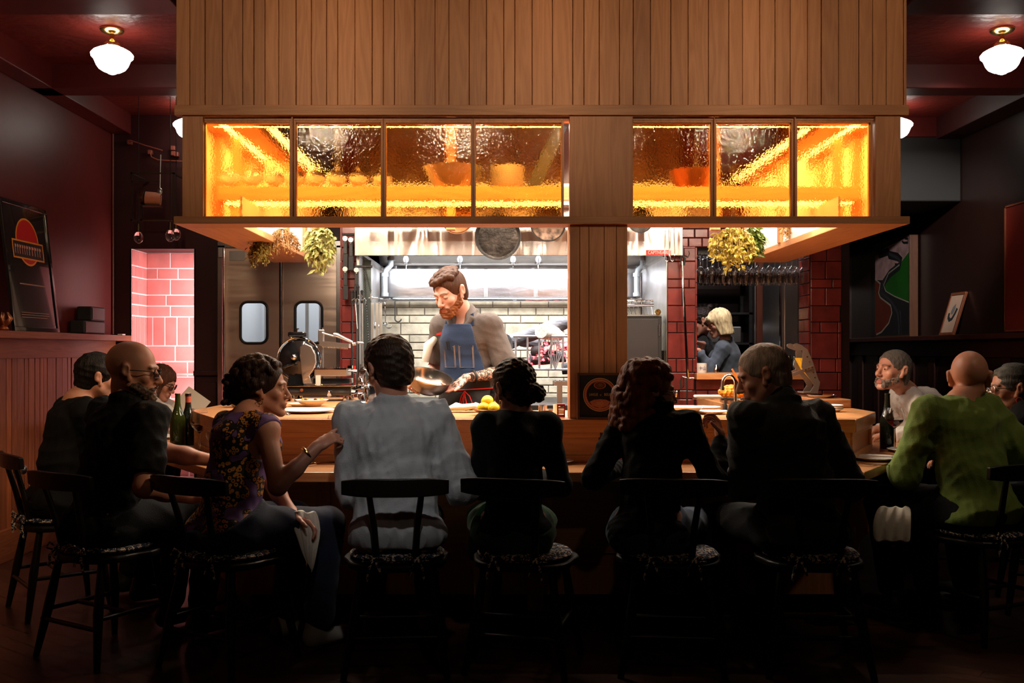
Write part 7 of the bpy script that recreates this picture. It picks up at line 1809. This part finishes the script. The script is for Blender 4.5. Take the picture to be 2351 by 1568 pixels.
def diners():
    # -- bald bearded man, left corner
    person('person with shaved head, glasses and beard in black shirt, seated at the left corner', (-1.70, 4.30, 0), -38, dict(
        hp=at(305, 852, 4.36), head=(-82, -8, 0), lean=(.02, .08), build=1.12, S=1.03, hf=1.08, nose=1.1, twist=0, crop=.25, skin=M_['skin2'],
        R=(at(332, 1118, 4.1), at(405, 1135, 4.22), (1, .35, 0), down, (.5, .5, .5, .5)), L=((-1.52, 4.62, .80), (-1.32, 4.60, .79), (1, 0, 0), down, (.5, .5, .5, .5)),
        top=dict(m=blackcl, sleeve='short', collar=True, t=.018, fold=.006, name='shirt', seed=2), bottom=dict(m=darktr), beard=(hairmat('grey_brown_beard', (.10, .06, .04)), .055), sideburn=False,
        glasses=(M_['blackmatt'], 'rect', .025, .018)))
    # -- dark haired man behind
    person('person with short dark hair in dark T-shirt behind the bald man', (-2.22, 5.02, 0), -52, dict(
        hp=at(226, 868, 5.12), head=(-62, -10, 0), lean=(0, .08), hair=('short', hairmat('near_black_hair', (.012, .009, .007)), 3), stubble=.5, skin=M_['skin2'],
        top=dict(m=blackcl, sleeve='short', t=.014, seed=4), bottom=dict(m=darktr), eyes=False))
    # -- woman with glasses reading
    person('person with long brown hair and glasses in white top reading a menu', (-2.70, 6.84, 0), -82, dict(
        hp=at(370, 878, 6.85), head=(-97, -24, 0), lean=(0, .30), drop=.03, fem=True, hair=('long', hairmat('chestnut_hair', (.09, .035, .018)), 5), S=.94,
        R=((-2.16, 6.62, .84), at(345, 972, 6.75), (.8, .2, .3), (0, -1, 0), (.4, .5, .6, .6)), L=((-2.18, 7.0, .82), (-2.02, 6.9, .83), (1, 0, .1), (0, -1, 0), (.4, .5, .6, .6)),
        top=dict(m=cloth('white_blouse', (.72, .62, .54)), sleeve='rolled', t=.014, seed=6), bottom=dict(m=darktr), glasses=(M_['blackmatt'], 'round', .023, .020)))
    mb = MB(); mb.box(-.10, .10, -.002, .002, 0, .22, Matrix.Rotation(R(35), 4, 'Y')); c = at(372, 972, 6.72)
    tag(mb.build('menu', M_['paper'], smooth=0, loc=(c.x + .10, 6.74, .84), rot=(R(-25), 0, 0)), 'open cream menu held by the woman at the far left', 'menu')
    # -- curly haired woman pointing
    person('person with curly dark hair in leopard print dress, pointing', (-1.13, 4.16, 0), -42, dict(
        hp=at(604, 893, 4.30), head=(-84, -2, 0), lean=(.01, .07), fem=True, S=.96, hf=1.07, nose=.85, hair=('curly', hairmat('dark_curly_hair', (.030, .013, .008)), 8),
        R=(at(634, 1098, 4.02), at(722, 1032, 4.08), (.80, .12, .50), (.3, .6, -.6), (.15, .95, 1., 1.), .6), L=(at(640, 1130, 4.36), at(672, 1182, 4.24), (.85, -.1, -.35), (0, -.4, -1), (.45, .5, .55, .6)),
        top=dict(m=leopard(), sleeve='none', t=.012, fold=.003, seed=7, name='dress_bodice', neck=.050), bottom=dict(m=denim, name='skirt_trousers', t=.02), post=[earring(1, M_['brass'])], shoes=cloth('pale_canvas_shoe', (.45, .42, .38))))
    # phone-like dark object and wrist watch
    w = at(705, 1042, 4.07); mb = MB(); mb.ring((0, 0, 0), .030, .006, 'Z', 28, 8, Matrix.Translation(w) @ rot_to(at(722, 1032, 4.08) - at(634, 1098, 4.02)))
    tag(mb.build('wrist_watch', M_['brass']), 'wide gold bracelet watch on the pointing wrist', 'watch')
    # -- man in pale blue shirt
    person('person with short dark hair in pale blue-grey shirt seen from behind, left of centre', (-.43, 4.13, 0), 4, dict(
        hp=at(893, 848, 4.22), head=(34, -16, -3), lean=(-.02, .07), build=1.10, S=1.03, hf=1.07, hair=('sidepart', hairmat('dark_brown_hair', (.020, .011, .007)), 9), stubble=.25,
        R=(at(1062, 1122, 4.18), (-.17, 4.42, .745), (-.5, .9, 0), down, (.4, .4, .4, .4)), L=(at(812, 1128, 4.18), (-.60, 4.40, .70), (.5, .9, 0), down, (.4, .4, .4, .4)),
        top=dict(m=cloth('pale_blue_shirt', lin((.66, .68, .70)), sheen=0), sleeve='long', collar=True, t=.022, fold=.0066, seed=11, low=-.06, neck=.02), bottom=dict(m=darktr, t=.002), shoes=mat('tan_leather_shoe', (.20, .07, .025), .35)))
    # -- woman with low bun
    person('person with low dark bun in black boat-neck top and green skirt', (.05, 4.13, 0), 2, dict(
        hp=at(1180, 893, 4.22), head=(34, -18, -4), lean=(.02, .07), fem=True, build=.88, S=.97, hf=1.05, hair=('bun', hairmat('black_brown_hair', (.012, .008, .006)), 12),
        R=(at(1285, 1110, 4.22), (.18, 4.44, .74), (-.6, .8, 0), down, (.4, .4, .4, .4)), L=(at(1100, 1120, 4.22), (-.05, 4.46, .73), (.5, .8, 0), down, (.4, .4, .4, .4)),
        top=dict(m=blackknit, sleeve='long', t=.012, fold=.003, seed=13, nw=.115, neck=.000), bottom=dict(m=cloth('green_skirt', lin((.05, .26, .10))), name='skirt', skirt=True, t=.016), post=[earring(-1, M_['brass'], .009)]))
    # -- curly red-brown haired woman with glasses
    person('person with curly auburn hair and glasses in black jumper, hand raised', (.62, 4.13, 0), -22, dict(
        hp=at(1494, 900, 4.26), head=(-78, -6, 0), lean=(.0, .08), fem=True, S=.98, hf=1.08, hair=('curlylong', hairmat('auburn_hair', (.17, .045, .015)), 14), build=.93,
        R=(at(1640, 1105, 4.22), at(1655, 1012, 4.36), (-.25, .1, 1), (-.8, -.2, -.2), (.55, .8, .9, 1.), .8), L=((.42, 4.25, .80), (.55, 4.48, .78), (.5, .8, 0), down, (.4, .4, .4, .4)),
        top=dict(m=blackknit, sleeve='long', t=.014, fold=.005, seed=15, collar=True), bottom=dict(m=bluejean, name='jeans'), glasses=(M_['blackmatt'], 'rect', .024, .017)))
    # -- grey haired man
    person('person with cropped grey hair in dark grey-green shirt, head turned left', (1.23, 4.13, 0), 16, dict(
        hp=at(1752, 862, 4.24), head=(78, -20, 0), lean=(-.02, .09), build=1.04, S=1.04, hf=1.07, hair=('crop', hairmat('silver_sand_hair', (.36, .27, .21)), 16), nose=1.15,
        R=(at(1955, 1120, 4.22), (1.35, 4.45, .73), (-.6, .8, 0), down, (.4, .4, .4, .4)), L=(at(1712, 1110, 4.18), (.97, 4.42, .72), (.2, .9, 0), down, (.4, .4, .4, .4)),
        top=dict(m=cloth('charcoal_olive_shirt', lin((.17, .17, .15))), sleeve='long', collar=True, t=.022, fold=.007, seed=17), bottom=dict(m=darktr), eyes=True))
    # -- man in white, far right
    person('person with grey beard in white long-sleeved shirt at the far right side', (2.98, 6.28, 0), 82, dict(
        hp=at(2050, 852, 6.12), head=(112, 6, 0), lean=(.02, .40), drop=.0, build=1.02, S=1.0, hf=1.07, hair=('crop', hairmat('salt_pepper_hair', (.13, .11, .09)), 18), nose=1.1, skin=M_['skin2'],
        R=((2.66, 6.52, .80), (2.44, 6.46, .79), (-1, 0, 0), down, (.4, .4, .4, .4)), L=((2.60, 5.98, .81), (2.38, 6.0, .79), (-1, .1, 0), down, (.4, .4, .4, .4)),
        beard=(hairmat('white_grey_beard', (.20, .15, .12)), .0, .64), top=dict(m=cloth('white_jersey', (.66, .58, .50)), sleeve='long', t=.018, fold=.008, seed=19), bottom=dict(m=darktr)))
    # -- man in green
    person('person with bald head in green long-sleeved shirt seen from behind, at the right', (2.20, 4.62, 0), 24, dict(
        hp=at(2226, 868, 4.76), head=(-26, -2, 0), lean=(.0, .09), build=1.15, S=1.03, hf=1.08, skin=M_['skin2'], crop=.10,
        L=(at(2062, 1120, 4.72), (1.98, 4.95, .70), (.5, .8, 0), down, (.4, .4, .4, .4)), R=((2.47, 4.62, .78), (2.36, 4.86, .74), (-.3, .9, 0), down, (.4, .4, .4, .4)),
        top=dict(m=cloth('green_jersey', lin((.44, .53, .24))), sleeve='long', t=.022, fold=.006, seed=21, low=-.05), bottom=dict(m=darktr)))
    # -- woman at right edge
    person('person with tied grey hair, glasses and red earring at the right edge', (2.74, 5.02, 0), 70, dict(
        hp=at(2322, 893, 5.05), head=(84, -4, 0), lean=(.0, .10), fem=True, S=.97, hf=1.08, hair=('pulled', hairmat('iron_grey_hair', (.10, .095, .08)), 22), skin=M_['skin2'],
        top=dict(m=blackcl, sleeve='long', t=.018, seed=23), bottom=dict(m=darktr), glasses=(M_['steel'], 'round', .022, .018), post=[earring(1, M_['red'], .014), earring(-1, M_['red'], .014)]))
    # napkins over laps
    napkin([(at(690, 1172, 4.22), (.9, .2, -.1)), (at(700, 1200, 4.2), (.8, .2, -.3)), (at(705, 1240, 4.18), (.5, .1, -.3)), (at(708, 1285, 4.17), (.3, .1, -.3)), (at(712, 1305, 4.17), (.1, .0, -.3))], 'white napkin draped over the lap of the leopard-print woman', .16)
    napkin([(at(2055, 1163, 4.6), (.9, .2, -.05)), (at(2050, 1185, 4.55), (.9, .1, -.05)), (at(2046, 1215, 4.54), (.95, .1, -.08)), (at(2048, 1245, 4.54), (1., .1, -.02))], 'white napkin hanging from the lap of the man in green', .17)

def lapels(s, neck, side, fwd):
    for sg in (-1, 1):
        a = neck + side * sg * .068 + np.array((0, 0, .008)); b = neck + side * sg * .078 + fwd * .075 + np.array((0, 0, -.045)); c = neck + side * sg * .035 + fwd * .125 + np.array((0, 0, -.12))
        s.cap(a, b, .014, .016, k=.006); s.cap(b, c, .016, .009, k=.006)

def chef():
    Y = 6.05
    sk = M_['skinink']; shirt = cloth('charcoal_work_shirt', lin((.36, .33, .32))); dn = cloth('indigo_denim', lin((.15, .22, .34)), bscale=400)
    def apron(root, j):
        vf = lambda z: float(np.interp(z, (j['hip'][2], j['waist'][2], j['chest'][2]), (0, (j['waist'] - j['hip']) @ j['fwd'], (j['chest'] - j['hip']) @ j['fwd'])))
        neck, hip, chest, waist, side, fwd, bw = (j[k] for k in ('neck', 'hip', 'chest', 'waist', 'side', 'fwd', 'bw'))
        def shell(lo_z, hi_z, t, wtop, name, m, wfn):
            s = Skin(hip + np.array((-.32, -.3, -.62)), neck + np.array((.32, .32, .1)), .005)
            s.ecap(hip + (0, -.012, -.55), hip, (.165 * bw + t, .125 + t), (.155 * bw + t, .117 + t), side, k=.04); s.ecap(hip, waist, (.152 * bw + t, .116 + t), (.146 * bw + t, .104 + t), side, k=.05)
            s.ecap(waist, chest, (.146 * bw + t, .104 + t), (.155 * bw + t, .115 + t), side, k=.05); s.ecap(chest, neck - (0, 0, .07), (.155 * bw + t, .115 + t), (.118 * bw + t, .086 + t), side, k=.05)
            s.ripple(.003, 30, 8); s.f = np.abs(s.f) - .005
            X = s.ax[0][:, None, None]; Yy = s.ax[1][None, :, None]; Z = s.ax[2][None, None, :]
            u = (X - hip[0]) * side[0] + (Yy - hip[1]) * side[1]; v = (X - hip[0]) * fwd[0] + (Yy - hip[1]) * fwd[1]
            s.f = np.maximum(s.f, np.maximum(np.abs(u) - wfn(Z), np.maximum(.02 - v, np.maximum(Z - hi_z, lo_z - Z)))).astype(np.float32)
            P, Q = s.mesh(); return np_mesh(name, P, Q, m, root)
        zb, zt = waist[2] - .06, chest[2] + .08
        shell(zb, zt, .031, 0, 'apron_bib', dn, lambda Z: .085 + np.clip((zt - Z) / (zt - zb), 0, 1) ** .7 * .075)
        shell(hip[2] - .5, zb + .01, .036, 0, 'apron_skirt', cloth('black_waxed_cloth', (.018, .018, .02), .6), lambda Z: .17 + 0 * Z)
        T = lambda u, v, z: V(hip + side * u + fwd * (v + vf(z))) * 1. + V((0, 0, z - hip[2]))
        mb = MB(); red = mat('red_cord', lin((.80, .12, .10)), .6); pts = []
        for i in range(25): a = 2 * pi * i / 24; pts.append(T(.196 * sin(a), .160 * cos(a), zb - .055 + .012 * abs(sin(a))))
        mb.tube(pts[:-1], .0032, 6, closed=True); c = T(-.05, .168, zb - .06)
        for (a, b) in ((-.055, -.10), (.035, -.11)): mb.tube([c, c + V((a * .6, -.0, -.03)), c + V((a, 0, -.08)), c + V((a * .4, 0, b)), c + V((0, 0, -.02))], .0028, 6)
        for a in (-.01, .02): mb.tube([c, c + V((a, 0, -.07)), c + V((a * 1.8, 0, -.15))], .0028, 6)
        mb.build('apron_cord', red, root)
        # neck strap, bib pockets, pens
        mb = MB(); 
        for sg in (-1, 1): mb.strip([T(sg * .088, .098, zt - .01), T(sg * .080, .085, zt + .06), T(sg * .066, .03, neck[2] - .005), T(sg * .05, -.03, neck[2] + .012)], .020, .004, up=tuple(fwd))
        mb.build('neck_strap', dn, root, smooth=30)
        st_ = mat('seam_thread', lin((.62, .52, .42)), .8); mb = MB()
        for u0, u1 in ((-.105, -.02), (.005, .085)):
            z1, z2 = zt - .13, zt - .26; f_ = lambda u: .158 - 2.2 * (abs(u) ** 2)
            for e in (0, .006): mb.tube([T(u0 + e, f_(u0), z1 - e), T(u0 + e, f_(u0), z2), T(u1 - e, f_(u1), z2), T(u1 - e, f_(u1), z1 - e), T(u0 + e, f_(u0), z1 - e)], .0012, 4)
        mb.build('pocket_stitching', st_, root)
        mb = MB()
        for u in (.04, .055): mb.cyl(T(u, .156, zt - .15), T(u + .003, .158, zt - .105), .004, n=8)
        mb.build('pocket_pen', M_['blackmatt'], root)
        # chest pocket with red tab on shirt side
        mb = MB(); mb.strip([T(.10, .130, zt - .055), T(.15, .105, zt - .062)], .012, .003, up=tuple(fwd)); mb.build('pocket_tab', red, root)
        # watch
        sh, e, w = j['arms']['L'][:3]; p = V(e + (w - e) * .80); Mx = Matrix.Translation(p) @ rot_to(V(w - e))
        mb = MB(); mb.ring((0, 0, 0), .034, .008, 'Z', 28, 8, Mx); b_ = mb.build('watch_strap', M_['blackmatt'], root)
        d_ = V(j['fwd']) * .034; mb = MB(); mb.cyl(p + d_ * .9, p + d_ * 1.25, .017, n=20); mb.build('watch_face', M_['steel'], b_)
    el = at(1168, 852, 6.0); bowlc = at(985, 872, 5.82)
    person('person with ginger beard, grey work shirt and denim apron holding a metal bowl', (at(1078, 0, Y).x, 6.12, 0), 156, dict(
        seated=False, S=1.05, hf=1.10, h=.0045, h2=.005, hp=at(1034, 672, 5.98), head=(142, -26, 4), lean=(.0, .06), build=.98, ink=True, skin=sk, eyes=False, brow=.7, nose=1.05,
        hair=('curlytop', hairmat('ginger_brown_hair', (.060, .022, .010)), 30), beard=(hairmat('ginger_beard', (.20, .065, .022)), .012), sideburn=True, stubble=.2,
        L=(el, at(1045, 872, 5.86), (-.75, -.1, -.55), (-.4, -.4, .6), (.35, .35, .4, .4), .3), R=(at(1000, 835, 6.2), at(948, 880, 5.95), (-.0, -.6, -.3), (.5, 0, .7), (.4, .4, .45, .5), .3),
        top=dict(m=shirt, sleeve='short', collar=True, vee=.12, extra=[lapels], t=.018, fold=.0035, seed=25, low=-.06), bottom=dict(m=darktr), post=[apron]))
    b = thing('mixing_bowl', 'wide tilted stainless mixing bowl held by the chef', 'bowl', bowlc)
    b.rotation_euler = (R(-24) + R(40), R(14), 0)
    r = 50 * 5.82 / F * 1.08
    mb = MB(); mb.lathe([(0, -.085), (r * .35, -.083), (r * .70, -.058), (r * .92, -.02), (r, .02), (r * 1.05, .022), (r * 1.05, .026), (r * .985, .024), (r * .90, -.018), (r * .68, -.055), (r * .34, -.079), (0, -.081)], n=48); mb.build('bowl_shell', mat('spun_steel', (.62, .58, .53), .2, 1.), b)
    # towel over his right arm
    c = at(985, 800, 6.1); mb = MB(); mb.tube([(c.x + .04, c.y, c.z + .06), (c.x + .0, c.y - .05, c.z + .02), (c.x - .02, c.y - .04, c.z - .08)], [.02, .03, .022], 10)
    tag(mb.build('white_towel', M_['linen'], smooth=60), 'white towel tucked at the right arm of the chef', 'towel')
    # kitchen staff
    person('person with blonde bob in blue shirt and dark apron in the far service room', (2.05, 8.95, 0), 68, dict(
        seated=False, S=.96, fem=True, hf=1.08, hp=at(1651, 742, 8.86), head=(96, -16, 0), lean=(0, .03), hair=('bob', hairmat('platinum_blonde_hair', (.78, .58, .32)), 31), h=.007, h2=.008,
        L=((1.86, 8.80, 1.12), at(1612, 822, 8.8), (-1, 0, .3), down, (.5, .5, .5, .5)), R=((1.98, 9.1, 1.12), (1.80, 9.05, 1.20), (-1, 0, .3), down, (.5, .5, .5, .5)),
        top=dict(m=cloth('chambray_shirt', lin((.36, .38, .42))), sleeve='long', collar=True, t=.016, seed=32, low=-.1), bottom=dict(m=darktr), eyes=False))
    person('person with dark hair pinned up in dark grey T-shirt behind the blonde colleague', (1.93, 9.45, 0), 80, dict(
        seated=False, S=1.0, fem=True, hf=1.05, hp=at(1610, 738, 9.25), head=(86, -22, 0), lean=(0, .04), hair=('knot', hairmat('dark_pinned_hair', (.02, .011, .008)), 33), h=.007, h2=.008,
        L=((1.80, 9.2, 1.15), at(1607, 812, 9.15), (-1, -.2, .3), down, (.7, .7, .7, .7)), R=((1.82, 9.5, 1.15), (1.68, 9.4, 1.25), (-1, 0, .3), down, (.5, .5, .5, .5)),
        top=dict(m=cloth('slate_tshirt', lin((.20, .20, .21))), sleeve='short', t=.016, seed=34, low=-.1), bottom=dict(m=darktr), eyes=False))

# ------------------------------------------------------------------ chairs
def floral():
    m = bpy.data.materials.new('floral_cushion'); nt, N, L, b = nodes(m); tc = N.new('ShaderNodeTexCoord')
    v = N.new('ShaderNodeTexNoise'); v.inputs['Scale'].default_value = 32; v.inputs['Detail'].default_value = 1.5; v.inputs['Distortion'].default_value = 2.2; L.new(tc.outputs['Object'], v.inputs[0])
    cr = N.new('ShaderNodeValToRGB'); e = cr.color_ramp; e.interpolation = 'CONSTANT'; e.elements[0].color = (.010, .012, .03, 1); e.elements[1].position = .54; e.elements[1].color = (.92, .80, .64, 1)
    q = e.elements.new(.46); q.color = (.02, .05, .14, 1); q = e.elements.new(.50); q.color = (.008, .01, .02, 1); q = e.elements.new(.63); q.color = (.30, .05, .03, 1); q = e.elements.new(.67); q.color = (.010, .012, .03, 1)
    L.new(v.outputs[0], cr.inputs[0]); L.new(cr.outputs[0], b.inputs['Base Color']); b.inputs['Roughness'].default_value = .85; return m
def chairs():
    fl = floral(); dk = M_['darkwood']
    def make(label):
        r = thing('dining_chair', label, 'chair', (0, 0, 0), group='ebonised spindle-leg dining chairs along the counter')
        mb = MB(); pts = []
        for i in range(32):
            a = 2 * pi * i / 32; x = .205 * math.copysign(abs(cos(a)) ** .75, cos(a)); y = .20 * math.copysign(abs(sin(a)) ** .75, sin(a)); pts.append((x * (1 + .08 * (y > 0)), y))
        mb.prism(pts, .420, .450); mb.build('seat', dk, r, smooth=0, bevel=.010, seg=3)
        mb = MB(); mb.lathe([(0, .450), (.17, .450), (.192, .458), (.197, .468), (.186, .478), (.15, .482), (0, .482)], n=36); mb.build('cushion', fl, r, smooth=60)
        for sx in (-1, 1):
            for y0, y1 in ((.13, .19), (-.13, -.20)):
                mb = MB(); mb.tube([(sx * .14, y0, .43), (sx * .165, (y0 + y1) / 2, .22), (sx * .205, y1, 0)], [.015, .021, .013], 12); mb.build('leg', dk, r)
            mb = MB(); mb.cyl((sx * .172, .165, .20), (sx * .172, -.17, .20), .010); mb.build('side_stretcher', dk, r)
            mb = MB(); mb.tube([(sx * .075, -.155, .44), (sx * .085, -.19, .60), (sx * .105, -.235, .76)], [.015, .014, .012], 10); mb.build('back_post', dk, r)
            mb = MB()
            # cushion ties: bow and two tails
            k = V((sx * .085, -.185, .475))
            for (a, b_) in ((-.03, .02), (.03, .015)): mb.tube([k, k + V((a, -.012, b_)), k + V((a * 1.5, -.016, -.005)), k + V((a * .5, -.010, -.010)), k], .0045, 6)
            mb.tube([k, k + V((.020 * sx, -.018, -.035)), k + V((.028 * sx, -.012, -.085))], [.004, .006, .0045], 6); mb.tube([k, k + V((-.018 * sx, -.016, -.03)), k + V((-.030 * sx, -.012, -.065))], [.004, .006, .0045], 6)
            mb.tube([k, V((sx * .12, -.14, .468))], .005, 6); mb.build('cushion_tie', fl, r)
        mb = MB(); mb.cyl((-.172, -.02, .20), (.172, -.02, .20), .010); mb.build('cross_stretcher', dk, r)
        mb = MB(); mb.cyl((-.19, -.18, .16), (.19, -.18, .16), .010); mb.build('rear_stretcher', dk, r)
        mb = MB(); n = 14; vs = []
        for i in range(n + 1):
            u = i / n - .5; x = u * .42; y = -.225 - .035 * (1 - (2 * u) ** 2) * 1.; hh = .036 * (1 - .25 * (2 * abs(u)) ** 4)
            for dy, z in ((-.010, .765 - hh), (.012, .765 - hh), (.008, .765 + hh), (-.014, .765 + hh)): vs.append((x, y + dy, z))
        mb.add(vs, [(4 * i + j, 4 * i + (j + 1) % 4, 4 * i + 4 + (j + 1) % 4, 4 * i + 4 + j) for i in range(n) for j in range(4)] + [(3, 2, 1, 0), tuple(range(4 * n, 4 * n + 4))]); mb.build('crest_rail', dk, r, smooth=40, bevel=.003)
        return r
    spec = [(-.43, 4.13, 4, 'dark wooden chair under the man in the pale blue shirt'), (.10, 4.13, -14, 'dark wooden chair under the woman with the low bun'),
            (.70, 4.13, -6, 'dark wooden chair under the auburn-haired woman in jeans'), (1.28, 4.13, -4, 'dark wooden chair under the grey-haired man'),
            (-1.13, 4.16, -30, 'dark wooden chair under the leopard-print woman'), (-1.70, 4.30, -32, 'dark wooden chair under the bald man in black'), (-2.22, 5.02, -52, 'dark wooden chair under the dark-haired man at the left wall'),
            (2.22, 4.62, 24, 'dark wooden chair under the man in green'), (2.74, 5.02, 70, 'dark wooden chair under the woman at the right edge'), (3.0, 6.28, 82, 'dark wooden chair under the man in white'), (-2.72, 6.84, -82, 'dark wooden chair under the reading woman at the far left')]
    first = None
    for x, y, a, lab in spec:
        if first is None: first = make(lab); first.location = (x, y, 0); first.rotation_euler = (0, 0, R(a))
        else: dup(first, (x, y, 0), R(a), lab)
chairs()
diners()
chef()
# ------------------------------------------------------------------ lights
def area(name, loc, rot, sx, sy, power, col, spread=180):
    d = bpy.data.lights.new(name, 'AREA'); d.shape = 'RECTANGLE'; d.size = sx; d.size_y = sy; d.energy = power; d.color = col; d.spread = R(spread)
    o = bpy.data.objects.new(name, d); C.objects.link(o); o.location = loc; o.rotation_euler = rot; return o
def spot(name, loc, tgt, power, col, ang, blend=.6, r=.05):
    d = bpy.data.lights.new(name, 'SPOT'); d.energy = power; d.color = col; d.spot_size = R(ang); d.spot_blend = blend; d.shadow_soft_size = r
    o = bpy.data.objects.new(name, d); C.objects.link(o); o.location = loc
    o.rotation_euler = (V(tgt) - V(loc)).to_track_quat('-Z', 'Y').to_euler(); return o
WARM = (1., .74, .48); LED = (1., .86, .68); COOL = (.86, .92, 1.)
# hood lamps over the fire
area('hood_light', (0.05, 7.80, 1.985), (0, 0, 0), 2.0, .35, 100, COOL, 150)
# strips inside the canopy: behind the windows, on both returns, and under the ledge rail
area('splashback_fill', (0.05, 8.25, 1.97), (R(38), 0, 0), 2.0, .1, 22, COOL)  # added light that brightens the splashback
area('canopy_strip_front', (.2, 5.03, 2.43), (0, 0, 0), 3.3, .03, 60, LED)
area('shelf_strip', (.2, 5.40, 2.085), (0, 0, 0), 3.3, .03, 36, LED)
for sx in (-1, 1):
    x = HX0 + .16 if sx < 0 else HX1 - .16
    area('return_strip', (x, 5.95, 2.47), (0, 0, 0), .04, 1.8, 26, LED)
    x = HX0 + .40 if sx < 0 else HX1 - .40
    area('return_worklight', (x, 6.0, 2.46), (0, 0, 0), .05, 1.6, 34, LED)
lb = MB(); lb.box(-1.15, 1.35, 6.02, 6.18, 2.275, 2.31); lb.cyl((-1.0, 6.1, 2.31), (-1.0, 6.1, CEIL), .006); lb.cyl((1.2, 6.1, 2.31), (1.2, 6.1, CEIL), .006)  # lamp bar added to go with the kitchen light, hidden by the shelf
tag(lb.build('added_lamp_bar', M_['steelworn'], smooth=0), 'added unseen lamp bar hung over the kitchen inside the canopy', 'lamp')
area('kitchen_fill', (.1, 6.1, 2.27), (0, 0, 0), 2.3, .12, 42, (1., .86, .72), 130)  # added light over the kitchen, set out of sight behind the shelf
area('canopy_back_fill', (.2, 5.06, 2.46), (R(80), 0, 0), 3.2, .04, 26, LED)  # added light that lifts the upper hood front behind the panes
# niche, rear rooms
area('niche_light', (-2.455, 8.02, 1.35), (R(90), 0, R(60)), .12, 1.4, 13, (1., .88, .88))
area('preparation_light', (-1.75, 9.2, 2.48), (0, 0, 0), .9, 1.6, 20, (.92, .96, 1.))
area('service_light', (1.6, 8.5, 2.95), (0, 0, 0), .5, .8, 30, (.95, .93, 1.))
area('glass_rack_light', (2.05, 7.9, 2.6), (0, 0, 0), .3, .1, 20, (1., .9, .8))
# unseen ceiling spots, first a row on the timber front
for x in (-1.3, -.3, .7, 1.7):
    spot('unseen_spot', (x, 2.5, 2.95), (x, 4.9, 2.70), 62, WARM, 48, .8)
spot('unseen_spot', (.48, 1.9, 3.1), (.48, 4.9, 1.55), 60, WARM, 13, .7)  # added narrow spot to brighten the column
spot('unseen_spot', (-1.6, 2.5, 3.1), (-3.1, 5.9, .75), 140, (1., .68, .38), 46, .9)  # aimed at the left wainscot
spot('unseen_spot', (-.2, 1.9, 3.1), (-.44, 4.2, .86), 84, (1., .92, .86), 17, .8)  # added spot for the back of the pale shirt
spot('unseen_spot', (1.2, 3.3, 3.1), (-1.22, 4.32, 1.08), 100, WARM, 19, .9)  # added fill for the faces of the left group
spot('unseen_spot', (-.4, 3.6, 3.1), (1.05, 4.3, 1.25), 22, WARM, 16, .9)  # added fill for the grey-haired man's head
spot('unseen_spot', (2.9, 3.5, 3.1), (2.22, 4.6, 1.0), 24, WARM, 26, .9)  # added spot to brighten the green shirt
spot('unseen_spot', (.3, 1.0, 3.1), (.3, 4.0, .45), 8, WARM, 75, .6)  # added weak wide fill over chairs and cushions
spot('unseen_spot', (2.35, 4.2, 3.1), (2.66, 6.25, 1.0), 44, (1., .85, .72), 17, .8)  # added spot to brighten the man in white
spot('unseen_spot', (2.5, 5.3, 3.1), (3.7, 8.9, 1.85), 420, (1, .92, .84), 32, .9)  # added spot to brighten the road painting

w = bpy.data.worlds.new('World'); bpy.context.scene.world = w; w.use_nodes = True
w.node_tree.nodes['Background'].inputs[0].default_value = (1, .8, .7, 1); w.node_tree.nodes['Background'].inputs[1].default_value = .0

# ------------------------------------------------------------------ camera and view
cd = bpy.data.cameras.new('camera'); cam = bpy.data.objects.new('camera', cd); C.objects.link(cam)
cam.location = (0, 0, 1.3); cam.rotation_euler = (R(90), 0, 0)
cd.lens = 35; cd.sensor_width = 36; cd.sensor_fit = 'HORIZONTAL'; cd.shift_x = 25.5 / 2351; cd.shift_y = 21 / 2351
cd.clip_start = .05; cd.clip_end = 60
sc = bpy.context.scene; sc.camera = cam
sc.view_settings.view_transform = 'Standard'; sc.view_settings.look = 'None'; sc.view_settings.gamma = 1.; sc.view_settings.use_curve_mapping = False
sc.view_settings.exposure = 0.
cy = sc.cycles
cy.max_bounces = 10; cy.diffuse_bounces = 3; cy.glossy_bounces = 4; cy.transmission_bounces = 8; cy.transparent_max_bounces = 8
cy.caustics_reflective = False; cy.caustics_refractive = False; cy.sample_clamp_indirect = 4; cy.blur_glossy = .5
cy.use_denoising = True
